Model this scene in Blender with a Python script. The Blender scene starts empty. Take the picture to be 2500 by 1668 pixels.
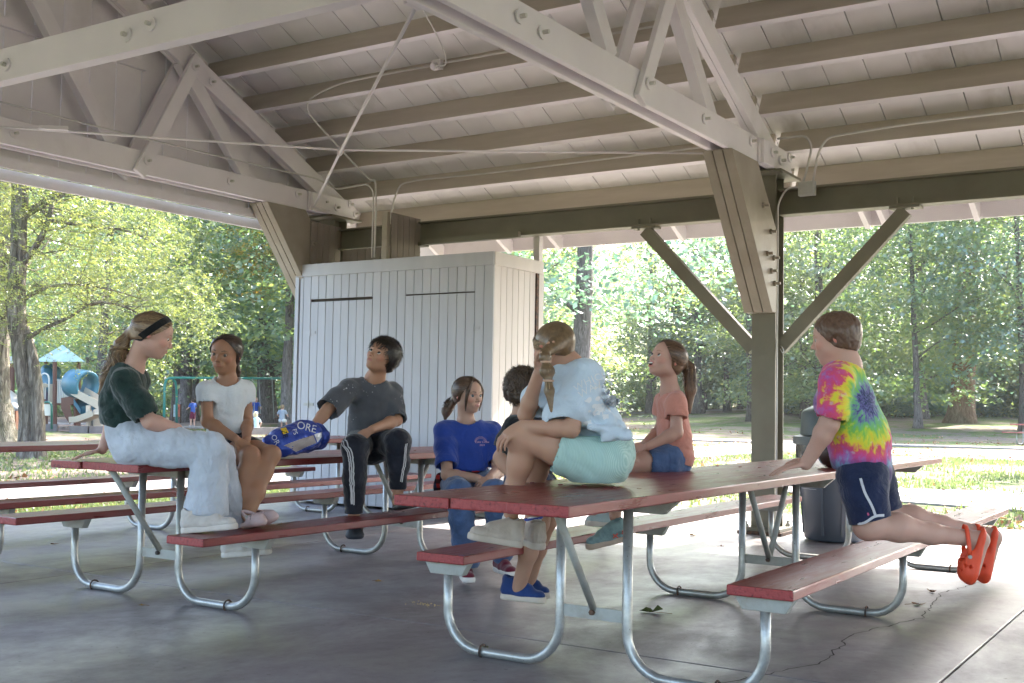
import bpy, math, random
import numpy as np
from mathutils import Vector, Matrix, Quaternion
R = math.radians
C = bpy.context.scene.collection
sc = bpy.context.scene

# ---------------------------------------------------------------- camera
cam_d = bpy.data.cameras.new('camera')
cam = bpy.data.objects.new('camera', cam_d)
C.objects.link(cam)
sc.camera = cam
YAW, PITCH, ROLL = R(32.856), R(3.216), R(0.957)
EYE = Vector((0, 0, 1.085))
fw = Vector((-math.sin(YAW)*math.cos(PITCH), math.cos(YAW)*math.cos(PITCH), math.sin(PITCH)))
r0 = Vector((math.cos(YAW), math.sin(YAW), 0))
u0 = r0.cross(fw)
rt = r0*math.cos(ROLL) + u0*math.sin(ROLL)
up = -r0*math.sin(ROLL) + u0*math.cos(ROLL)
m = Matrix(((rt.x, up.x, -fw.x, EYE.x), (rt.y, up.y, -fw.y, EYE.y), (rt.z, up.z, -fw.z, EYE.z), (0, 0, 0, 1)))
cam.matrix_world = m
cam_d.sensor_width = 36
cam_d.lens = 36*2771.2/2500
cam_d.clip_start = 0.05
cam_d.clip_end = 1500

# ---------------------------------------------------------------- world, sun, exposure
SUN_EL, SUN_AZ = R(42.5), R(5)
w = bpy.data.worlds.new('World')
sc.world = w
w.use_nodes = True
nt = w.node_tree
bg = nt.nodes['Background']
sky = nt.nodes.new('ShaderNodeTexSky')
sky.sky_type = 'NISHITA'
sky.sun_disc = False
sky.sun_elevation = SUN_EL
sky.sun_rotation = SUN_AZ
sky.dust_density = 3.0
sky.air_density = 1.0
nt.links.new(sky.outputs[0], bg.inputs[0])
bg.inputs[1].default_value = 0.15
sd = bpy.data.lights.new('sun', 'SUN')
sd.energy = 4.6
sd.angle = R(0.53)
sd.color = (1.0, 0.95, 0.86)
so = bpy.data.objects.new('sun', sd)
C.objects.link(so)
sv = Vector((math.sin(SUN_AZ)*math.cos(SUN_EL), math.cos(SUN_AZ)*math.cos(SUN_EL), math.sin(SUN_EL)))
so.rotation_euler = sv.to_track_quat('Z', 'Y').to_euler()
so.location = sv*60
vs = sc.view_settings
vs.view_transform = 'Standard'
vs.look = 'None'
vs.gamma = 1.0
vs.exposure = 2.95
vs.use_curve_mapping = False
cy = sc.cycles
cy.use_denoising = True
cy.max_bounces = 10
cy.diffuse_bounces = 6
cy.glossy_bounces = 3
cy.transmission_bounces = 4
cy.transparent_max_bounces = 8
cy.sample_clamp_indirect = 8.0
cy.caustics_reflective = False
cy.caustics_refractive = False

# ---------------------------------------------------------------- helpers
def tag(o, label=None, cat=None, group=None, kind=None):
    if label: o['label'] = label
    if cat: o['category'] = cat
    if group: o['group'] = group
    if kind: o['kind'] = kind
    return o

def empty(name, loc=(0, 0, 0), rz=0, label=None, cat=None, group=None):
    o = bpy.data.objects.new(name, None)
    C.objects.link(o)
    o.location = loc
    o.rotation_euler = (0, 0, rz)
    o.empty_display_size = 0.1
    return tag(o, label, cat, group)

def link_mesh(name, me, mat=None, parent=None):
    o = bpy.data.objects.new(name, me)
    C.objects.link(o)
    if mat is not None and not me.materials:
        me.materials.append(mat)
    if parent is not None:
        o.parent = parent
    return o

class MB:
    """collects vertices and faces of one mesh"""
    def __init__(s):
        s.v, s.f, s.n = [], [], 0
    def add(s, v, f):
        v = np.asarray(v, dtype=float).reshape(-1, 3)
        s.v.append(v)
        n = s.n
        s.f.extend([tuple(i+n for i in q) for q in f])
        s.n += len(v)
        return s
    def box(s, c, d, rot=None):
        x, y, z = d[0]/2, d[1]/2, d[2]/2
        v = np.array([(-x,-y,-z),(x,-y,-z),(x,y,-z),(-x,y,-z),(-x,-y,z),(x,-y,z),(x,y,z),(-x,y,z)])
        if rot is not None:
            v = v @ np.array(rot.to_3x3() if hasattr(rot, 'to_3x3') else rot).T
        return s.add(v + np.array(c), [(0,3,2,1),(4,5,6,7),(0,1,5,4),(1,2,6,5),(2,3,7,6),(3,0,4,7)])
    def beam(s, p0, p1, w_, h_, upv=(0, 0, 1), roll=0):
        p0, p1 = Vector(p0), Vector(p1)
        d = (p1-p0)
        L = d.length
        d.normalize()
        x = d.cross(Vector(upv)).normalized()
        z = x.cross(d)
        if roll:
            q = Quaternion(d, roll)
            x, z = q @ x, q @ z
        M = Matrix((x, d, z)).transposed()
        return s.box((p0+p1)/2, (w_, L, h_), M)
    def tube(s, pts, r, n=10, cap=True, closed=False):
        P = [Vector(p) for p in pts]
        k = len(P)
        rr = r if hasattr(r, '__len__') else [r]*k
        T = []
        for i in range(k):
            a = P[(i-1) % k] if (i > 0 or closed) else P[0]
            b = P[(i+1) % k] if (i < k-1 or closed) else P[-1]
            T.append((b-a).normalized())
        ref = Vector((0, 0, 1)) if abs(T[0].z) < 0.9 else Vector((1, 0, 0))
        x = T[0].cross(ref).normalized()
        V, F = [], []
        for i in range(k):
            t = T[i]
            x = (x - t*x.dot(t)).normalized()
            y = t.cross(x)
            for j in range(n):
                a = 2*math.pi*j/n
                V.append(P[i] + (x*math.cos(a)+y*math.sin(a))*rr[i])
        for i in range(k if closed else k-1):
            i2 = (i+1) % k
            for j in range(n):
                j2 = (j+1) % n
                F.append((i*n+j, i*n+j2, i2*n+j2, i2*n+j))
        if cap and not closed:
            F.append(tuple(range(n-1, -1, -1)))
            F.append(tuple((k-1)*n+j for j in range(n)))
        return s.add([tuple(v) for v in V], F)
    def cyl(s, c, r, h, n=16, axis='Z'):
        a = {'X': (h/2, 0, 0), 'Y': (0, h/2, 0), 'Z': (0, 0, h/2)}[axis]
        c, a = Vector(c), Vector(a)
        return s.tube([c-a, c+a], r, n)
    def lathe(s, prof, c=(0, 0, 0), n=24):
        V, F = [], []
        for (r_, z_) in prof:
            for j in range(n):
                a = 2*math.pi*j/n
                V.append((c[0]+r_*math.cos(a), c[1]+r_*math.sin(a), c[2]+z_))
        for i in range(len(prof)-1):
            for j in range(n):
                j2 = (j+1) % n
                F.append((i*n+j, i*n+j2, (i+1)*n+j2, (i+1)*n+j))
        return s.add(V, F)
    def prism(s, poly, axis, a0, a1):
        """poly: 2-D outline in the two other axes (cyclic order), extruded along axis"""
        def P(u, v, t):
            return {'X': (t, u, v), 'Y': (u, t, v), 'Z': (u, v, t)}[axis]
        n = len(poly)
        V = [P(u, v, a0) for u, v in poly] + [P(u, v, a1) for u, v in poly]
        F = [tuple(range(n))[::-1], tuple(range(n, 2*n))] + [(i, (i+1) % n, n+(i+1) % n, n+i) for i in range(n)]
        return s.add(V, F)
    def mesh(s, name='m', smooth=False):
        me = bpy.data.meshes.new(name)
        v = np.concatenate(s.v) if s.v else np.zeros((0, 3))
        me.from_pydata(v.tolist(), [], s.f)
        if smooth:
            me.shade_smooth()
        me.update()
        return me
    def build(s, name, mat, parent=None, smooth=False, bevel=0, seg=2, auto=None):
        me = s.mesh(name, smooth)
        if auto:
            me.shade_smooth()
            try:
                me.set_sharp_from_angle(angle=R(auto))
            except Exception:
                pass
        o = link_mesh(name, me, mat, parent)
        if bevel:
            b = o.modifiers.new('bevel', 'BEVEL')
            b.width = bevel
            b.segments = seg
            b.limit_method = 'ANGLE'
        return o

def copy_tree(o, parent=None):
    c = o.copy()
    C.objects.link(c)
    c.parent = parent
    for ch in list(o.children):
        copy_tree(ch, c)
    return c

# ---------------------------------------------------------------- materials
def mat_new(name):
    m = bpy.data.materials.new(name)
    m.use_nodes = True
    nt = m.node_tree
    return m, nt, nt.nodes['Principled BSDF']

def N(nt, typ, **kw):
    n = nt.nodes.new(typ)
    for k, v in kw.items():
        if k in n.inputs.keys():
            n.inputs[k].default_value = v
        else:
            setattr(n, k, v)
    return n

def ramp(nt, fac, stops, interp='LINEAR'):
    r_ = nt.nodes.new('ShaderNodeValToRGB')
    cr = r_.color_ramp
    cr.interpolation = interp
    while len(cr.elements) < len(stops):
        cr.elements.new(0.5)
    for e, (p, c) in zip(cr.elements, stops):
        e.position = p
        e.color = (*c, 1) if len(c) == 3 else c
    nt.links.new(fac, r_.inputs[0])
    return r_.outputs[0]

def mix(nt, fac, a, b, blend='MIX'):
    n = nt.nodes.new('ShaderNodeMix')
    n.data_type = 'RGBA'
    n.blend_type = blend
    for sock, v in ((n.inputs[0], fac), (n.inputs[6], a), (n.inputs[7], b)):
        if hasattr(v, 'default_value') or hasattr(v, 'is_linked'):
            nt.links.new(v, sock)
        elif isinstance(v, (int, float)):
            sock.default_value = v
        else:
            sock.default_value = (*v, 1)
    return n.outputs[2]

def coords(nt, kind='Object', scale=(1, 1, 1)):
    tc = nt.nodes.new('ShaderNodeTexCoord')
    mp = nt.nodes.new('ShaderNodeMapping')
    mp.inputs['Scale'].default_value = scale
    nt.links.new(tc.outputs[kind], mp.inputs[0])
    return mp.outputs[0]

def world_coords(nt, scale=(1, 1, 1)):
    g = nt.nodes.new('ShaderNodeNewGeometry')
    mp = nt.nodes.new('ShaderNodeMapping')
    mp.inputs['Scale'].default_value = scale
    nt.links.new(g.outputs['Position'], mp.inputs[0])
    return mp.outputs[0]

def noise(nt, vec, scale, detail=4, rough=0.55, dist=0):
    n = N(nt, 'ShaderNodeTexNoise', Scale=scale, Detail=detail, Roughness=rough, Distortion=dist)
    nt.links.new(vec, n.inputs['Vector'])
    return n.outputs['Fac']

def bump(nt, h, strength, distance, bsdf, normal=None):
    b = N(nt, 'ShaderNodeBump', Strength=strength, Distance=distance)
    nt.links.new(h, b.inputs['Height'])
    if normal: nt.links.new(normal, b.inputs['Normal'])
    nt.links.new(b.outputs[0], bsdf.inputs['Normal'])
    return b.outputs[0]

def paint_mat(name, col, col2, grime, rough=0.45, scale=(1, 1, 1), gscale=1.3, gamt=(0.5, 0.75), fine=30, bstr=0.25, obj_var=0.06, spec=0.4, space='world'):
    """painted wood or steel: two paint tones, soft grime, a little relief, small difference from piece to piece"""
    m, nt, b = mat_new(name)
    v = world_coords(nt, scale) if space == 'world' else coords(nt, 'Object', scale)
    n1 = noise(nt, v, gscale, 5, 0.6)
    n2 = noise(nt, v, fine, 3, 0.6)
    c = ramp(nt, noise(nt, v, gscale*2.3, 3), [(0.35, col), (0.7, col2)])
    g = ramp(nt, n1, [(gamt[0], (0, 0, 0)), (gamt[1], (1, 1, 1))])
    c = mix(nt, g, c, grime)
    oi = nt.nodes.new('ShaderNodeObjectInfo')
    vr = N(nt, 'ShaderNodeMapRange')
    nt.links.new(oi.outputs['Random'], vr.inputs[0])
    vr.inputs[3].default_value = 1-obj_var
    vr.inputs[4].default_value = 1+obj_var
    hs = nt.nodes.new('ShaderNodeHueSaturation')
    nt.links.new(vr.outputs[0], hs.inputs['Value'])
    nt.links.new(c, hs.inputs['Color'])
    nt.links.new(hs.outputs[0], b.inputs['Base Color'])
    b.inputs['Roughness'].default_value = rough
    b.inputs['Specular IOR Level'].default_value = spec
    bump(nt, n2, bstr, 0.004, b)
    return m

M = {}
# pale lilac-white paint of trusses and roof deck; purlins tan on the sides, white underneath
M['white'] = paint_mat('white_paint', (0.74, 0.71, 0.735), (0.80, 0.775, 0.79), (0.58, 0.545, 0.53), 0.5, (1, 1, 1), 1.1, (0.55, 0.8), 40, 0.3)
M['deck'] = paint_mat('deck_paint', (0.74, 0.73, 0.72), (0.80, 0.79, 0.78), (0.50, 0.48, 0.43), 0.6, (1.4, 0.6, 1), 1.2, (0.58, 0.78), 25, 0.35, 0.07)
M['purlin'] = paint_mat('purlin_paint', (0.47, 0.425, 0.365), (0.54, 0.495, 0.435), (0.40, 0.35, 0.29), 0.6, (0.35, 2.5, 2.5), 1.6, (0.45, 0.8), 18, 0.35, 0.05)
M['green'] = paint_mat('green_steel', (0.165, 0.158, 0.118), (0.19, 0.18, 0.135), (0.15, 0.125, 0.095), 0.5, (1, 1, 1), 2.0, (0.5, 0.8), 50, 0.1, 0.02)
M['tan'] = paint_mat('tan_wood', (0.30, 0.27, 0.215), (0.35, 0.315, 0.26), (0.25, 0.215, 0.17), 0.55, (1, 1, 1), 2.0, (0.5, 0.8), 50, 0.2, 0.03)
M['shed'] = paint_mat('shed_board', (0.42, 0.435, 0.465), (0.47, 0.485, 0.51), (0.36, 0.345, 0.34), 0.5, (1.5, 1.5, 0.25), 1.5, (0.56, 0.85), 30, 0.25, 0.045)  # bluish light on the shaded front is put into the colour
M['groove'] = paint_mat('shed_back', (0.10, 0.085, 0.075), (0.12, 0.1, 0.09), (0.06, 0.05, 0.05), 0.8)
M['panel'] = paint_mat('loft_panel', (0.27, 0.235, 0.205), (0.32, 0.28, 0.25), (0.22, 0.19, 0.165), 0.6, (2, 2, 0.3), 2, (0.5, 0.8), 30, 0.2, 0.03)

def red_mat():
    m, nt, b = mat_new('red_paint')
    v = coords(nt, 'Object', (6, 0.8, 6))
    vw = world_coords(nt)
    n1 = noise(nt, vw, 5, 6, 0.65)
    n2 = noise(nt, v, 4, 5, 0.6, 0.6)
    c = ramp(nt, n2, [(0.3, (0.15, 0.016, 0.016)), (0.55, (0.19, 0.022, 0.021)), (0.75, (0.23, 0.034, 0.031))])
    spots = ramp(nt, noise(nt, vw, 38, 2, 0.5), [(0.70, (0, 0, 0)), (0.76, (1, 1, 1))])
    c = mix(nt, spots, c, (0.12, 0.03, 0.03))
    wear = ramp(nt, n1, [(0.64, (0, 0, 0)), (0.76, (0.4, 0.4, 0.4))])
    c = mix(nt, wear, c, (0.34, 0.09, 0.075))
    nt.links.new(c, b.inputs['Base Color'])
    rr = ramp(nt, n2, [(0.3, (0.24,)*3), (0.7, (0.42,)*3)])
    nt.links.new(rr, b.inputs['Roughness'])
    b.inputs['Specular IOR Level'].default_value = 0.62
    bump(nt, n2, 0.35, 0.004, b)
    return m
M['red'] = red_mat()

def red_end_mat():
    m, nt, b = mat_new('red_end_grain')
    vw = world_coords(nt)
    n1 = noise(nt, vw, 60, 4, 0.7)
    c = ramp(nt, n1, [(0.32, (0.10, 0.012, 0.012)), (0.45, (0.30, 0.04, 0.04)), (0.7, (0.36, 0.06, 0.055))])
    nt.links.new(c, b.inputs['Base Color'])
    b.inputs['Roughness'].default_value = 0.5
    bump(nt, n1, 0.8, 0.006, b)
    return m
M['red_end'] = red_end_mat()

def galv_mat():
    m, nt, b = mat_new('galvanised_steel')
    vw = world_coords(nt)
    n1 = noise(nt, vw, 14, 5, 0.7)
    n2 = noise(nt, vw, 3, 3, 0.6)
    c = ramp(nt, n1, [(0.3, (0.30, 0.305, 0.29)), (0.6, (0.44, 0.445, 0.43)), (0.8, (0.55, 0.56, 0.55))])
    c = mix(nt, ramp(nt, n2, [(0.55, (0, 0, 0)), (0.75, (0.7, 0.7, 0.7))]), c, (0.30, 0.27, 0.18))
    c = mix(nt, ramp(nt, noise(nt, vw, 90, 2), [(0.70, (0, 0, 0)), (0.76, (1, 1, 1))]), c, (0.11, 0.07, 0.05))
    nt.links.new(c, b.inputs['Base Color'])
    b.inputs['Metallic'].default_value = 0.55
    nt.links.new(ramp(nt, n1, [(0.3, (0.42,)*3), (0.7, (0.28,)*3)]), b.inputs['Roughness'])
    return m
M['galv'] = galv_mat()
M['dull'] = paint_mat('dull_galvanised', (0.36, 0.37, 0.34), (0.42, 0.42, 0.39), (0.28, 0.24, 0.19), 0.45, (1, 1, 1), 8, (0.5, 0.8), 60, 0.1)
M['cream'] = paint_mat('cream_painted_steel', (0.55, 0.54, 0.50), (0.6, 0.59, 0.54), (0.4, 0.36, 0.3), 0.4, (1, 1, 1), 8, (0.5, 0.8), 60, 0.1)
M['rust'] = paint_mat('rusty_iron', (0.10, 0.055, 0.035), (0.16, 0.085, 0.05), (0.05, 0.04, 0.035), 0.8, (1, 1, 1), 30, (0.4, 0.6), 90, 0.4)

def plain(name, col, rough=0.5, spec=0.5, metallic=0.0, var=0.0, vscale=20, bstr=0.0, bscale=60, sheen=0, sss=0):
    m, nt, b = mat_new(name)
    b.inputs['Roughness'].default_value = rough
    b.inputs['Specular IOR Level'].default_value = spec
    b.inputs['Metallic'].default_value = metallic
    if sheen: b.inputs['Sheen Weight'].default_value = sheen
    v = None
    if var:
        v = coords(nt, 'Object')
        d = tuple(max(0, c*(1-var)) for c in col)
        e = tuple(min(1, c*(1+var)) for c in col)
        nt.links.new(ramp(nt, noise(nt, v, vscale, 4, 0.6), [(0.3, d), (0.7, e)]), b.inputs['Base Color'])
    else:
        b.inputs['Base Color'].default_value = (*col, 1)
    if bstr:
        v = v or coords(nt, 'Object')
        bump(nt, noise(nt, v, bscale, 3, 0.6), bstr, 0.003, b)
    return m
# ================================================================ ground, slab, paths
def terrain_z(x, y):
    d = math.hypot(x, y)
    z = -0.06
    az = math.atan2(-x, y)
    if d > 50:
        k = max(0.0, min(1.0, (R(35)-az)/R(15)))       # rises towards the wood on the right-hand side
        z += (d-50)*0.028*k
    if d > 110:
        z += (d-110)*0.03
    return z

def ground():
    n_r, n_a = 70, 120
    V, F = [], []
    for i in range(n_r+1):
        r_ = 0.5 + 420*(i/n_r)**2.2
        for j in range(n_a):
            a = 2*math.pi*j/n_a
            x, y = r_*math.cos(a), r_*math.sin(a)
            V.append((x, y, terrain_z(x, y)))
    for i in range(n_r):
        for j in range(n_a):
            j2 = (j+1) % n_a
            F.append((i*n_a+j, (i+1)*n_a+j, (i+1)*n_a+j2, i*n_a+j2))
    F.append(tuple(range(n_a)))
    m, nt, b = mat_new('lawn')
    v = world_coords(nt)
    n1 = noise(nt, v, 0.16, 4, 0.6)
    n2 = noise(nt, v, 1.1, 5, 0.65)
    n3 = noise(nt, v, 11, 4, 0.7)
    g = ramp(nt, n3, [(0.25, (0.055, 0.085, 0.022)), (0.55, (0.10, 0.135, 0.04)), (0.8, (0.17, 0.18, 0.075))])
    d = ramp(nt, n3, [(0.2, (0.085, 0.06, 0.045)), (0.5, (0.17, 0.135, 0.11)), (0.8, (0.27, 0.215, 0.165))])
    mk = N(nt, 'ShaderNodeMath', operation='ADD')
    nt.links.new(n1, mk.inputs[0]); nt.links.new(n2, mk.inputs[1])
    c = mix(nt, ramp(nt, mk.outputs[0], [(0.98, (0, 0, 0)), (1.1, (1, 1, 1))]), g, d)
    nt.links.new(c, b.inputs['Base Color'])
    b.inputs['Roughness'].default_value = 0.9
    b.inputs['Specular IOR Level'].default_value = 0.15
    bump(nt, n3, 0.8, 0.05, b)
    me = bpy.data.meshes.new('ground')
    me.from_pydata(V, [], F)
    me.shade_smooth()
    return tag(link_mesh('ground', me, m), kind='structure')
ground()

def concrete(name, a, b_, c_, stain, rough=(0.28, 0.6), mossy=True):
    m, nt, b = mat_new(name)
    v = world_coords(nt)
    vs_ = world_coords(nt, (1.25, 0.9, 1))
    n1 = noise(nt, v, 0.55, 6, 0.62, 0.4)
    n2 = noise(nt, vs_, 1.3, 8, 0.74, 0.25)
    n3 = noise(nt, v, 26, 5, 0.7)
    col = ramp(nt, n1, [(0.3, a), (0.5, b_), (0.72, c_)])
    col = mix(nt, ramp(nt, n2, [(0.38, (0.6,)*3), (0.60, (0, 0, 0))]), col, stain)
    if mossy:
        ms = N(nt, 'ShaderNodeTexNoise', Scale=0.42, Detail=3.0, Roughness=0.5)
        mp = N(nt, 'ShaderNodeMapping'); mp.inputs['Location'].default_value = (3.1, 7.4, 0)
        nt.links.new(v, mp.inputs[0]); nt.links.new(mp.outputs[0], ms.inputs['Vector'])
        k = mix(nt, 1.0, ramp(nt, ms.outputs['Fac'], [(0.52, (0, 0, 0)), (0.66, (1, 1, 1))]), ramp(nt, n2, [(0.42, (0, 0, 0)), (0.62, (0.6,)*3)]), 'MULTIPLY')
        col = mix(nt, k, col, (0.155, 0.14, 0.06))
    sp = ramp(nt, noise(nt, v, 34, 2, 0.5), [(0.70, (0, 0, 0)), (0.745, (1, 1, 1))])
    col = mix(nt, sp, col, (0.07, 0.055, 0.055))
    nt.links.new(col, b.inputs['Base Color'])
    rr = ramp(nt, n2, [(0.3, (rough[1],)*3), (0.65, (rough[0],)*3)])
    nt.links.new(rr, b.inputs['Roughness'])
    b.inputs['Specular IOR Level'].default_value = 0.5
    h = mix(nt, 0.3, n2, n3)
    bump(nt, h, 0.35, 0.006, b)
    return m
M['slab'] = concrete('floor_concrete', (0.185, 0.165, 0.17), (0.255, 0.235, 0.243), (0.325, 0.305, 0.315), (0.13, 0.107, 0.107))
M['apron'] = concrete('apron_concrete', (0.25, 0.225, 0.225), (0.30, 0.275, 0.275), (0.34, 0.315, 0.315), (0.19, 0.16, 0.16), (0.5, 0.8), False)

# the floor is poured in bays with narrow joints
XJ = [-9.35, -6.1, -1.05, 4.1, 9.0]
YJ = [-2.4, 4.55, 9.86]
fl = empty('floor_slab'); tag(fl, kind='structure')
mb = MB()
for i in range(4):
    for j in range(2):
        x0, x1, y0, y1 = XJ[i]+0.004, XJ[i+1]-0.004, YJ[j]+0.004, YJ[j+1]-0.004
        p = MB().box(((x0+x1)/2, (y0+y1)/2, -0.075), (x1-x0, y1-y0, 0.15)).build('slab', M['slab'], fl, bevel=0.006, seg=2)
for i in range(4):
    x0, x1 = XJ[i]+0.006, XJ[i+1]-0.006
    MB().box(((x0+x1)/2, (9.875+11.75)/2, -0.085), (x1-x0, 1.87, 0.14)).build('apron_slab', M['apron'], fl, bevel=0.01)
MB().box((0, 9.868, -0.05), (18, 0.016, 0.075)).build('joint_strip', M['rust'], fl)

# a crack that wanders across the floor
def crack(pts, w_):
    rnd = random.Random(5)
    P = []
    for a, b in zip(pts[:-1], pts[1:]):
        k = max(2, int(math.dist(a, b)/0.045))
        for t in range(k):
            P.append((a[0]+(b[0]-a[0])*t/k+rnd.gauss(0, 0.008), a[1]+(b[1]-a[1])*t/k+rnd.gauss(0, 0.008)))
    mb = MB(); V, F = [], []
    for i, (x, y) in enumerate(P):
        q = P[min(i+1, len(P)-1)]; p = P[max(i-1, 0)]
        d = Vector((q[0]-p[0], q[1]-p[1], 0)).normalized(); nrm = Vector((-d.y, d.x, 0))
        ww = w_*(0.4+rnd.random())
        V += [(x+nrm.x*ww, y+nrm.y*ww, 0.0022), (x-nrm.x*ww, y-nrm.y*ww, 0.0022)]
    F = [(2*i, 2*i+1, 2*i+3, 2*i+2) for i in range(len(P)-1)]
    return mb.add(V, F)
crack([(-2.0, 3.5), (-1.75, 4.3), (-1.55, 4.9), (-1.62, 5.6), (-1.45, 6.3), (-1.55, 7.2), (-1.35, 8.4)], 0.0032).build('crack', plain('crack_dirt', (0.05, 0.04, 0.04), 0.9), fl)

pa = empty('path'); tag(pa, kind='structure')
for k in range(14):
    y0 = -4 + k*3.0
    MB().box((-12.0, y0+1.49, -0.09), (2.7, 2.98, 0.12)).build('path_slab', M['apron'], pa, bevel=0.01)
pb = empty('path'); tag(pb, kind='structure')
MB().prism([(-6.6, 16.2), (-3.0, 17.6), (4, 17.9), (4, 14.6), (-2.2, 14.4), (-5.0, 15.0)], 'Z', -0.14, -0.03).build('path_slab', M['apron'], pb, bevel=0.01)
pc = empty('path'); tag(pc, kind='structure')
a_ = Vector((-46, 30, 0)); b_ = Vector((22, 47, 0))
MB().beam(a_+Vector((0, 0, -0.03)), b_+Vector((0, 0, -0.03)), 1.5, 0.05).build('path_slab', M['apron'], pc)
rd = MB()
V, F = [], []
for i in range(41):
    t = i/40
    p = Vector((-95, 62, 0)).lerp(Vector((40, 118, 0)), t)
    d = Vector((135, 56, 0)).normalized(); nn = Vector((-d.y, d.x, 0))
    for k_ in (-3.2, 3.2):
        q = p+nn*k_; V.append((q.x, q.y, terrain_z(q.x, q.y)+0.03))
F = [(2*i, 2*i+2, 2*i+3, 2*i+1) for i in range(40)]
rd.add(V, F)
tag(rd.build('road', plain('asphalt', (0.16, 0.155, 0.16), 0.8, 0.3, var=0.2, vscale=2)), kind='structure')

# ================================================================ the pavilion
pav = empty('pavilion', (0, 0, 0), 0, 'open picnic pavilion with whitewashed timber trusses, plank roof and olive green steel posts', 'pavilion')
PY, PX = 9.68, [-8.70, -3.55, 1.60, 6.75]
NY = -0.58                      # the row of posts behind the camera
RY = 4.55                       # ridge line
def zp(y):                      # line through the lower edges of the purlins
    return 8.129-0.48*y if y >= RY else 8.129-0.48*(2*RY-y)
SL = math.atan(0.48)
NRM = Vector((0, math.sin(SL), math.cos(SL)))

# roof planks: two slopes, each plank its own piece
dk = empty('roof_deck'); dk.parent = pav
PL = 0.34
def plank_mesh(side, jit):
    L = (11.14-RY)/math.cos(SL)
    b = MB()
    y0, y1 = RY, 11.14
    t = 0.035
    off = 0.222
    def P(y):
        return Vector((0, y, 8.129-0.48*y)) + NRM*off
    a, c = P(y0), P(y1)
    e = NRM*t
    h = PL/2-0.004
    pts = []
    for p in (a, c, c+e, a+e):
        pts.append((-h, p.y, p.z)); pts.append((h, p.y, p.z))
    if side < 0:
        pts = [(x, 2*RY-y, z) for x, y, z in pts]
    b.add(pts, [(0, 1, 3, 2), (2, 3, 5, 4), (4, 5, 7, 6), (6, 7, 1, 0), (0, 2, 4, 6), (1, 7, 5, 3)])
    return b.mesh('plank')
pm = plank_mesh(1, 0); pm.materials.append(M['deck'])
pm2 = plank_mesh(-1, 0); pm2.materials.append(M['deck'])
rnd = random.Random(2)
NPL = int((9.2+9.38)/PL)
for k in range(NPL):
    for me in (pm, pm2):
        o = link_mesh('plank', me, None, dk)
        o.location = (-9.38+PL*(k+0.5), 0, rnd.uniform(-0.004, 0.004))
# shingles above keep the planks dark at their joints
M['shingle'] = plain('asphalt_shingle', (0.035, 0.033, 0.033), 0.9, 0.1, var=0.3, vscale=8)
sh = MB()
for s_ in (1, -1):
    def Q(y, o_):
        p = Vector((0, y, 8.129-0.48*y))+NRM*o_
        return (p.y, p.z) if s_ > 0 else (2*RY-p.y, p.z)
    sh.prism([Q(RY, 0.262), Q(11.2, 0.262), Q(11.2, 0.29), Q(RY, 0.29)], 'X', -9.45, 9.2)
sh.build('shingle_layer', M['shingle'], pav)

# purlins: separate planks on edge, each spans one bay
PYS = [5.0+0.49*k-0.0 for k in range(0, 12)]
PYS = [RY+0.02] + [4.95+0.49*k for k in range(0, 12)]
def purlin(x0, x1, y, side):
    c0 = Vector((x0, y, 8.129-0.48*y)) + NRM*0.11
    c1 = Vector((x1, y, 8.129-0.48*y)) + NRM*0.11
    if side < 0:
        c0.y, c1.y = 2*RY-c0.y, 2*RY-c1.y
    nr = NRM.copy()
    if side < 0: nr.y = -nr.y
    b = MB().beam(c0, c1, 0.05, 0.22, nr)
    me = b.mesh('purlin')
    me.materials.append(M['purlin']); me.materials.append(M['white'])
    for p in me.polygons:
        if p.normal.dot(nr) < -0.9: p.material_index = 1
    return link_mesh('purlin', me, None, pav)
for y in PYS:
    if y > 10.9: continue
    for i in range(3):
        purlin(PX[i]+0.03 if i else -9.3, PX[i+1]-0.03, y, 1)
for y in PYS[::2]:
    purlin(-9.3, 9.0, y, -1)
# eave boards
eb = MB().box((-0.2, 11.12, 2.975), (18.2, 0.04, 0.17)).build('fascia', M['white'], pav)
MB().box((-0.2, 2*RY-11.36, 3.02), (18.2, 0.04, 0.20)).build('fascia', M['white'], pav)
for x in (-8.2, -7.2, -6.52, -5.0, -4.0, -3.05, -2.88, -2.05, -0.9):
    MB().beam((x, 10.5, 8.129-0.48*10.5+0.12), (x, 11.095, 8.129-0.48*11.095+0.12), 0.05, 0.15, NRM).build('lookout', M['white'], pav)

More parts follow.
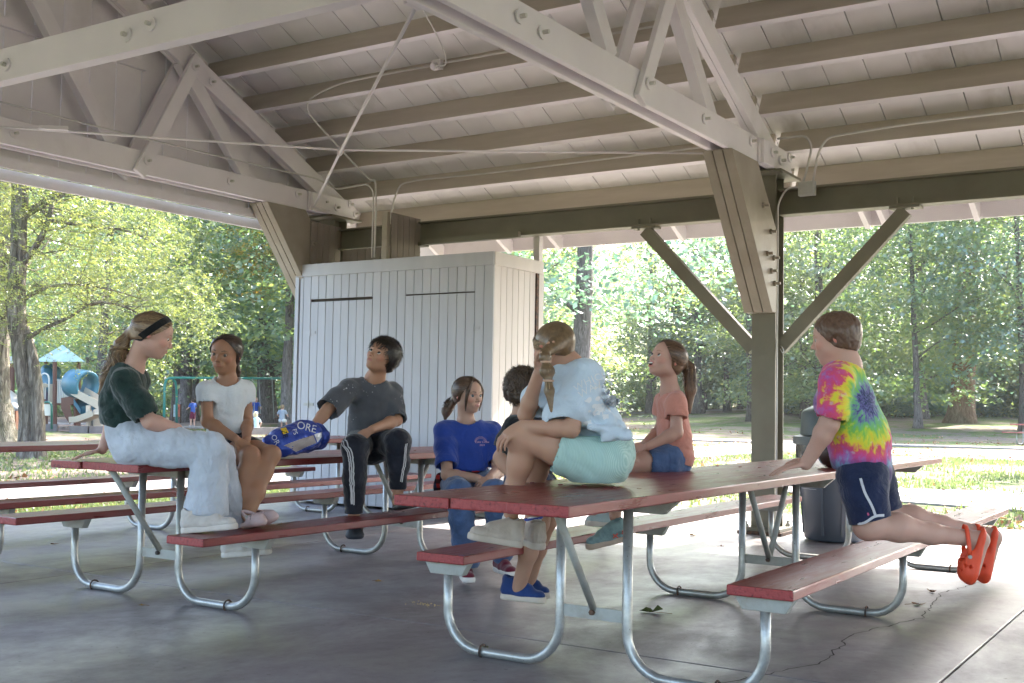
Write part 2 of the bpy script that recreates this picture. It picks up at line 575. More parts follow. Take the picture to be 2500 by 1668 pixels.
# trusses
def truss(x, main=True):
    t = empty('truss', (x, 0, 0)); t.parent = pav
    def pc(name, y0, z0, y1, z1, w_, h_, dx):
        b = MB().beam((dx, y0, z0), (dx, y1, z1), w_, h_, (0, -(z1-z0), (y1-y0)) if abs(y1-y0) > 0.01 else (0, 1, 0))
        return b.build(name, M['white'], t, bevel=0.004, seg=1)
    HX = 0.075
    for dx in (-HX, HX):
        # bottom chord, in three lengths with butt joints
        pc('chord', RY, 3.29, 9.14, 3.29, 0.048, 0.22, dx)
        pc('chord', 9.146, 3.29, 9.83, 3.29, 0.05, 0.215, dx*1.25)
        pc('chord', RY, 3.29, NY+0.2, 3.29, 0.048, 0.22, dx)
    # top chords
    for s_ in (1, -1):
        def Y(y): return y if s_ > 0 else 2*RY-y
        off = 0.10
        for dx in (-0.028, 0.028):
            a = Vector((0, RY-0.0, 8.129-0.48*RY-0.012))-NRM*off
            c = Vector((0, 10.02, 8.129-0.48*10.02-0.012))-NRM*off
            MB().beam((dx, Y(a.y), a.z), (dx, Y(c.y), c.z), 0.052, 0.20, (0, NRM.y*s_, NRM.z)).build('rafter', M['white'], t, bevel=0.004, seg=1)
    if main:
        webs = [(6.86, 3.17, 7.52, 4.44, 0.13, 1), (6.62, 3.42, 5.72, 4.62, 0.14, 0), (8.36, 3.36, 7.40, 4.40, 0.15, 0), (4.55, 3.3, 4.55, 5.7, 0.14, 0)]
        webs += [(RY*2-a, z, RY*2-c, z2, w_, k_) for a, z, c, z2, w_, k_ in webs[:3]]
        for (y0, z0, y1, z1, w_, dbl) in webs:
            if dbl:
                for dx in (-0.125, 0.125): pc('web', y0, z0, y1, z1, 0.045, w_, dx)
            else:
                pc('web', y0, z0, y1, z1, 0.09, w_, 0.0)
    # splice blocks at the heel
    for dx in (-0.13, 0.13):
        pc('splice', 9.16, 3.285, 9.84, 3.285, 0.045, 0.205, dx)
    # bolts with cup washers
    for (y, z) in ((6.93, 3.30), (8.98, 3.33), (9.35, 3.30), (9.55, 3.27), (9.78, 3.34), (9.93, 3.26), (7.46, 4.33), (7.72, 4.25), (5.35, 3.3), (5.6, 3.28), (8.0, 3.3)):
        for s_ in (1, -1):
            ex = 0.105 if not (9.16 < y < 9.9) else 0.158
            if abs(y-6.93) < 0.1 or abs(y-7.46) < 0.1: ex = 0.152
            MB().tube([(s_*ex, y, z), (s_*(ex+0.012), y, z)], 0.042, 14).build('washer', M['white'], t)
            MB().tube([(s_*ex, y, z), (s_*(ex+0.05), y, z)], 0.014, 8).build('bolt', M['cream'], t)
    return t
for i, x in enumerate(PX):
    truss(x)

# posts: steel H sections with cap and base plates; beams between them
def hsec_x(b, x0, x1, y, z0, z1, wid, tf=0.018, tw=0.012):      # I beam lying along X
    b.box(((x0+x1)/2, y, z1-tf/2), (x1-x0, wid, tf))
    b.box(((x0+x1)/2, y, z0+tf/2), (x1-x0, wid, tf))
    b.box(((x0+x1)/2, y, (z0+z1)/2), (x1-x0, tw, z1-z0-2*tf))
for x in PX:
    for y in (PY, NY):
        po = empty('post', (x, y, 0)); po.parent = pav
        b = MB()
        b.box((0, -0.10, 1.60), (0.215, 0.016, 3.10)).box((0, 0.10, 1.60), (0.215, 0.016, 3.10)).box((0.0, 0, 1.60), (0.012, 0.184, 3.10))
        b.build('section', M['green'], po)
        MB().box((0, 0, 3.163), (0.42, 0.52, 0.024)).build('cap_plate', M['green'], po, bevel=0.002)
        MB().box((0, 0, 0.045), (0.36, 0.36, 0.03)).build('base_plate', M['green'], po, bevel=0.003)
        MB().box((0, 0, 0.014), (0.40, 0.40, 0.03)).build('grout', M['rust'], po)
        for sx in (-1, 1):
            for sy in (-1, 1):
                MB().tube([(sx*0.14, sy*0.14, 0.05), (sx*0.14, sy*0.14, 0.11)], 0.013, 8).tube([(sx*0.14, sy*0.14, 0.06), (sx*0.14, sy*0.14, 0.085)], 0.024, 6).build('anchor_bolt', M['dull'], po)
for i in range(3):
    for y in (PY, NY):
        b = MB(); hsec_x(b, PX[i]+0.12, PX[i+1]-0.12, y, 2.80, 3.035, 0.15)
        b.build('beam', M['green'], pav)
# braces from post to beam, in line with the beam
for i, x in enumerate(PX):
    for s_ in (-1, 1):
        if x+s_*1.2 < -9.5 or x+s_*1.2 > 8: continue
        b = MB().beam((x+s_*0.12, PY-0.02, 1.62), (x+s_*1.20, PY-0.02, 2.76), 0.075, 0.115, (0, 1, 0), roll=R(90))
        b.build('brace', M['green'], pav)
        MB().box((x+s_*1.20, PY-0.01, 2.787), (0.25, 0.13, 0.02)).build('brace_plate', M['green'], pav)
        for k_ in (-1, 1):
            MB().tube([(x+s_*1.20+k_*0.06, PY-0.045, 2.765), (x+s_*1.20+k_*0.06, PY-0.045, 2.87)], 0.011, 6).build('bolt', M['green'], pav)
# big laminated braces from post to truss
M['brace_tan'] = M['tan']
for x in PX[:3]:
    for k_, dx in enumerate((-0.088, 0.0, 0.088)):
        MB().prism([(8.50, 3.175), (9.08, 3.175), (9.568, 2.62), (9.568, 1.93), (9.44, 1.93)], 'X', x+dx-0.040, x+dx+0.040).build('knee_brace', M['brace_tan'], pav, bevel=0.003)
    for (y, z) in ((9.2, 2.82), (9.38, 2.62), (9.30, 2.42), (9.46, 2.40), (9.40, 2.28), (9.48, 2.18)):
        MB().tube([(x+0.13, y, z), (x+0.185, y, z)], 0.013, 8).tube([(x+0.13, y, z), (x+0.15, y, z)], 0.026, 6).build('bolt', M['tan'], pav)

# long strut down the middle, with its bolts
MB().box(((PX[0]+PX[1])/2, 4.50, 3.32), (5.0, 0.095, 0.225)).build('tie_beam', M['white'], pav, bevel=0.005)
MB().box(((PX[1]+PX[2])/2, 4.50, 3.32), (5.0, 0.095, 0.225)).build('tie_beam', M['white'], pav, bevel=0.005)
for x, z in ((-6.95, 3.31), (-5.72, 3.31), (-5.50, 3.34), (-4.3, 3.36), (-4.45, 3.42)):
    MB().tube([(x, 4.44, z), (x, 4.455, z)], 0.045, 16).build('washer', M['white'], pav)
    MB().tube([(x, 4.41, z), (x, 4.455, z)], 0.015, 6).build('bolt', M['cream'], pav)

# gable wall above the first truss: upright boards, bottom rail and outer trim
gb = empty('gable_wall'); gb.parent = pav
yy = -1.0
while yy < 10.6:
    y1 = min(yy+0.29, 10.6)
    def zt(y): return (8.129-0.48*y if y >= RY else 8.129-0.48*(2*RY-y)) + 0.23
    MB().prism([(yy+0.003, 3.14), (y1-0.003, 3.14), (y1-0.003, max(zt(y1), 3.2)), (yy+0.003, max(zt(yy), 3.2))], 'X', -8.94, -8.915).build('board', M['white'], gb)
    yy += 0.29
MB().box((-8.90, 4.6, 3.09), (0.05, 11.0, 0.09)).build('rail', M['white'], gb)
MB().box((-8.99, 4.7, 3.00), (0.04, 11.6, 0.10)).build('rail', M['white'], gb)
MB().box((-8.955, 4.7, 3.135), (0.03, 11.6, 0.02)).build('gap_strip', M['groove'], gb)
# nailers on the gable wall
for (a, c) in (((5.2, 4.45), (7.1, 4.02)), ):
    MB().beam((-8.89, 4.9, 4.30), (-8.89, 7.15, 4.30), 0.04, 0.09).build('rail', M['white'], gb)
# tie rods and conduits of the pavilion
def rod(pts, r, name='tie_rod', mat='white', n=8):
    return MB().tube(pts, r, n).build(name, M[mat], pav, smooth=True)
def smooth_path(pts, k=5, cut=0.35):
    P = [Vector(p) for p in pts]
    out = [P[0]]
    for i in range(1, len(P)-1):
        a, b, c = P[i-1], P[i], P[i+1]
        d = min((b-a).length, (c-b).length)*cut
        p0 = b+(a-b).normalized()*d; p1 = b+(c-b).normalized()*d
        for t in range(k+1):
            t /= k
            out.append(p0*(1-t)**2 + b*2*t*(1-t) + p1*t*t)
    out.append(P[-1])
    return out
ring = Vector((-6.66, 7.47, 3.285))
rod([(-8.58, 9.22, 3.23), ring, (-3.72, 4.80, 3.30)], 0.013)
rod([(-9.0, 5.0, 3.30), ring+Vector((0, 0, 0.02)), (-3.70, 9.22, 3.30)], 0.0095)
MB().tube([ring+Vector((math.cos(a)*0.03, 0, math.sin(a)*0.03)) for a in [i*math.pi/5 for i in range(10)]], 0.006, 6, closed=True).build('tie_ring', M['white'], pav)
MB().beam((-8.32, 5.64, 3.298), (-8.14, 5.79, 3.298), 0.045, 0.008).beam((-8.32, 5.64, 3.318), (-8.14, 5.79, 3.318), 0.012, 0.02).build('turnbuckle', M['white'], pav)
MB().box((-3.78, 4.86, 3.32), (0.13, 0.13, 0.09)).build('rod_bracket', M['white'], pav)
MB().box((-8.53, 9.28, 3.27), (0.03, 0.30, 0.11)).build('rod_bracket', M['white'], pav)
M['conduit'] = plain('conduit_paint', (0.58, 0.565, 0.54), 0.45, var=0.08, vscale=6)
def conduit(pts, r=0.0105, cut=0.45):
    return rod(smooth_path(pts, 5, cut), r, 'conduit', 'conduit', 8)
conduit([(-7.99, 9.80, 3.10), (-7.93, 9.815, 3.36), (-7.86, 9.815, 3.52), (-7.60, 9.815, 3.543), (-6.72, 9.815, 3.525), (-5.76, 9.815, 3.53), (-4.72, 9.815, 3.535), (-3.7, 9.815, 3.54)])
conduit([(-7.60, 9.1, 2.6), (-7.60, 9.1, 3.28), (-7.70, 9.2, 3.44), (-8.05, 9.52, 3.53), (-8.04, 9.03, 3.77), (-8.015, 8.36, 4.10), (-7.50, 8.345, 4.24), (-6.32, 8.345, 4.24)])
conduit([(-6.20, 8.345, 4.245), (-5.4, 8.345, 4.24), (-3.6, 8.345, 4.22)])
conduit([(-7.635, 9.1, 2.6), (-7.635, 9.1, 3.30), (-7.72, 9.1, 3.385), (-8.3, 9.25, 3.40), (-8.5, 9.2, 3.53), (-8.5, 7.07, 3.485), (-8.5, 4.6, 3.49)], 0.009)
conduit([(-3.42, 9.55, 3.468), (-3.16, 9.55, 3.468), (-3.11, 9.55, 3.36), (-3.19, 9.56, 3.06)])
conduit([(-3.105, 9.56, 3.06), (-3.06, 9.55, 3.30), (-2.98, 9.55, 3.43), (-2.3, 9.50, 3.452), (-1.4, 9.50, 3.452), (1.5, 9.5, 3.45)])
conduit([(-3.20, 9.57, 3.02), (-3.34, 9.57, 3.03), (-3.42, 9.565, 2.90), (-3.425, 9.565, 1.2), (-3.425, 9.565, 0.05)], 0.009)
jb = MB().box((-3.155, 9.555, 3.00), (0.145, 0.06, 0.125)).build('junction_box', plain('grey_box_paint', (0.46, 0.47, 0.44), 0.4, var=0.08), pav, bevel=0.006)
MB().box((-3.155, 9.52, 3.00), (0.13, 0.012, 0.11)).build('cover', jb.data.materials[0], jb, bevel=0.003)
lb = MB().box((-6.26, 8.335, 4.235), (0.10, 0.05, 0.09)).tube([(-6.26, 8.31, 4.22), (-6.26, 8.26, 4.20)], 0.032, 12).build('junction_box', M['white'], pav)
rod(smooth_path([(-6.24, 8.26, 4.20), (-6.05, 8.2, 4.16), (-6.02, 8.1, 4.28), (-5.9, 7.8, 4.35), (-5.5, 6.6, 4.6), (-4.3, 5.3, 3.9)], 5, 0.4), 0.006, 'cord', 'conduit', 6)

# ================================================================ storage shed
shed = empty('storage_shed', (0, 0, 0), 0, 'tall white board storage shed with two plank doors between the picnic tables and post', 'shed')
SX0, SX1, SY0, SY1, SZ = -8.67, -6.085, 9.07, 9.98, 2.57
MB().box(((SX0+SX1)/2, (SY0+SY1)/2+0.02, 1.24), (SX1-SX0-0.05, SY1-SY0-0.06, 2.44)).build('core', M['groove'], shed)
BWD = 0.1075
wall = empty('wall'); wall.parent = shed
bid = 0
def board(x0, x1, z0, z1, par, y=None, side=False, mat='shed'):
    g = 0.0028
    if side:
        return MB().box((SX1-0.008+rnd.uniform(-.0015, .0015), (x0+x1)/2, (z0+z1)/2), (0.018, x1-x0-2*g, z1-z0)).build('board', M[mat], par, bevel=0.002, seg=1)
    return MB().box(((x0+x1)/2, SY0+0.009+rnd.uniform(-.0015, .0015), (z0+z1)/2), (x1-x0-2*g, 0.018, z1-z0)).build('board', M[mat], par, bevel=0.002, seg=1)
doors = []
for (dx0, dx1, ztop) in ((-8.442, -7.582, 2.175), (-7.152, -6.30, 2.178)):
    d = empty('door'); d.parent = shed
    doors.append((dx0, dx1, ztop, d))
x = -8.557
k = 0
while x < SX1-0.10:
    x1 = x+BWD
    xm = x+BWD/2
    dd = [q for q in doors if q[0] < xm < q[1]]
    if dd:
        board(x, x1, dd[0][2]+0.014, 2.45, wall)
        board(x, x1, 0.03, dd[0][2]-(0.016 if k < 12 else 0.0), dd[0][3])
    else:
        board(x, x1, 0.03, 2.45, wall)
    x = x1; k += 1
board(x, SX1-0.002, 0.03, 2.45, wall)
board(SX0+0.062, -8.557, 0.03, 2.45, wall)
MB().box((SX0+0.024, SY0+0.004, 1.24), (0.05, 0.03, 2.44)).build('corner_post', M['shed'], shed, bevel=0.002)
y = SY0+0.02
ys = [SY0+0.02, SY0+0.135]
while ys[-1] < SY1-0.16: ys.append(ys[-1]+0.107)
M['shed_side'] = paint_mat('shed_side_board', (0.52, 0.485, 0.455), (0.57, 0.535, 0.50), (0.45, 0.40, 0.36), 0.55, (1.5, 1.5, 0.25), 1.5, (0.56, 0.85), 30, 0.25, 0.045)  # lighter, pinker copy of the shed paint: light on that side put into colour
for a, b_ in zip(ys[:-1], ys[1:]):
    board(a, b_, 0.03, 2.45, wall, side=True, mat='shed_side')
MB().box((SX1-0.012, SY1-0.03, 1.24), (0.045, 0.09, 2.44)).build('corner_post', M['shed_side'], shed, bevel=0.002)
MB().box((SX1+0.004, SY1-0.105, 1.24), (0.02, 0.045, 2.44)).build('rusty_strip', M['rust'], shed)
MB().box(((SX0+SX1)/2, SY0-0.002, 2.505), (SX1-SX0+0.02, 0.032, 0.13)).build('top_trim', M['shed'], shed, bevel=0.003)
MB().box((SX1+0.002, (SY0+SY1)/2, 2.505), (0.032, SY1-SY0-0.005, 0.13)).build('top_trim', M['shed_side'], shed, bevel=0.003)
MB().box(((SX0+SX1)/2, (SY0+SY1)/2, 2.54), (SX1-SX0-0.04, SY1-SY0-0.04, 0.03)).build('lid', M['panel'], shed)
# loft partitions above the shed
for (xx, ztop) in ((-8.58, 3.06), (-7.45, 3.07)):
    pt = empty('partition'); pt.parent = shed
    MB().box((xx-0.03, 9.13, (2.56+ztop)/2), (0.07, 0.05, ztop-2.56)).build('stud', M['tan'], pt, bevel=0.002)
    for j in range(5):
        y0 = 9.16+j*0.098
        MB().box((xx+0.015, y0+0.049, (2.56+ztop)/2), (0.018, 0.093, ztop-2.56)).build('board', M['panel'], pt, bevel=0.002, seg=1)
for j in range(9):
    MB().box((-8.42+j*0.11, 9.60, 2.68), (0.105, 0.018, 0.22)).build('board', M['panel'], shed)
MB().box((-6.11, 9.93, 2.75), (0.07, 0.07, 0.36)).build('stud', M['white'], shed)
MB().box((-6.7, 9.55, 2.80), (1.2, 0.05, 0.06)).build('rail', M['green'], shed)
# hinges and the hasp with its padlock
for dx, z in ((-8.44, 1.83), (-8.44, 1.06), (-6.30, 1.83)):
    MB().box((dx, SY0-0.004, z), (0.14, 0.006, 0.03)).tube([(dx, SY0-0.01, z-0.035), (dx, SY0-0.01, z+0.035)], 0.006, 8).build('hinge', M['shed'] if z > 1.5 else M['dull'], shed)
MB().box((-7.28, SY0-0.007, 1.135), (0.20, 0.012, 0.045)).box((-7.19, SY0-0.016, 1.135), (0.02, 0.02, 0.055)).build('hasp', M['dull'], shed, bevel=0.002)
pk = empty('padlock', (-7.375, SY0-0.03, 1.07), 0, 'small silver padlock hanging from the hasp on the white shed doors', 'padlock')
MB().box((0, 0, 0), (0.045, 0.02, 0.05)).build('body', plain('padlock_steel', (0.6, 0.6, 0.62), 0.25, metallic=0.9), pk, bevel=0.006)
MB().tube([(-0.014, 0, 0.02), (-0.014, 0, 0.05), (-0.010, 0, 0.062), (0, 0, 0.067), (0.010, 0, 0.062), (0.014, 0, 0.05), (0.014, 0, 0.02)], 0.0045, 8).build('shackle', M['dull'], pk, smooth=True)

# ================================================================ picnic tables
def arc_u(yf, xb, xi, zb, zt, r=0.0205, rad=0.17):
    """one U shaped leg tube: up to the bench at xb, up to the table at xi"""
    s_ = 1 if xi > xb else -1
    P = [Vector((xb, yf, zb))]
    P.append(Vector((xb, yf, 0.02+rad)))
    for i in range(1, 8):
        a = math.pi/2*i/7
        P.append(Vector((xb+s_*rad*(1-math.cos(a)), yf, 0.02+rad*(1-math.sin(a)))))
    for i in range(0, 8):
        a = math.pi/2*i/7
        P.append(Vector((xi-s_*rad*(1-math.sin(a)), yf, 0.02+rad*(1-math.cos(a)))))
    P.append(Vector((xi, yf, zt)))
    return P
def plank(name, xc, w_, y0, y1, ztop, t, parent, tilt=0):
    b = MB().box((0, 0, 0), (w_, y1-y0, t))
    me = b.mesh('plank')
    me.materials.append(M['red']); me.materials.append(M['red_end'])
    for p in me.polygons:
        if abs(p.normal.y) > 0.9: p.material_index = 1
    o = link_mesh(name, me, None, parent)
    o.location = (xc, (y0+y1)/2, ztop-t/2)
    o.rotation_euler = (0, 0, tilt)
    bv = o.modifiers.new('bevel', 'BEVEL'); bv.width = 0.006; bv.segments = 2
    return o
def table(xc, top, bench, frames, label, yoff=(0, 0.006, -0.012), group='red plank picnic tables under the pavilion', splits=()):
    t = empty('picnic_table', (xc, frames[1] if len(frames) > 1 else frames[0], 0), 0, label, 'picnic table', group)
    oy = t.location.y
    W = 0.247
    for k in (-1, 0, 1):
        plank('plank', k*(W+0.007), W, top[0]-oy+yoff[k+1], top[1]-oy, 0.755+0.002*k, 0.04, t)
    for s_ in (-1, 1):
        segs = [bench] if not splits or s_ < 0 else [(bench[0], splits[0]), (splits[0]+0.02, bench[1])]
        for (a, c) in segs:
            plank('bench_plank', s_*0.73, 0.257, a-oy, c-oy, 0.43, 0.04, t)
    for fi, yf in enumerate(frames):
        y = yf-oy
        for s_ in (-1, 1):
            MB().tube(arc_u(y, s_*0.73, s_*0.155, 0.375, 0.715), 0.0205, 12).build('leg', M['galv'], t, smooth=True)
            # anchor strap round the bottom tube
            cx = s_*0.54
            MB().tube([(cx, y+math.cos(a)*0.028, 0.022+math.sin(a)*0.028) for a in [i*math.pi/6 for i in range(12)]], 0.005, 6, closed=True).build('strap', M['rust'], t)
            # folded bracket under the bench
            MB().prism([(s_*0.73-0.118, 0.389), (s_*0.73+0.118, 0.389), (s_*0.73+0.085, 0.335), (s_*0.73-0.085, 0.335)], 'Y', y-0.022, y+0.022).build('bracket', M['dull'], t, bevel=0.002)
        MB().prism([(-0.36, 0.714), (0.36, 0.714), (0.30, 0.662), (-0.30, 0.662)], 'Y', y+0.018, y+0.052).build('bracket', M['dull'], t, bevel=0.002)
        MB().box((0, y, 0.245), (0.29, 0.008, 0.05)).build('crossbar', M['dull'], t)
        ends = [-0.33] if fi == 0 else ([0.33] if fi == len(frames)-1 else [-0.33, 0.33])
        if len(frames) == 1: ends = [-0.33, 0.33]
        for e in ends:
            MB().tube([(0, y+0.01, 0.255), (0, y+e, 0.71)], 0.0165, 10).build('diagonal_brace', M['dull'], t, smooth=True)
        MB().tube([(0, y-0.02, 0.25), (0, y+0.03, 0.25)], 0.012, 6).build('bolt', M['rust'], t)
    # carriage bolts in the planks
    for yf in frames:
        for k in (-1, 0, 1):
            for q in (-0.07, 0.07):
                MB().tube([(k*0.254+q, yf-oy+0.035, 0.752), (k*0.254+q, yf-oy+0.035, 0.7585)], 0.010, 10).build('bolt', M['red'], t)
    return t
tR = table(-2.245, (3.28, 8.72), (4.05, 8.52), (4.12, 6.15, 8.2), 'red picnic table with the girl in mint shorts and the tie-dye boy on it', (0.0, 0.0, -0.03))
tM = table(-4.995, (3.77, 8.2), (3.75, 8.2), (4.22, 6.35, 8.0), 'red picnic table holding the woman in wide jeans and two children beside her', (0.02, 0.03, -0.02))
tL = table(-7.30, (3.9, 8.65), (3.95, 8.62), (4.30, 6.42, 8.45), 'empty red picnic table beside the storage shed, behind the other two tables', splits=(6.36,))

# far picnic table on the lawn
def far_table(x, y, rz):
    t = empty('picnic_table', (x, y, terrain_z(x, y)), rz, 'red picnic table out on the lawn near the big trunk', 'picnic table')
    m2 = plain('sunlit_red', (0.40, 0.10, 0.10), 0.5, var=0.15, vscale=3)  # lighter copy of the table red, sunlight put into the colour
    for k in (-1, 0, 1):
        MB().box((k*0.255, 0, 0.74), (0.247, 2.4, 0.04)).build('plank', m2, t)
    for s_ in (-1, 1):
        MB().box((s_*0.73, 0, 0.44), (0.25, 2.6, 0.04)).build('bench_plank', m2, t)
        for yy in (-0.8, 0.8):
            MB().tube(arc_u(yy, s_*0.73, s_*0.155, 0.42, 0.72), 0.024, 8).build('leg', M['galv'], t, smooth=True)
            MB().tube([(0, yy*0.9, 0.25), (0, yy*0.45, 0.72)], 0.018, 6).build('diagonal_brace', M['rust'], t)
    for yy in (-0.8, 0.8):
        MB().box((0, yy, 0.25), (0.3, 0.01, 0.05)).build('crossbar', M['rust'], t)
    return t
far_table(-6.2, 46.3, R(76))

# ================================================================ rubbish bin
can = empty('trash_can', (-2.90, 9.52, 0), 0, 'grey round trash can with dome lid and white lettering beside the steel post', 'trash can')
mg = plain('grey_plastic', (0.065, 0.080, 0.105), 0.42, 0.45, var=0.06, vscale=5)
ml = plain('lid_plastic', (0.075, 0.095, 0.10), 0.45, 0.4, var=0.05, vscale=5)
MB().lathe([(0.0, 0.012), (0.235, 0.012), (0.25, 0.03), (0.30, 0.72), (0.315, 0.735), (0.315, 0.76), (0.29, 0.76), (0.285, 0.72)], n=40).build('body', mg, can, auto=40)
MB().lathe([(0.34, 0.80), (0.345, 0.82), (0.34, 0.865), (0.30, 0.875), (0.285, 0.88), (0.275, 1.06), (0.26, 1.085), (0.12, 1.155), (0, 1.165)], n=40).lathe([(0.30, 0.74), (0.31, 0.80), (0.34, 0.80)], n=40).build('lid', ml, can, auto=40)
for a in (R(-95), R(-60), R(20), R(200)):
    MB().beam((0.255*math.cos(a), 0.255*math.sin(a), 0.06), (0.302*math.cos(a), 0.302*math.sin(a), 0.70), 0.02, 0.012, (math.cos(a), math.sin(a), 0)).build('rib', mg, can)
bagm = plain('black_bag', (0.018, 0.018, 0.02), 0.25, 0.6, bstr=1.0, bscale=30)
b = MB(); V = []; n = 48
prof = [(0.318, 0.80), (0.322, 0.76), (0.318, 0.70), (0.308, 0.645)]
for i, (r_, z_) in enumerate(prof):
    for j in range(n):
        a = 2*math.pi*j/n
        q = 0.006*math.sin(a*17+i)+0.004*math.sin(a*31)
        V.append(((r_+q)*math.cos(a), (r_+q)*math.sin(a), z_+(0.02*math.sin(a*5)+0.01*math.sin(11*a) if i == 3 else 0)))
F = [(i*n+j, i*n+(j+1) % n, (i+1)*n+(j+1) % n, (i+1)*n+j) for i in range(3) for j in range(n)]
b.add(V, F).build('bin_liner', bagm, can, smooth=True)

def text_mesh(s, size, extrude=0.001, align='CENTER', space=1.0, shear=0):
    cu = bpy.data.curves.new('lettering', 'FONT')
    cu.body = s; cu.size = size; cu.extrude = extrude; cu.align_x = align; cu.align_y = 'CENTER'
    cu.space_character = space; cu.shear = shear; cu.resolution_u = 3
    o = bpy.data.objects.new('lettering_tmp', cu)
    C.objects.link(o)
    dg = bpy.context.evaluated_depsgraph_get()
    me = bpy.data.meshes.new_from_object(o.evaluated_get(dg))
    bpy.data.objects.remove(o); bpy.data.curves.remove(cu)
    return me
white_print = plain('white_print', (0.62, 0.64, 0.66), 0.5)
def text_on_cyl(s, size, ang, z, rfun, par, space=1.0):
    me = text_mesh(s, size, 0.0, space=space)
    for v in me.vertices:
        x_, y_ = v.co.x, v.co.y
        r_ = rfun(z+y_)+0.003
        a = ang + x_/r_
        v.co = Vector((r_*math.cos(a), r_*math.sin(a), z+y_))
    return link_mesh('lettering', me, white_print, par)
rf = lambda z: 0.25+(z-0.03)/0.69*0.05
text_on_cyl('NOVA', 0.105, R(-125), 0.545, rf, can)
text_on_cyl('PARKS', 0.062, R(-125), 0.475, rf, can, 1.5)
text_on_cyl('________', 0.05, R(-125), 0.455, rf, can)
# ================================================================ vegetation
def leaf_mat(name, cols, trans, t_amt=0.45, gloss=0.12):
    m = bpy.data.materials.new(name); m.use_nodes = True
    nt = m.node_tree
    for n in list(nt.nodes): nt.nodes.remove(n)
    out = nt.nodes.new('ShaderNodeOutputMaterial')
    g = nt.nodes.new('ShaderNodeNewGeometry')
    v = world_coords(nt)
    big = noise(nt, v, 0.35, 3, 0.6)
    mth = N(nt, 'ShaderNodeMath', operation='MULTIPLY_ADD')
    nt.links.new(g.outputs['Random Per Island'], mth.inputs[0]); mth.inputs[1].default_value = 0.55
    nt.links.new(big, mth.inputs[2])
    s = N(nt, 'ShaderNodeMath', operation='SUBTRACT'); nt.links.new(mth.outputs[0], s.inputs[0]); s.inputs[1].default_value = 0.28
    k = len(cols)
    c = ramp(nt, s.outputs[0], [(i/(k-1) if k > 1 else 0, cols[i]) for i in range(k)])
    oi = nt.nodes.new('ShaderNodeObjectInfo')
    hs = nt.nodes.new('ShaderNodeHueSaturation')
    mr = N(nt, 'ShaderNodeMapRange'); nt.links.new(oi.outputs['Random'], mr.inputs[0]); mr.inputs[3].default_value = 0.475; mr.inputs[4].default_value = 0.52
    nt.links.new(mr.outputs[0], hs.inputs['Hue']); nt.links.new(c, hs.inputs['Color'])
    d = nt.nodes.new('ShaderNodeBsdfDiffuse'); nt.links.new(hs.outputs[0], d.inputs[0])
    t = nt.nodes.new('ShaderNodeBsdfTranslucent')
    tc = mix(nt, 1.0, hs.outputs[0], trans, 'MULTIPLY'); nt.links.new(tc, t.inputs[0])
    gl = nt.nodes.new('ShaderNodeBsdfGlossy'); gl.inputs['Roughness'].default_value = 0.45; gl.inputs[0].default_value = (0.9, 0.95, 1, 1)
    m1 = nt.nodes.new('ShaderNodeMixShader'); m1.inputs[0].default_value = t_amt
    nt.links.new(d.outputs[0], m1.inputs[1]); nt.links.new(t.outputs[0], m1.inputs[2])
    m2 = nt.nodes.new('ShaderNodeMixShader'); m2.inputs[0].default_value = gloss
    nt.links.new(m1.outputs[0], m2.inputs[1]); nt.links.new(gl.outputs[0], m2.inputs[2])
    nt.links.new(m2.outputs[0], out.inputs[0])
    return m
M['leaf'] = leaf_mat('broad_leaves', [(0.06, 0.115, 0.055), (0.10, 0.165, 0.065), (0.15, 0.205, 0.065), (0.22, 0.25, 0.075)], (2.3, 2.2, 1.6), .5)
M['leaf2'] = leaf_mat('shade_leaves', [(0.06, 0.13, 0.09), (0.085, 0.165, 0.10), (0.13, 0.20, 0.09)], (2.0, 2.1, 1.8), 0.45, 0.16)  # teal tint of shaded leaves under the sky, put into the colour
M['leaf3'] = leaf_mat('autumn_leaves', [(0.07, 0.12, 0.03), (0.17, 0.18, 0.03), (0.36, 0.24, 0.03), (0.42, 0.2, 0.03)], (1.8, 1.7, 1.2))
M['locust'] = leaf_mat('locust_leaves', [(0.075, 0.12, 0.05), (0.13, 0.17, 0.055), (0.19, 0.21, 0.065), (0.25, 0.24, 0.08)], (2.4, 2.3, 1.5), 0.5)

def bark_mat(name, a, b_, c_, sc_=1.0):
    m, nt, b = mat_new(name)
    v = world_coords(nt, (9*sc_, 9*sc_, 1.4*sc_))
    n1 = noise(nt, v, 1.6, 6, 0.7, 1.2)
    n2 = noise(nt, world_coords(nt), 0.9, 3)
    c = ramp(nt, n1, [(0.32, a), (0.5, b_), (0.68, c_)])
    c = mix(nt, ramp(nt, n2, [(0.5, (0, 0, 0)), (0.72, (0.5,)*3)]), c, (0.13, 0.14, 0.09))
    nt.links.new(c, b.inputs['Base Color'])
    b.inputs['Roughness'].default_value = 0.92
    b.inputs['Specular IOR Level'].default_value = 0.1
    bump(nt, n1, 1.0, 0.06, b)
    return m
M['bark'] = bark_mat('dark_bark', (0.07, 0.058, 0.058), (0.16, 0.14, 0.14), (0.28, 0.255, 0.25))
M['bark2'] = bark_mat('brown_bark', (0.10, 0.06, 0.042), (0.22, 0.14, 0.10), (0.33, 0.23, 0.17), 0.7)
M['bark3'] = bark_mat('locust_bark', (0.05, 0.04, 0.035), (0.17, 0.145, 0.12), (0.38, 0.34, 0.29), 0.8)

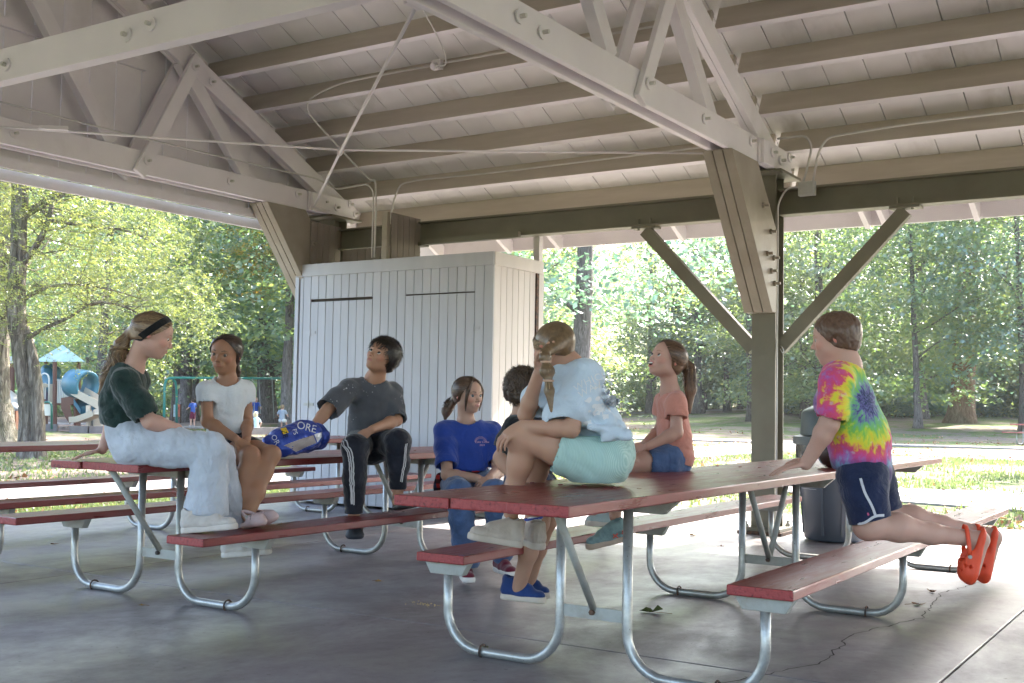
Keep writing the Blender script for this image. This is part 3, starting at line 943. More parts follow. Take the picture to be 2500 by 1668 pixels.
def leaves_mesh(name, centers, sizes, normals, rng, aspect=0.62, mat=None):
    """one small folded rhombus per leaf"""
    n = len(centers)
    nrm = normals/np.linalg.norm(normals, axis=1, keepdims=True)
    t = rng.normal(size=(n, 3)); t -= nrm*(t*nrm).sum(1, keepdims=True); t /= np.linalg.norm(t, axis=1, keepdims=True)
    s = np.cross(nrm, t)
    a = sizes[:, None]*0.5
    V = np.empty((n, 4, 3))
    V[:, 0] = centers-t*a
    V[:, 1] = centers+s*a*aspect-nrm*a*0.16
    V[:, 2] = centers+t*a
    V[:, 3] = centers-s*a*aspect-nrm*a*0.16
    me = bpy.data.meshes.new(name)
    me.vertices.add(n*4); me.vertices.foreach_set('co', V.reshape(-1))
    me.loops.add(n*4); me.loops.foreach_set('vertex_index', np.arange(n*4, dtype=np.int32))
    me.polygons.add(n)
    me.polygons.foreach_set('loop_start', np.arange(0, n*4, 4, dtype=np.int32))
    me.polygons.foreach_set('loop_total', np.full(n, 4, dtype=np.int32))
    me.update(calc_edges=True)
    if mat: me.materials.append(mat)
    return me

def crown_points(rng, n_clump, per, ext, z0, z1, flat=0.35, cs=1.5):
    """leaf clumps (flat sprays) spread through a crown of radius ext between z0 and z1"""
    cc, nn = [], []
    for i in range(n_clump):
        z = z0+(z1-z0)*rng.random()
        k = (z-z0)/(z1-z0)
        rmax = ext*math.sqrt(max(0.08, 1-(2*k-0.85)**2*0.72))
        r_ = rmax*math.sqrt(rng.uniform(0.04, 1))
        a = rng.uniform(0, 2*math.pi)
        c = np.array([r_*math.cos(a), r_*math.sin(a), z])
        s = cs*rng.uniform(0.5, 1.25)
        m_ = int(per*rng.uniform(0.5, 1.5))
        p = rng.normal(size=(m_, 3))*np.array([s, s, s*flat])*0.55
        # sprays droop away from the trunk
        p[:, 2] -= 0.22*(p[:, 0]*math.cos(a)+p[:, 1]*math.sin(a))
        cc.append(c+p)
        q = rng.normal(size=(m_, 3))*0.55+np.array([0.25*math.cos(a), 0.25*math.sin(a), 1.0])
        nn.append(q)
    return np.concatenate(cc), np.concatenate(nn)

rngT = np.random.default_rng(11)
CROWNS = []
for (ext, z0, z1, ncl, per, cs, mt) in ((4.6, 2.6, 15, 150, 105, 1.5, 'leaf'), (5.4, 3.5, 17, 165, 105, 1.6, 'leaf2'), (4.2, 1.6, 13, 140, 105, 1.4, 'leaf'), (5.0, 2.2, 16, 165, 100, 1.6, 'leaf2'), (3.6, 1.2, 11, 110, 105, 1.2, 'leaf')):
    c, nn = crown_points(rngT, ncl, per, ext, z0, z1, 0.32, cs)
    CROWNS.append(leaves_mesh('crown', c, rngT.uniform(0.13, 0.27, len(c)), nn, rngT, mat=M[mt]))
c, nn = crown_points(rngT, 70, 90, 3.2, 3.5, 9.5, 0.35, 1.2)
AUTUMN = leaves_mesh('crown', c, rngT.uniform(0.14, 0.26, len(c)), nn, rngT, mat=M['leaf3'])

def limb(b, rnd_, p, d, L, r, depth, n=7):
    """a crooked branch and its side branches, added to the mesh builder b"""
    pts, rr = [Vector(p)], [r]
    k = 6
    d = Vector(d).normalized()
    for i in range(k):
        d = (d+Vector((rnd_.gauss(0, .16), rnd_.gauss(0, .16), rnd_.gauss(0.03, .12)))).normalized()
        pts.append(pts[-1]+d*L/k); rr.append(r*(1-0.8*(i+1)/k))
        if depth and i in (1, 2, 3, 4):
            a = rnd_.uniform(0, 2*math.pi)
            side = Vector((math.cos(a), math.sin(a), rnd_.uniform(-0.1, 0.5)))
            limb(b, rnd_, pts[-1], d*0.6+side, L*rnd_.uniform(0.35, 0.6), rr[-1]*0.6, depth-1, max(4, n-2))
    b.tube(pts, rr, n)

def trunk_mesh(seed, H, r, lean=(0, 0), fork=None, n_limb=7, z_l=2.5, sides=12, mat='bark', flare=1.6):
    rnd_ = random.Random(seed)
    b = MB()
    pts, rr = [], []
    k = 12
    x = y = 0
    for i in range(k+1):
        t = i/k
        z = H*t**1.3
        x += rnd_.gauss(0, r*0.12) if i else 0
        y += rnd_.gauss(0, r*0.12) if i else 0
        pts.append(Vector((x+lean[0]*z, y+lean[1]*z, z-(0.15 if i == 0 else 0))))
        rr.append(r*(flare if i == 0 else (1+(flare-1)*0.35 if i == 1 else 1))*(1-0.72*t))
    b.tube(pts, rr, sides)
    for i in range(n_limb):
        z = z_l+(H*0.75-z_l)*(i+rnd_.random()*0.6)/n_limb
        j = max(0, min(k-1, int((z/H)**(1/1.3)*k)))
        p = pts[j].lerp(pts[j+1], 0.5)
        a = rnd_.uniform(0, 2*math.pi)
        limb(b, rnd_, p, (math.cos(a), math.sin(a), rnd_.uniform(0.25, 0.9)), rnd_.uniform(2.2, 4.5), rr[j]*0.34, 2 if sides > 9 else 1)
    if fork:
        limb(b, rnd_, pts[fork[0]], fork[1], fork[2], fork[3], 2, 10)
    me = b.mesh('trunk', True)
    me.materials.append(M[mat])
    return me
TR = [trunk_mesh(3, 17, 0.26), trunk_mesh(8, 18, 0.34, (0.03, 0.02)), trunk_mesh(21, 14, 0.16, (-0.04, 0), n_limb=6, sides=8), trunk_mesh(31, 16, 0.22, (0.02, -0.05), sides=8), trunk_mesh(44, 12, 0.11, (0.06, 0.03), n_limb=5, sides=8)]
FG = 'woodland trees beyond the lawn'
def tree(x, y, trunk, crown, rz, s, label, name='tree', group=FG, cz=0, tscale=1.0):
    t = empty(name, (x, y, terrain_z(x, y)), rz, label, 'tree', group)
    a = link_mesh('trunk', trunk, None, t)
    a.scale = (s*tscale, s*tscale, s)
    if crown is not None:
        c = link_mesh('crown', crown, None, t)
        c.scale = (s, s, s); c.location = (0, 0, cz)
    return t
# trees one can pick out
rr_ = random.Random(4)
named = [
 (-45.5, 39.8, 1, 0, 'leaning grey trunk just behind the swing set frame, left of the woman in jeans', 1.0),
 (-48.2, 42.8, 3, 1, 'slimmer leaning trunk directly beside the one at the swing set', 1.0),
 (-43.4, 43.5, 1, 3, 'flared grey trunk rising between the far children by the swings', 1.15),
 (-20.7, 36.7, 1, 1, 'tall dark forked trunk in leaf above the head of the girl in mint shorts', 1.25),
 (-39.7, 81.7, 0, 2, 'straight grey trunk beside the white car on the road', 1.05),
 (-34.4, 79.1, 0, 0, 'broad grey trunk behind the ponytail of the girl in the coral shirt', 1.35),
 (-38.0, 88.7, 2, 4, 'thin dark trunk standing close to the broad grey trunk near the post', 1.2),
 (-33.7, 83.1, 3, 2, 'dark straight trunk midway between the coral shirt and the steel post', 1.1),
 (-34.4, 87.5, 2, 4, 'narrow trunk second from the steel post across the lawn', 1.3),
 (-30.8, 81.5, 3, 1, 'bent trunk leaning over just left of the olive steel post', 1.2),
 (-21.4, 81.5, 0, 0, 'slender straight trunk right of the tie-dye boy, in the wood', 1.0),
 (-22.7, 68.8, 1, 2, 'reddish trunk behind the grey trash can and the post', 0.9),
 (-20.3, 88.2, 4, 4, 'young forked sapling at the edge of the lawn in front of the shrubs', 1.2),
 (-8.7, 60.0, 3, 3, 'leaning trunk at the right end of the wood behind the far table', 1.2)]
for (x, y, ti, ci, lab, s) in named:
    tree(x, y, TR[ti], CROWNS[ci], rr_.uniform(0, 6.28), s, lab)
# the rest of the wood
def polar(az_deg, d):
    a = R(az_deg)
    return -math.sin(a)*d, math.cos(a)*d
i = 0
rows = [(52, 6, 60, 4.4), (66, 4, 60, 3.6), (82, 3, 60, 3.0), (100, 2, 62, 3.0), (120, 2, 62, 3.4)]
for (d, a0, a1, st) in rows:
    a = a0+rr_.uniform(0, 2)
    while a < a1:
        dd = d*rr_.uniform(0.93, 1.08)
        ok = not (d < 60 and a < 29)            # open lawn on the right
        if d < 95 and 21.5 < a < 30: ok = False   # the view to the road and car
        if d < 60 and 30 < a < 38: dd += 6
        if 40 < a and d < 60 and rr_.random() < 0.5: ok = False
        if ok:
            x, y = polar(a, dd)
            lab = ['dense green woodland tree in the far row', 'slim woodland tree with high branches'][i % 2]
            t = tree(x, y, TR[rr_.randrange(5)], CROWNS[rr_.randrange(5)], rr_.uniform(0, 6.28), rr_.uniform(0.85, 1.35), 'one of the crowded leafy woodland trees across the lawn', cz=rr_.uniform(-1.2, 0.5))
            i += 1
        a += st*rr_.uniform(0.7, 1.3)
tree(*polar(44, 50), TR[0], AUTUMN, 1.0, 1.0, 'tree turning orange and yellow high behind the bright locust', cz=2.2)
tree(*polar(40.5, 57), TR[0], AUTUMN, 2.0, 0.8, 'smaller yellowing tree left of the white shed, high up', cz=1.5)

# the big double trunk at the lawn's edge
big = empty('tree', (-13.7, 68.6, terrain_z(-13.7, 68.6)), 0, 'massive twin-stemmed brown trunk standing alone at the lawn edge by the far picnic table', 'tree')
b = MB()
b.tube([(-0.16, 0, -0.2), (-0.1, 0, 0.5), (0.0, 0, 1.5), (0.08, 0, 4), (0.18, 0, 7), (0.35, 0, 9.6), (0.2, 0, 11.2)], [0.92, 0.66, 0.52, 0.47, 0.44, 0.40, 0.22], 20)
b.tube([(0.42, -0.1, -0.2), (0.40, -0.1, 0.6), (0.42, -0.05, 1.6), (0.55, 0, 5), (0.72, 0.05, 9), (0.95, 0.1, 13), (1.2, 0, 20)], [0.62, 0.46, 0.40, 0.38, 0.36, 0.30, 0.14], 20)
rnd_ = random.Random(9)
for (z, dx, dz, L, r_) in ((9.4, 1, 0.45, 6, 0.17), (10.6, 1, 0.55, 6, 0.2), (12.4, 0.9, 0.6, 5.5, 0.16), (8.2, 1, 0.7, 3.5, 0.12), (9.0, -1, 1.0, 4, 0.14), (13.5, -0.9, 0.6, 5, 0.16)):
    limb(b, rnd_, (0.65, 0, z), (dx, rnd_.uniform(-0.3, 0.3), dz), L, r_, 2, 9)
tm = b.mesh('trunk', True); tm.materials.append(M['bark2'])
link_mesh('trunk', tm, None, big)
c, nn = crown_points(rngT, 190, 75, 6.5, 3.6, 17, 0.25, 1.5)
link_mesh('crown', leaves_mesh('crown', c, rngT.uniform(0.12, 0.24, len(c)), nn, rngT, mat=M['leaf']), None, big)

# shrubs along the foot of the wood
c, nn = crown_points(rngT, 46, 110, 2.1, 0.15, 2.6, 0.5, 0.8)
BUSH = leaves_mesh('foliage', c, rngT.uniform(0.13, 0.26, len(c)), nn, rngT, mat=M['leaf2'])
c, nn = crown_points(rngT, 46, 110, 2.3, 0.15, 3.6, 0.5, 0.8)
BUSH2 = leaves_mesh('foliage', c, rngT.uniform(0.13, 0.26, len(c)), nn, rngT, mat=M['leaf'])
def shrub(x, y, k, s):
    t = empty('shrub', (x, y, terrain_z(x, y)), rr_.uniform(0, 6), 'one of the glossy leafy shrubs along the foot of the wood', 'shrub', 'shrubs along the foot of the wood')
    o = link_mesh('foliage', (BUSH, BUSH2)[k % 2], None, t); o.scale = (s, s, s)
k = 0
for (d, a0, a1, st) in ((80, 5, 21, 1.5), (88, 4, 21, 1.6), (100, 20, 34, 1.8), (78, 33, 58, 2.4), (92, 33, 58, 2.2)):
    a = a0
    while a < a1:
        x, y = polar(a+rr_.uniform(-.4, .4), d*rr_.uniform(0.95, 1.06))
        shrub(x, y, k, rr_.uniform(0.8, 1.5)); k += 1
        a += st
# the far-off wood, one leafy mass
n = 120000
az = np.radians(rngT.uniform(-2, 66, n)); dd = rngT.uniform(125, 190, n)
zz = rngT.uniform(0, 1, n)**0.9*38
cl = np.sin(az*90)*np.cos(zz*0.5+az*40)+rngT.normal(size=n)*0.7
keep = cl > -0.6
P = np.stack([-np.sin(az)*dd, np.cos(az)*dd, zz+dd*0.03], 1)[keep]
fw_me = leaves_mesh('far_woods', P, rngT.uniform(0.45, 0.95, len(P)), rngT.normal(size=(len(P), 3))*0.6+np.array([0, 0, 1.0]), rngT, mat=M['leaf'])
tag(link_mesh('far_woods', fw_me), kind='stuff')

# ---------------------------------------------------------------- the near locust
loc = empty('tree', (-19.3, 13.2, -0.06), 0, 'near locust with a shaggy leaning trunk and bright feathery yellow-green leaves', 'tree')
ux = Vector((math.cos(YAW), math.sin(YAW), 0))       # across the view
uy = Vector((-math.sin(YAW), math.cos(YAW), 0))      # away
def LP(a, d_, z): return ux*a+uy*d_+Vector((0, 0, z))
b = MB()
def knobbly(pts, rad, n=16, seed=1, amp=0.10):
    rnd_ = random.Random(seed)
    P, Q = [], []
    for i in range(len(pts)-1):
        for t in range(6):
            t /= 6
            P.append(Vector(pts[i]).lerp(Vector(pts[i+1]), t)); Q.append(rad[i]+(rad[i+1]-rad[i])*t)
    P.append(Vector(pts[-1])); Q.append(rad[-1])
    bb = MB().tube(P, Q, n)
    V = bb.v[0]
    m_ = len(P)
    for i in range(m_):
        for j in range(n):
            k = i*n+j
            c_ = np.array(P[i])
            f = 1+amp*math.sin(j*2.7+math.sin(i*0.35)*1.5)+rnd_.uniform(-amp, amp)*0.6
            V[k] = c_+(V[k]-c_)*f
    b.v.append(V); nn_ = b.n; b.f.extend([tuple(q+nn_ for q in f_) for f_ in bb.f]); b.n += len(V)
knobbly([LP(-0.06, 0, -0.15), LP(-0.08, 0, 0.5), LP(-0.14, 0, 1.3), LP(-0.32, 0, 2.2), LP(-0.42, 0, 3.0), LP(-0.40, 0, 4.0), LP(-0.42, 0, 5.2), LP(-0.5, 0.2, 7.5)], [0.22, 0.16, 0.15, 0.15, 0.17, 0.14, 0.15, 0.10], 18, 3)
knobbly([LP(0.12, -0.03, -0.15), LP(0.11, -0.03, 0.5), LP(0.05, -0.02, 1.3), LP(-0.05, 0, 1.9), LP(-0.22, 0, 2.5)], [0.19, 0.135, 0.12, 0.10, 0.06], 16, 5)
rnd_ = random.Random(12)
twigs = []
def branch(pts, r_):
    Q = smooth_path([LP(*p) for p in pts], 4, 0.5)
    b.tube(Q, [r_*(1-0.75*i/(len(Q)-1)) for i in range(len(Q))], 8)
    for i in range(2, len(Q)):
        for q in range(2):
            a = rnd_.uniform(0, 6.28)
            limb(b, rnd_, Q[i], (math.cos(a), math.sin(a), rnd_.uniform(-0.3, 0.6)), rnd_.uniform(0.5, 1.3), r_*0.22, 1, 5)
branch([(-0.30, 0, 2.15), (0.15, -0.1, 2.45), (0.7, -0.2, 2.65), (1.2, -0.3, 3.0), (1.9, -0.2, 2.85), (2.5, -0.3, 2.4)], 0.045)
branch([(-0.40, 0, 3.6), (-0.05, -0.1, 3.95), (0.25, -0.2, 4.5), (0.30, -0.2, 5.0), (0.9, -0.2, 5.5), (1.6, -0.4, 5.7)], 0.07)
branch([(0.25, -0.2, 4.5), (0.9, 0.1, 4.45), (1.7, 0.3, 4.4), (2.3, 0.2, 4.0)], 0.04)
branch([(-0.40, 0, 2.9), (-0.1, 0.2, 3.2), (0.35, 0.3, 3.35), (1.1, 0.4, 3.3), (1.8, 0.5, 3.1)], 0.045)
branch([(-0.42, 0, 5.2), (-1.2, 0.3, 5.9), (-2.4, 0.4, 6.3)], 0.08)
branch([(-0.42, 0.1, 4.6), (0.6, 0.8, 5.6), (1.8, 1.0, 6.2), (3.0, 0.8, 5.9)], 0.08)
tm = b.mesh('trunk', True); tm.materials.append(M['bark3'])
link_mesh('trunk', tm, None, loc)
# feathery leaves: short drooping fronds with paired leaflets
rng = np.random.default_rng(5)
fr_c, fr_d = [], []
nfr = 0
while nfr < 7600:
    a = rng.uniform(-3.4, 3.7); d_ = rng.uniform(-2.0, 3.0); z = rng.uniform(1.5, 8.2)
    # outline of the crown: bulges out to the right lower down
    edge = 1.9+1.5*math.exp(-((z-2.9)/1.6)**2) if z < 5 else 2.0-0.15*(z-5)
    if a > edge+rng.normal()*0.12: continue
    if z < 2.6-0.45*max(0, a-0.6)+0.35*math.sin(a*3) and a < 1.6: 
        if rng.random() < 0.9: continue
    if z < 1.9+0.25*math.sin(a*5): continue
    dens = math.sin(a*2.3+z*1.1)*math.cos(z*1.9-a*0.8+d_)+rng.normal()*0.45
    if dens < -0.30: continue
    fr_c.append(np.array(LP(a, d_, z))); th = rng.uniform(0, 6.28)
    fr_d.append(np.array([math.cos(th), math.sin(th), rng.uniform(-0.9, 0.1)])); nfr += 1
fr_c = np.array(fr_c); fr_d = np.array(fr_d); fr_d /= np.linalg.norm(fr_d, axis=1, keepdims=True)
K = 9
tt = np.linspace(0, 1, K)
base = fr_c[:, None, :]+fr_d[:, None, :]*(tt*0.24)[None, :, None]+np.array([0, 0, -0.05])*(tt**2)[None, :, None]
sd_ = np.cross(fr_d, np.array([0, 0, 1.0])); sd_ /= np.linalg.norm(sd_, axis=1, keepdims=True)
P = np.concatenate([base+sd_[:, None, :]*0.026, base-sd_[:, None, :]*0.026], 1).reshape(-1, 3)
P += rng.normal(size=P.shape)*0.008
lm = leaves_mesh('crown', P, rng.uniform(0.035, 0.062, len(P)), rng.normal(size=P.shape)*0.4+np.array([0, 0, 1.0]), rng, 0.5, mat=M['locust'])
link_mesh('crown', lm, None, loc)
# its neighbour: only the flared foot and some foliage come into the picture
loc2 = empty('tree', (-25.2, 16.3, -0.06), 0, 'old tree whose pale flared foot enters at the extreme left of the playground', 'tree')
b = MB()
knobbly([(0, 0, -0.15), (0, 0, 0.35), (-0.12, 0, 1.0), (-0.2, 0, 2.2), (-0.15, 0, 4.5), (-0.3, 0, 8)], [0.62, 0.42, 0.32, 0.28, 0.26, 0.2], 18, 8, 0.13)
for q in range(7):
    limb(b, rnd_, (-0.15, 0, 3+q*0.7), (math.cos(q*2.4), math.sin(q*2.4), 0.6), 3, 0.08, 1, 6)
tm = b.mesh('trunk', True); tm.materials.append(M['bark3']); link_mesh('trunk', tm, None, loc2)
c, nn = crown_points(rngT, 110, 100, 4.2, 3.0, 12, 0.3, 1.2)
link_mesh('crown', leaves_mesh('crown', c, rngT.uniform(0.08, 0.15, len(c)), nn, rngT, mat=M['locust']), None, loc2)

# tall trees close by whose crowns stay above the eaves but throw dappled shade on the slab and lawn
c, nn = crown_points(rngT, 120, 62, 5.6, 6.2, 14.5, 0.3, 1.3)
SHADE = leaves_mesh('crown', c, rngT.uniform(0.14, 0.26, len(c)), nn, rngT, mat=M['leaf'])
for (x, y, rz, s_, lb) in ((2.2, 20.5, 0, 1.0, 'tall tree just past the right end of the view, crown over the outer slab'), (5.0, 33, 2, 1.15, 'second tall tree past the right end of the view over the lawn'), (-15.4, 21.5, 4, 1.05, 'tall tree directly behind the storage shed, hidden by it'), (-6.5, 21, 1, .8, 'x')):
    if lb == 'x': continue
    tree(x, y, TR[0], SHADE, rz, s_, lb)

# a leafy bough that hangs in at the right edge, from a tree outside the picture
rt_tree = empty('tree', (-2.6, 27, -0.05), 0, 'near tree mostly out of view whose leafy bough hangs in by the eave, extreme right', 'tree')
b = MB()
b.tube([(0.9, 0, -0.1), (0.9, 0, 3), (0.7, 0, 6), (0.8, 0, 9)], [0.3, 0.22, 0.2, 0.14], 12)
limb(b, rnd_, (0.8, 0, 5.6), (-1, 0, -0.05), 1.9, 0.05, 1, 6)
tm = b.mesh('trunk', True); tm.materials.append(M['bark']); link_mesh('trunk', tm, None, rt_tree)
c, nn = crown_points(rngT, 22, 34, 1.35, 4.1, 6.2, 0.5, 0.5)
link_mesh('crown', leaves_mesh('crown', c, rngT.uniform(0.12, 0.2, len(c)), nn, rngT, mat=M['leaf2']), None, rt_tree)

# ---------------------------------------------------------------- grass and fallen leaves
rng = np.random.default_rng(3)
def grass_area(n, x0, x1, y0, y1, hmin, hmax, dens=None):
    x = rng.uniform(x0, x1, n); y = rng.uniform(y0, y1, n)
    if dens is not None:
        k = dens(x, y) > rng.random(n); x, y = x[k], y[k]
    return x, y, rng.uniform(hmin, hmax, len(x))
def gd(x, y):
    return np.clip(0.55+0.9*np.sin(x*1.3+y*0.4)*np.cos(y*0.9-x*0.5), 0.08, 1)
parts_ = [grass_area(26000, -10.62, -9.36, 2, 16, 0.02, 0.07), grass_area(24000, -24, -13.4, 4, 24, 0.02, 0.08, gd), grass_area(46000, -16, 3, 11.8, 30, 0.02, 0.09, gd)]
x = np.concatenate([p[0] for p in parts_]); y = np.concatenate([p[1] for p in parts_]); hh = np.concatenate([p[2] for p in parts_])
n = len(x); a = rng.uniform(0, 6.28, n); ww = 0.006+0.010*rng.random(n)*(1+np.hypot(x, y)/14)
V = np.empty((n, 3, 3))
V[:, 0] = np.stack([x-np.cos(a)*ww, y-np.sin(a)*ww, np.full(n, -0.065)], 1)
V[:, 1] = np.stack([x+np.cos(a)*ww, y+np.sin(a)*ww, np.full(n, -0.065)], 1)
V[:, 2] = np.stack([x+rng.normal(size=n)*0.02, y+rng.normal(size=n)*0.02, -0.06+hh], 1)
me = bpy.data.meshes.new('grass')
me.vertices.add(n*3); me.vertices.foreach_set('co', V.reshape(-1)); me.loops.add(n*3); me.loops.foreach_set('vertex_index', np.arange(n*3, dtype=np.int32))
me.polygons.add(n); me.polygons.foreach_set('loop_start', np.arange(0, n*3, 3, dtype=np.int32)); me.polygons.foreach_set('loop_total', np.full(n, 3, dtype=np.int32))
me.update(calc_edges=True)
me.materials.append(leaf_mat('grass_blades', [(0.07, 0.10, 0.035), (0.11, 0.145, 0.055), (0.17, 0.185, 0.09)], (1.8, 1.8, 1.4), 0.35, 0.05))
tag(link_mesh('grass', me), kind='stuff')
# leaf litter
n = 15000
d = 11+45*rng.random(n)**1.6; az = np.radians(rng.uniform(0, 62, n))
x, y = -np.sin(az)*d, np.cos(az)*d
ok = (y > 12.0) | (x < -9.5)
ok &= (np.sin(x*0.5+1)+np.cos(y*0.45+x*0.2)+rng.normal(size=n)*0.6) > 0.1
x, y = x[ok], y[ok]
P = np.stack([x, y, np.array([terrain_z(a_, b_) for a_, b_ in zip(x, y)])+0.02], 1)
M['dry'] = leaf_mat('dry_leaves', [(0.10, 0.05, 0.03), (0.22, 0.12, 0.06), (0.34, 0.20, 0.10), (0.42, 0.2, 0.06)], (1.1, 1, 0.9), 0.2, 0.05)
tag(link_mesh('leaf_litter', leaves_mesh('leaf_litter', P, rng.uniform(0.05, 0.13, len(P)), rng.normal(size=P.shape)*0.45+np.array([0, 0, 1.0]), rng, 0.7, mat=M['dry'])), kind='stuff')
# ================================================================ smooth solid modelling for people
def V3(p): return np.asarray(p, dtype=np.float32)

class Vol:
    """a distance field on a grid; shapes melt together with radius k"""
    def __init__(s, pts, pad=0.14, h=0.004):
        P = np.array([list(p) for p in pts], dtype=float)
        s.lo = P.min(0)-pad; hi = P.max(0)+pad
        s.h = h
        s.n = np.ceil((hi-s.lo)/h).astype(int)+1
        s.F = np.full(tuple(s.n), 0.5, dtype=np.float32)
        s.ax = [(s.lo[i]+h*np.arange(s.n[i])).astype(np.float32) for i in range(3)]
    def _box(s, lo, hi):
        a = np.maximum(0, np.floor((np.array(lo)-s.lo)/s.h).astype(int))
        b = np.minimum(s.n, np.ceil((np.array(hi)-s.lo)/s.h).astype(int)+1)
        if (b <= a).any(): return None, None
        sl = tuple(slice(a[i], b[i]) for i in range(3))
        X = s.ax[0][sl[0]][:, None, None]; Y = s.ax[1][sl[1]][None, :, None]; Z = s.ax[2][sl[2]][None, None, :]
        return sl, (X, Y, Z)
    def _merge(s, sl, d, k, op):
        F = s.F[sl]
        if op == 'add':
            if k > 0:
                hh = np.clip(0.5+0.5*(F-d)/k, 0, 1)
                s.F[sl] = F*(1-hh)+d*hh-k*hh*(1-hh)
            else:
                s.F[sl] = np.minimum(F, d)
        elif op == 'sub':
            if k > 0:
                hh = np.clip(0.5-0.5*(F+d)/k, 0, 1)
                s.F[sl] = F*(1-hh)-d*hh+k*hh*(1-hh)
            else:
                s.F[sl] = np.maximum(F, -d)
    def cone(s, a, b, ra, rb, k=0.015, op='add', flat=None, cap=True):
        """round cone from a to b; flat=(axis, factor) squeezes the cross-section along an axis"""
        a, b = V3(a), V3(b)
        m = max(ra, rb)*(max(1.0, flat[1]) if flat is not None else 1)+k+2.5*s.h
        sl, g = s._box(np.minimum(a, b)-m, np.maximum(a, b)+m)
        if sl is None: return s
        X, Y, Z = g
        ab = b-a; L2 = float(ab@ab)+1e-12
        px, py, pz = X-a[0], Y-a[1], Z-a[2]
        t = (px*ab[0]+py*ab[1]+pz*ab[2])/L2
        tc = np.clip(t, 0, 1)
        qx, qy, qz = px-ab[0]*tc, py-ab[1]*tc, pz-ab[2]*tc
        if flat is not None:
            n = V3(flat[0]); n = n/np.linalg.norm(n); f = flat[1]
            dn = qx*n[0]+qy*n[1]+qz*n[2]
            w_ = (1/f-1)*dn
            qx = qx+n[0]*w_; qy = qy+n[1]*w_; qz = qz+n[2]*w_
        d = np.sqrt(qx*qx+qy*qy+qz*qz)-(ra+(rb-ra)*tc)
        if not cap:
            L = math.sqrt(L2)
            d = np.maximum(d, np.maximum(-t*L, (t-1)*L))
        s._merge(sl, d.astype(np.float32), k, op)
        return s
    def ell(s, c, rad, ax=None, k=0.015, op='add'):
        """ellipsoid with axes ax (3 unit vectors as rows)"""
        c = V3(c); m = max(rad)+k+2.5*s.h
        sl, g = s._box(c-m, c+m)
        if sl is None: return s
        X, Y, Z = g
        px, py, pz = X-c[0], Y-c[1], Z-c[2]
        A = np.eye(3) if ax is None else np.array([list(v) for v in ax])
        k0 = 0; k1 = 0
        for i in range(3):
            q = px*A[i][0]+py*A[i][1]+pz*A[i][2]
            k0 = k0+(q/rad[i])**2; k1 = k1+(q/rad[i]**2)**2
        k0 = np.sqrt(k0); k1 = np.sqrt(k1)+1e-9
        s._merge(sl, (k0*(k0-1)/k1).astype(np.float32), k, op)
        return s
    def half(s, p, n, k=0.0):
        """cut away everything on the side n of the plane through p"""
        X, Y, Z = s.ax[0][:, None, None], s.ax[1][None, :, None], s.ax[2][None, None, :]
        n = V3(n)/np.linalg.norm(V3(n))
        d = (X-p[0])*n[0]+(Y-p[1])*n[1]+(Z-p[2])*n[2]
        s.F = np.maximum(s.F, d.astype(np.float32))
        return s
    def folds(s, amp, freq, d=(0, 0, 1), seed=0, where=None):
        """soft cloth folds that run across direction d"""
        X, Y, Z = s.ax[0][:, None, None], s.ax[1][None, :, None], s.ax[2][None, None, :]
        rs = np.random.default_rng(seed)
        d = V3(d)/np.linalg.norm(V3(d))
        tot = 0
        for i in range(5):
            q = rs.normal(size=3); q = d*0.8+q*0.45; q /= np.linalg.norm(q)
            w1 = rs.normal(size=3)*freq*0.35; ph = rs.uniform(0, 6.28, 3)
            f = freq*(0.6+0.35*i)
            warp = np.sin(X*w1[0]+Y*w1[1]+Z*w1[2]+ph[0])*1.3
            v = np.sin((X*q[0]+Y*q[1]+Z*q[2])*f+ph[1]+warp)
            tot = tot+(1-2*np.abs(v)**0.8)/(1+i*0.6)*0.5
        m_ = 1.0
        if where is not None:
            m_ = 0
            for (c, r_) in where:
                m_ = np.maximum(m_, np.clip(1.25-np.sqrt((X-c[0])**2+(Y-c[1])**2+(Z-c[2])**2)/r_, 0, 1))
        s.F = (s.F+amp*tot*m_).astype(np.float32)
        return s
    def mesh(s, name='surface'):
        F = s.F; n = F.shape
        S = F < 0
        c = S[:-1, :-1, :-1].astype(np.int8)
        for (i, j, k) in ((1, 0, 0), (0, 1, 0), (0, 0, 1), (1, 1, 0), (1, 0, 1), (0, 1, 1), (1, 1, 1)):
            c += S[i:n[0]-1+i, j:n[1]-1+j, k:n[2]-1+k]
        act = (c > 0) & (c < 8)
        I = np.argwhere(act)
        idx = np.full(act.shape, -1, dtype=np.int32)
        idx[act] = np.arange(len(I))
        co = np.array([(i, j, k) for i in (0, 1) for j in (0, 1) for k in (0, 1)])
        Vv = np.stack([F[I[:, 0]+o[0], I[:, 1]+o[1], I[:, 2]+o[2]] for o in co], 1)
        acc = np.zeros((len(I), 3)); cnt = np.zeros(len(I))
        for a in range(8):
            for b in range(a+1, 8):
                if np.abs(co[a]-co[b]).sum() == 1:
                    fa, fb = Vv[:, a], Vv[:, b]
                    m_ = (fa < 0) != (fb < 0)
                    t = np.where(m_, fa/np.where(m_, fa-fb, 1), 0)
                    acc += np.where(m_[:, None], co[a]+(co[b]-co[a])*t[:, None], 0)
                    cnt += m_
        P = (I+acc/cnt[:, None])*s.h+s.lo
        Q = []
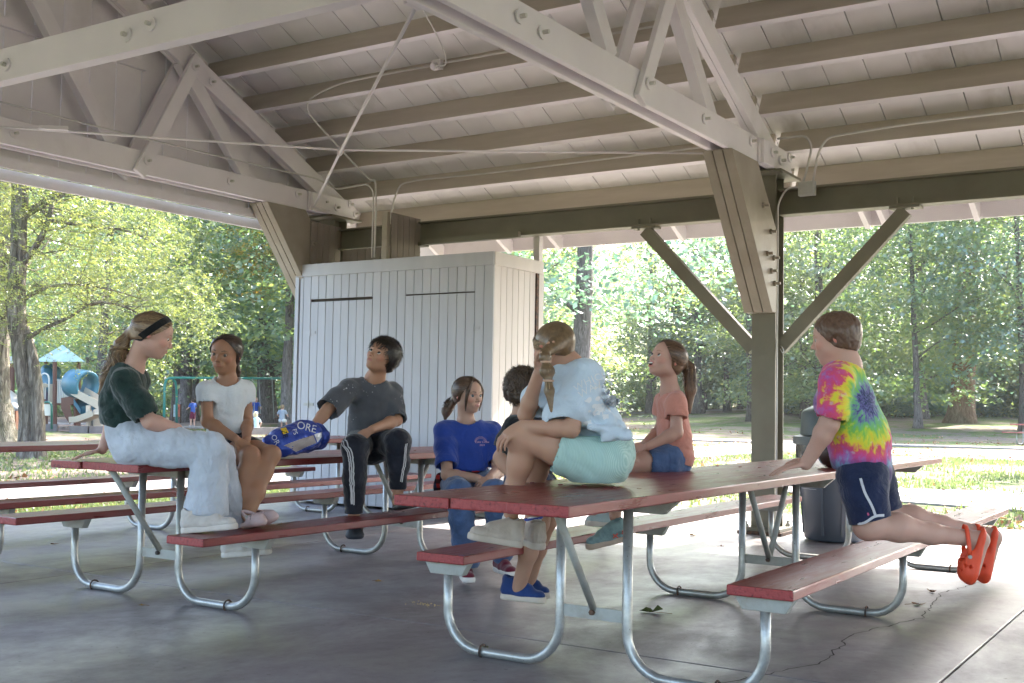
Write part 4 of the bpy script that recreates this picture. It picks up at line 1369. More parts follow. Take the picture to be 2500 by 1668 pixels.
        for axis in range(3):
            a1, a2 = (axis+1) % 3, (axis+2) % 3
            sl0 = [slice(None)]*3; sl1 = [slice(None)]*3
            sl0[axis] = slice(0, n[axis]-1); sl1[axis] = slice(1, n[axis])
            s0 = S[tuple(sl0)]; s1 = S[tuple(sl1)]
            E = np.argwhere(s0 != s1)
            E = E[(E[:, a1] > 0) & (E[:, a2] > 0) & (E[:, a1] < n[a1]-1) & (E[:, a2] < n[a2]-1)]
            if not len(E): continue
            def cell(d1, d2):
                e = E.copy(); e[:, a1] -= d1; e[:, a2] -= d2
                return idx[e[:, 0], e[:, 1], e[:, 2]]
            q = np.stack([cell(1, 1), cell(0, 1), cell(0, 0), cell(1, 0)], 1)
            inside = s0[E[:, 0], E[:, 1], E[:, 2]]
            q[~inside] = q[~inside][:, ::-1]
            Q.append(q)
        Q = np.concatenate(Q)
        Q = Q[(Q >= 0).all(1)]
        me = bpy.data.meshes.new(name)
        me.vertices.add(len(P)); me.vertices.foreach_set('co', P.astype(np.float32).reshape(-1))
        me.loops.add(len(Q)*4); me.loops.foreach_set('vertex_index', Q.astype(np.int32).reshape(-1))
        me.polygons.add(len(Q))
        me.polygons.foreach_set('loop_start', np.arange(0, len(Q)*4, 4, dtype=np.int32))
        me.polygons.foreach_set('loop_total', np.full(len(Q), 4, dtype=np.int32))
        me.update(calc_edges=True)
        me.shade_smooth()
        s.P = P
        return me

def seg_dist(P, a, b):
    a = np.array(a, dtype=float); b = np.array(b, dtype=float)
    ab = b-a; t = np.clip(((P-a)@ab)/(ab@ab+1e-12), 0, 1)
    return np.linalg.norm(P-a-t[:, None]*ab, axis=1)

def paint_mesh(me, P, base, spots):
    """colour attribute: base tone and soft-edged areas (a, b, radius, colour, softness)"""
    col = np.tile(np.array(base, dtype=np.float32), (len(P), 1))
    for (a, b, r_, c, soft) in spots:
        w_ = np.clip((r_-seg_dist(P, a, b))/soft, 0, 1)[:, None]
        col = col*(1-w_)+np.array(c, dtype=np.float32)*w_
    at = me.color_attributes.new('tone', 'FLOAT_COLOR', 'POINT')
    at.data.foreach_set('color', np.concatenate([col, np.ones((len(P), 1), dtype=np.float32)], 1).astype(np.float32).reshape(-1))

def skin_mat(name):
    m, nt, b = mat_new(name)
    a = nt.nodes.new('ShaderNodeAttribute'); a.attribute_name = 'tone'
    v = world_coords(nt)
    n1 = noise(nt, v, 45, 3, 0.6)
    c = mix(nt, ramp(nt, noise(nt, v, 9, 3), [(0.4, (0, 0, 0)), (0.75, (0.35,)*3)]), a.outputs['Color'], (0.45, 0.16, 0.12))
    c2 = mix(nt, 0.30, a.outputs['Color'], c)
    nt.links.new(c2, b.inputs['Base Color'])
    b.inputs['Roughness'].default_value = 0.52
    b.inputs['Specular IOR Level'].default_value = 0.35
    b.inputs['Subsurface Weight'].default_value = 0.12
    b.inputs['Subsurface Radius'].default_value = (0.012, 0.004, 0.002)
    b.inputs['Subsurface Scale'].default_value = 1.0
    bump(nt, n1, 0.06, 0.002, b)
    return m
M['skin'] = skin_mat('skin')
M['eye'] = plain('eye_white', (0.62, 0.60, 0.58), 0.15, 0.6)
M['iris'] = plain('iris', (0.05, 0.035, 0.025), 0.1, 0.8)
M['teeth'] = plain('teeth', (0.7, 0.68, 0.62), 0.25)

def fabric(name, col, var=0.1, rough=0.85, weave=420, bstr=0.25, vscale=9, sheen=0.25):
    m, nt, b = mat_new(name)
    v = world_coords(nt)
    d = tuple(c*(1-var) for c in col); e = tuple(min(1, c*(1+var)) for c in col)
    nt.links.new(ramp(nt, noise(nt, v, vscale, 5, 0.65), [(0.3, d), (0.7, e)]), b.inputs['Base Color'])
    b.inputs['Roughness'].default_value = rough
    b.inputs['Specular IOR Level'].default_value = 0.2
    b.inputs['Sheen Weight'].default_value = sheen
    nb = bump(nt, noise(nt, v, 11, 3, 0.55, 1.6), 0.55, 0.02, b)
    h = mix(nt, 0.35, noise(nt, v, 34, 4, 0.6), noise(nt, v, weave, 2, 0.5))
    bump(nt, h, bstr, 0.004, b, nb)
    return m

def hair_mat(name, a, b_, c_):
    m, nt, b = mat_new(name)
    g = nt.nodes.new('ShaderNodeNewGeometry')
    v = world_coords(nt)
    k = mix(nt, 0.5, g.outputs['Random Per Island'], noise(nt, v, 60, 3, 0.6))
    nt.links.new(ramp(nt, k, [(0.2, a), (0.5, b_), (0.85, c_)]), b.inputs['Base Color'])
    b.inputs['Roughness'].default_value = 0.38
    b.inputs['Specular IOR Level'].default_value = 0.5
    return m

class Head:
    """axes and landmark points of a head; H = chin to crown"""
    def __init__(s, c, f, u, H, width=1.0):
        s.c = Vector(c); s.f = Vector(f).normalized(); u = Vector(u)
        s.u = (u-s.f*u.dot(s.f)).normalized(); s.l = s.u.cross(s.f); s.H = H; s.w = width
    def P(s, l, f, u): return s.c+s.l*(l*s.H*s.w)+s.f*(f*s.H)+s.u*(u*s.H)
    def ax(s): return (s.l, s.f, s.u)

def add_head(v, hd, mouth=0.0, nose=1.0, jaw=1.0, lips=1.0, male=False):
    H, P, w_ = hd.H, hd.P, hd.w
    ax = hd.ax()
    def E(l, f, u, rl, rf, ru, k, op='add', a=None): v.ell(P(l, f, u), (rl*H*w_, rf*H, ru*H), a or ax, k*H, op)
    E(0, -0.07, 0.15, .335, .415, .345, .02)
    E(0, 0.10, 0.14, .285, .30, .29, .10)
    E(0, 0.10, -0.10, .262*jaw, .285, .34, .12)
    E(0, 0.17, -0.33, .150*jaw, .165, .145, .10)
    E(0, 0.275, -0.395, .085, .065, .07, .07)
    for q in (-1, 1):
        E(q*.165*jaw, 0.02, -0.24, .085, .16, .10, .10)
        E(q*.155, 0.265, -0.10, .085, .085, .085, .08)
        v.cone(P(q*.05, .375, .075), P(q*.19, .325, .085), .034*H, .026*H, .05*H)
        # sockets
        E(q*.135, .415, .005, .075, .07, .048, .045, 'sub')
        # lids
        E(q*.133, .312, .000, .068, .052, .046, .012)
    # nose
    v.cone(P(0, .365, .045), P(0, .445*nose+.0, -.115), .027*H, .036*H, .045*H)
    E(0, .452*nose, -.132, .036, .036, .032, .035)
    for q in (-1, 1): E(q*.045, .415, -.150, .028, .038, .025, .025)
    for q in (-1, 1): v.cone(P(q*.022, .455, -.178), P(q*.022, .43, -.150), .010*H, .010*H, .008*H, 'sub')
    # mouth
    E(0, .335, -.255, .13, .065, .085, .06)
    mo = mouth
    if mo > 0:
        E(0, .425, -.262, .058, .07, .018+mo*.05, .02, 'sub')
        for i in range(-3, 4):
            for j in (1, -1):
                a = i/3
                yy = -.262+j*(.024+mo*.055*(1-a*a*0.8))
                if i < 3:
                    b_ = (i+1)/3
                    y2 = -.262+j*(.024+mo*.055*(1-b_*b_*0.8))
                    v.cone(P(a*.088, .398-a*a*.035, yy), P(b_*.088, .398-b_*b_*.035, y2), .019*H*lips, .019*H*lips, .012*H)
    else:
        for i in range(-3, 3):
            a, b_ = i/3, (i+1)/3
            for (yy, rr, dz) in ((-.240, .017, .012), (-.272, .021, -.008)):
                v.cone(P(a*.095, .393-a*a*.04, yy+abs(a)*-.006*(1 if yy > -.25 else -1)), P(b_*.095, .393-b_*b_*.04, yy+abs(b_)*-.006*(1 if yy > -.25 else -1)), rr*H*lips*(1-abs(a)*.35), rr*H*lips*(1-abs(b_)*.35), .012*H)
    # ears
    for q in (-1, 1):
        e1 = (hd.l*q*0.9-hd.f*0.45).normalized(); e2 = (hd.f*0.9+hd.l*q*0.45).normalized()
        a = (e1, e2, hd.u)
        v.ell(P(q*.335/1, -.065, -.005), (.022*H, .068*H, .105*H), a, .014*H)
        v.ell(P(q*.365/1, -.045, .005), (.022*H, .040*H, .062*H), a, .012*H, 'sub')

def head_spots(hd, skin, brow, lipc, mouth=0.0, blush=None, lash=(0.03, 0.02, 0.02)):
    P, H = hd.P, hd.H
    s = np.array(skin)
    bl = blush or (min(1, s[0]*1.18), s[1]*0.72, s[2]*0.72)
    sp = []
    for q in (-1, 1):
        sp.append((P(q*.175, .29, -.11), P(q*.205, .25, -.09), .115*H, tuple(s*0.5+np.array(bl)*0.5), .08*H))
        sp.append((P(q*.35, -.06, .06), P(q*.35, -.06, -.08), .075*H, bl, .06*H))
    sp.append((P(0, .46, -.135), P(0, .45, -.14), .05*H, tuple(s*0.8+np.array(bl)*0.2), .05*H))
    for q in (-1, 1):
        sp.append((P(q*.075, .405, .098), P(q*.135, .385, .116), .019*H, brow, .012*H))
        sp.append((P(q*.135, .385, .116), P(q*.205, .335, .096), .015*H, brow, .012*H))
        sp.append((P(q*.085, .372, .022), P(q*.135, .378, .036), .008*H, lash, .008*H))
        sp.append((P(q*.135, .378, .036), P(q*.195, .335, .016), .008*H, lash, .008*H))
        sp.append((P(q*.022, .458, -.182), P(q*.022, .43, -.16), .013*H, (0.10, 0.03, 0.02), .008*H))
    if mouth > 0:
        for i in range(-3, 3):
            a, b_ = i/3, (i+1)/3
            for j in (1, -1):
                sp.append((P(a*.088, .41-a*a*.035, -.262+j*(.024+mouth*.055*(1-a*a*.8))), P(b_*.088, .41-b_*b_*.035, -.262+j*(.024+mouth*.055*(1-b_*b_*.8))), .024*H, lipc, .010*H))
        sp.append((P(-.03, .36, -.262), P(.03, .36, -.262), (.022+mouth*.045)*H, (0.06, 0.012, 0.012), .008*H))
    else:
        for i in range(-3, 3):
            a, b_ = i/3, (i+1)/3
            for yy, r_ in ((-.240, .021), (-.272, .025)):
                sp.append((P(a*.095, .40-a*a*.04, yy), P(b_*.095, .40-b_*b_*.04, yy), r_*H*(1-abs(a)*.3), lipc, .008*H))
        sp.append((P(-.085, .395, -.256), P(.085, .395, -.256), .006*H, (lipc[0]*.35, lipc[1]*.3, lipc[2]*.3), .004*H))
    return sp

def add_eyes(hd, parent, look=(0, 0), iris=(0.05, 0.035, 0.025), r_=0.058, open_=1.0):
    """look = (towards its left, upwards) offset of the gaze"""
    for q in (-1, 1):
        c = hd.P(q*.134, .318, .004)
        b = MB()
        V, F = [], []
        nu, nv_ = 14, 9
        g = (hd.f+hd.l*look[0]+hd.u*look[1]).normalized()
        gx = g.cross(hd.u).normalized(); gy = gx.cross(g)
        rr = r_*hd.H
        for i in range(nv_+1):
            th = math.pi*0.62*i/nv_
            for j in range(nu):
                a = 2*math.pi*j/nu
                p = c+(g*math.cos(th)+gx*math.sin(th)*math.cos(a)+gy*math.sin(th)*math.sin(a))*rr
                V.append(tuple(p))
        for i in range(nv_):
            for j in range(nu):
                F.append((i*nu+j, (i+1)*nu+j, (i+1)*nu+(j+1) % nu, i*nu+(j+1) % nu))
        b.add(V, F)
        me = b.mesh('eye', True)
        ir = plain('iris_tone', iris, 0.12, 0.7)
        me.materials.append(M['eye']); me.materials.append(ir)
        for k, p in enumerate(me.polygons):
            if k//nu < 4: p.material_index = 1
        link_mesh('eye', me, None, parent)

def add_limb(v, pts, rad, k=0.02, flat=None):
    for i in range(len(pts)-1):
        v.cone(pts[i], pts[i+1], rad[i], rad[i+1], k, flat=flat)

def add_arm(v, sh, el, wr, r_=(0.048, 0.036, 0.024), k=0.02):
    sh, el, wr = Vector(sh), Vector(el), Vector(wr)
    v.cone(sh, el, r_[0], r_[1], k)
    m_ = el.lerp(wr, 0.28)
    v.cone(el, m_, r_[1], r_[1]*1.04, k); v.cone(m_, wr, r_[1]*1.03, r_[2], k)

def add_leg(v, hp, kn, an, r_=(0.075, 0.055, 0.034), k=0.03, back=None):
    hp, kn, an = Vector(hp), Vector(kn), Vector(an)
    v.cone(hp, hp.lerp(kn, .5), r_[0], (r_[0]+r_[1])*.52, k); v.cone(hp.lerp(kn, .5), kn, (r_[0]+r_[1])*.52, r_[1], k)
    # calf swells behind the shin
    c = kn.lerp(an, 0.30)
    b = Vector(back) if back is not None else Vector((0, 0, 0))
    v.cone(kn, c+b*0.3*r_[1], r_[1]*0.96, r_[1]*1.02, k); v.cone(c+b*0.3*r_[1], kn.lerp(an, 0.62), r_[1]*1.02, r_[2]*1.25, k); v.cone(kn.lerp(an, .62), an, r_[2]*1.25, r_[2], k)

def add_hand(v, wr, d, nrm, size=0.165, curl=(0.35, 0.35, 0.25), spread=0.10, side=1, thumb=(0.75, 0.25), fcurl=None, r_=None):
    """palm and five fingers. d: wrist to knuckles, nrm: out of the back of the hand, side: +1 thumb on the d x nrm side"""
    d = Vector(d).normalized(); n = Vector(nrm); n = (n-d*n.dot(d)).normalized(); x = d.cross(n)*side
    wr = Vector(wr); S = size; R0 = r_ or S*0.046
    pl = S*0.47
    tips = []
    for i in range(4):                      # index .. little
        q = (1.5-i)/1.5
        kn = wr+d*(pl*(1-0.05*abs(q-0.3)))+x*(q*S*0.165)-n*(0.01*S*abs(q))
        v.cone(wr+d*S*0.06+x*q*S*0.075, kn, R0*1.25, R0*1.12, R0*1.3)
        L = S*(0.45, 0.50, 0.46, 0.36)[i]
        cu = curl if fcurl is None else fcurl[i]
        dd = (d+x*q*spread).normalized()
        p = kn; ang = 0
        rr = R0*(1.0 if i < 3 else 0.86)
        for j, (fr, c_) in enumerate(zip((0.46, 0.30, 0.24), cu)):
            ang += c_
            nd = dd*math.cos(ang)-n*math.sin(ang)
            p2 = p+nd*L*fr
            v.cone(p, p2, rr, rr*0.9, R0*0.35)
            p = p2; rr *= 0.9
        tips.append(p)
    v.cone(wr+d*S*0.10, wr+d*pl*0.8, S*0.075, S*0.082, R0, flat=(n, 0.62))
    t0 = wr+d*S*0.08+x*S*0.09; t1 = t0+(d*0.75+x*thumb[0]-n*thumb[1]).normalized()*S*0.24
    t2 = t1+(d*0.95+x*thumb[0]*0.45-n*thumb[1]).normalized()*S*0.19; t3 = t2+(d+x*thumb[0]*0.1-n*thumb[1]*1.4).normalized()*S*0.14
    v.cone(t0, t1, R0*1.35, R0*1.15, R0); v.cone(t1, t2, R0*1.12, R0, R0*0.3); v.cone(t2, t3, R0, R0*0.85, R0*0.3)
    return tips

def ribbons(name, paths, width, mat, parent, taper=True):
    """hair strands: narrow ribbons along paths, each an island of its own"""
    V, F = [], []
    n0 = 0
    for P, n in paths:
        k = len(P)
        for i in range(k):
            t = (Vector(P[min(i+1, k-1)])-Vector(P[max(i-1, 0)])).normalized()
            nn = Vector(n[i]) if isinstance(n, list) else Vector(n)
            s = t.cross(nn)
            if s.length < 1e-6: s = Vector((1, 0, 0))
            s.normalize()
            w_ = width*(1-0.75*(i/(k-1))**2 if taper else 1)*(0.6 if i == 0 else 1)
            V.append(tuple(Vector(P[i])+s*w_)); V.append(tuple(Vector(P[i])-s*w_))
        F += [(n0+2*i, n0+2*i+1, n0+2*i+3, n0+2*i+2) for i in range(k-1)]
        n0 += 2*k
    me = bpy.data.meshes.new(name)
    me.from_pydata(V, [], F); me.shade_smooth(); me.materials.append(mat)
    return link_mesh(name, me, None, parent)

def scalp_point(hd, l, f, u, off=0.03):
    """point on the outer surface of the hair cap in direction (l,f,u) from the middle of the skull"""
    d = np.array([l, f, u], dtype=float); d /= np.linalg.norm(d)
    R_ = np.array([.335*hd.w+off, .42+off, .35+off])
    t = 1/math.sqrt(((d/R_)**2).sum())
    return hd.c+hd.l*(d[0]*t*hd.H)+hd.f*((d[1]*t-0.06)*hd.H)+hd.u*((d[2]*t+0.15)*hd.H), hd.l*d[0]+hd.f*d[1]+hd.u*d[2]
# ================================================================ people
def person(label, group='people sitting and kneeling at the picnic tables'):
    return empty('person', (0, 0, 0), 0, label, 'person', group)
def seat_at(root, loc):
    """put the root at the person's own place; the parts keep theirs"""
    loc = Vector(loc)
    root.location = loc
    for ch in root.children:
        ch.location = ch.location-loc
def mesh_part(v, name, mat, parent):
    me = v.mesh(name); me.materials.append(mat)
    return link_mesh(name, me, None, parent)
def skin_part(v, parent, base, spots, name='body'):
    me = v.mesh(name); me.materials.append(M['skin'])
    paint_mesh(me, v.P, base, spots)
    return link_mesh(name, me, None, parent)

def hair_cap(v, hd, off=0.03, p0=(.33, .30), p1=(.03, -.05), nape=-.22, k=0.02):
    H = hd.H
    v.ell(hd.P(0, -0.07, 0.15), ((.335+off/hd.w)*H*hd.w, (.415+off)*H, (.345+off)*H), hd.ax(), k*H)
    v.ell(hd.P(0, -0.16, 0.0), ((.30+off/hd.w)*H*hd.w, (.30+off)*H, (.34+off)*H), hd.ax(), .05*H)
    df, du = p0[0]-p1[0], p0[1]-p1[1]
    n = hd.f*du-hd.u*df
    v.half(hd.P(0, p0[0], p0[1]), n)
    n2 = (-hd.u*0.95+hd.f*0.25).normalized()
    v.half(hd.P(0, -.2, nape), n2)

def pulled(hd, tie, n, seed, off=0.045, p0=(.33, .30), p1=(.03, -.05), jit=0.02, k=9, nape=True):
    """strands combed from the hairline back to the tie; tie is a direction (l,f,u)"""
    rs = random.Random(seed); out = []
    td = np.array(tie, dtype=float); td /= np.linalg.norm(td)
    for i in range(n):
        if nape and rs.random() < 0.25:
            d0 = np.array([rs.uniform(-.9, .9), -.55, -.85+rs.uniform(-.1, .1)])
        else:
            a = rs.uniform(-1, 1)
            t = abs(a)
            f_ = p0[0]+(p1[0]-p0[0])*t**1.5+.07; u_ = p0[1]+(p1[1]-p0[1])*t**1.5-.15
            d0 = np.array([a*.34, f_, u_])/np.array([.335, .42, .35])
            if rs.random() < 0.6:      # start somewhere along the way
                d0 = d0/np.linalg.norm(d0); s = rs.random()*0.75
                d0 = d0*(1-s)+td*s
        d0 = d0/np.linalg.norm(d0)
        P, Nn = [], []
        o = off+rs.uniform(-.008, .014)
        w1, w2 = rs.gauss(0, jit), rs.gauss(0, jit)
        for j in range(k):
            t = j/(k-1)
            d = d0*(1-t)+td*t
            d = d/np.linalg.norm(d)+np.array([w1, w2, w1])*math.sin(t*math.pi)
            p, nn = scalp_point(hd, d[0], d[1], d[2], o+0.006*math.sin(t*9+i))
            P.append(p); Nn.append(nn)
        out.append((P, Nn))
    return out

def tail(path, rad, n, seed, k=None, curl=0.0, wave=0.0, flare=0.5):
    """a bundle of strands along a path with the given radii"""
    rs = random.Random(seed); out = []
    Q = smooth_path(path, 4, 0.5); m_ = len(Q)
    def rr(t):
        x = t*(len(rad)-1); i = min(int(x), len(rad)-2); return rad[i]+(rad[i+1]-rad[i])*(x-i)
    for i in range(n):
        a = rs.uniform(0, 6.28); q = math.sqrt(rs.random()); ph = rs.uniform(0, 6.28)
        P, Nn = [], []
        end = rs.uniform(0.72, 1.0)
        for j in range(m_):
            t = j/(m_-1)
            if t > end: break
            T_ = (Q[min(j+1, m_-1)]-Q[max(j-1, 0)]).normalized()
            x = T_.cross(Vector((0.3, 0.2, 1))).normalized()
            if x.length < .1: x = Vector((1, 0, 0))
            y = T_.cross(x)
            aa = a+curl*t*6
            r_ = rr(t)*q*(1+wave*math.sin(t*14+ph))
            o = x*math.cos(aa)+y*math.sin(aa)
            P.append(Q[j]+o*r_); Nn.append(o+Vector((0, 0, 0.01)))
        if len(P) > 2: out.append((P, Nn))
    return out

def short_hair(hd, n, seed, flow, L=0.35, off=0.03, p0=(.33, .30), p1=(.03, -.05), curl=0.0, k=6, lift=0.03, nape=-.3):
    rs = random.Random(seed); out = []
    df, du = p0[0]-p1[0], p0[1]-p1[1]
    while len(out) < n:
        d = np.array([rs.gauss(0, 1), rs.gauss(0, 1), rs.gauss(0, 1)]); d /= np.linalg.norm(d)
        p, nn = scalp_point(hd, d[0], d[1], d[2], off)
        rel = p-hd.c; f_, u_ = rel.dot(hd.f)/hd.H, rel.dot(hd.u)/hd.H
        if (f_-p0[0])*du-(u_-p0[1])*df > 0.0: continue
        if u_ < nape: continue
        fl = flow(d)
        fd = hd.l*fl[0]+hd.f*fl[1]+hd.u*fl[2]+Vector((rs.gauss(0, .25), rs.gauss(0, .25), rs.gauss(0, .25)))
        P, Nn = [], []
        q = p.copy(); nn = nn.normalized(); ph = rs.uniform(0, 6.28); LL = L*rs.uniform(.6, 1.2)*hd.H
        side = nn.cross(fd).normalized() if nn.cross(fd).length > 1e-4 else hd.l
        for j in range(k):
            t = j/(k-1)
            P.append(q+nn*(lift*hd.H*t)+(side*math.sin(ph+t*7)+nn*math.cos(ph+t*7))*curl*hd.H*t); Nn.append(nn)
            fd = (fd-nn*fd.dot(nn)).normalized()
            q = q+fd*(LL/k)
            # stay on the skull
            rel = q-hd.P(0, -.06, .15)
            dd = np.array([rel.dot(hd.l), rel.dot(hd.f), rel.dot(hd.u)]); nd = dd/np.linalg.norm(dd)
            q2, nn = scalp_point(hd, nd[0], nd[1], nd[2], off); nn = nn.normalized()
            q = q2 if rel.dot(hd.u) > -.25*hd.H else q
        out.append((P, Nn))
    return out

def sneaker(parent, heel, toe, upv, w_, mat, sole, name='shoe', ankle=None, h0=None, lace=None, sock=None, toe_h=0.5):
    """shoe with its own sole; heel and toe are the ends of the sole on the ground side"""
    heel, toe = Vector(heel), Vector(toe); d = (toe-heel); L = d.length; d.normalize()
    u = Vector(upv); u = (u-d*u.dot(d)).normalized(); x = d.cross(u)
    h = 0.0045
    v = Vol([heel, toe, heel+u*0.12], 0.07, h)
    hh = h0 or 0.098
    v.cone(heel+d*.15*L+u*.045, heel+d*.45*L+u*.040, .034*w_, .036*w_, .02)
    v.cone(heel+d*.45*L+u*.040, heel+d*.84*L+u*.033, .036*w_, .036*w_, .02, flat=(u, .80))
    v.cone(heel+d*.13*L+u*.05, heel+d*.15*L+u*hh, .031*w_, .031*w_, .02)
    v.cone(heel+d*.24*L+u*hh*.92, heel+d*.62*L+u*.060, .032*w_, .027*w_, .02)
    v.ell(heel+d*.085*L+u*hh*1.02, (.012, .012, .016), None, .01)
    v.cone(heel+d*.20*L+u*(hh+.012), heel+d*.20*L+u*(hh+.07), .026*w_, .03*w_, .004, 'sub')
    v.half(heel+u*0.012, -u)
    if ankle is not None:
        a = Vector(ankle)
        v.cone(heel+d*.20*L+u*hh*.95, heel+d*.20*L+u*(hh+.06), .030*w_, .032*w_, .0, 'sub')
    o = mesh_part(v, name, mat, parent)
    v2 = Vol([heel, toe], 0.07, h)
    v2.cone(heel+d*.14*L+u*.013, heel+d*.45*L+u*.013, .037*w_, .034*w_, .02)
    v2.cone(heel+d*.45*L+u*.013, heel+d*.85*L+u*.015, .034*w_, .041*w_, .02)
    v2.half(heel+u*.030, u); v2.half(heel+u*.0, -u)
    mesh_part(v2, 'sole', sole, o)
    if lace is not None:
        b = MB()
        for i in range(4):
            c = heel+d*L*(.36+.075*i)+u*(hh*.93-.011*i)
            b.tube([c-x*.022-u*.006, c+u*.006, c+x*.022-u*.006], .0028, 5)
        b.build('lace', lace, o)
    return o

def clog(parent, heel, toe, upv, w_, mat, name='clog', strap=True, holes=True):
    """foam clog with holes and a heel strap"""
    heel, toe = Vector(heel), Vector(toe); d = (toe-heel); L = d.length; d.normalize()
    u = Vector(upv); u = (u-d*u.dot(d)).normalized(); x = d.cross(u)
    v = Vol([heel, toe, heel+u*0.10], 0.07, 0.0045)
    v.cone(heel+d*.16*L+u*.018, heel+d*.45*L+u*.018, .042*w_, .040*w_, .02, flat=(u, .5))
    v.cone(heel+d*.45*L+u*.018, heel+d*.80*L+u*.018, .040*w_, .050*w_, .02, flat=(u, .5))
    v.cone(heel+d*.55*L+u*.045, heel+d*.80*L+u*.034, .046*w_, .046*w_, .02, flat=(u, .85))
    v.half(heel+u*0.0, -u)
    v.cone(heel+d*.05*L+u*.06, heel+d*.50*L+u*.075, .036*w_, .036*w_, .01, 'sub')
    if holes:
        for (a, s_) in ((.60, -.5), (.60, .5), (.70, 0), (.70, -.75), (.70, .75), (.80, -.45), (.80, .45)):
            c = heel+d*a*L+x*s_*.045*w_
            v.cone(c+u*.055, c+u*.11+x*s_*.03, .0068, .0068, .0, 'sub')
            if abs(s_) > .6:
                v.cone(c+u*.04+x*s_*.0, c+u*.05+x*s_*.06, .0068, .0068, .0, 'sub')
    o = mesh_part(v, name, mat, parent)
    if strap:
        b = MB()
        P = []
        for i in range(13):
            a = -math.pi/2+math.pi*i/12
            P.append(heel+d*(.52*L-math.cos(a)*.50*L)+x*math.sin(a)*.042*w_+u*(.055+.035*math.cos(a)))
        V, F = [], []
        for i, p in enumerate(P):
            V += [tuple(p+u*.009), tuple(p-u*.009)]
        F = [(2*i, 2*i+1, 2*i+3, 2*i+2) for i in range(12)]
        so_ = b.add(V, F).build('strap', mat, o, smooth=True)
        md = so_.modifiers.new('thick', 'SOLIDIFY'); md.thickness = .005; md.offset = 0
        for s_ in (-1, 1):
            c = heel+d*.53*L+x*s_*.045*w_+u*.055
            MB().tube([c-x*s_*.004, c+x*s_*.006], .0085, 10).build('rivet', M['dull'], o)
    return o

DENIM_L = fabric('light_denim', (0.50, 0.545, 0.62), 0.12, 0.85, 500, 0.35, 7)
DENIM_B = fabric('blue_denim', (0.075, 0.13, 0.27), 0.3, 0.85, 500, 0.35, 9)
SK1 = (0.56, 0.34, 0.27); SK2 = (0.36, 0.19, 0.115); SK3 = (0.43, 0.235, 0.15); SK4 = (0.50, 0.31, 0.235); SK5 = (0.47, 0.275, 0.19)

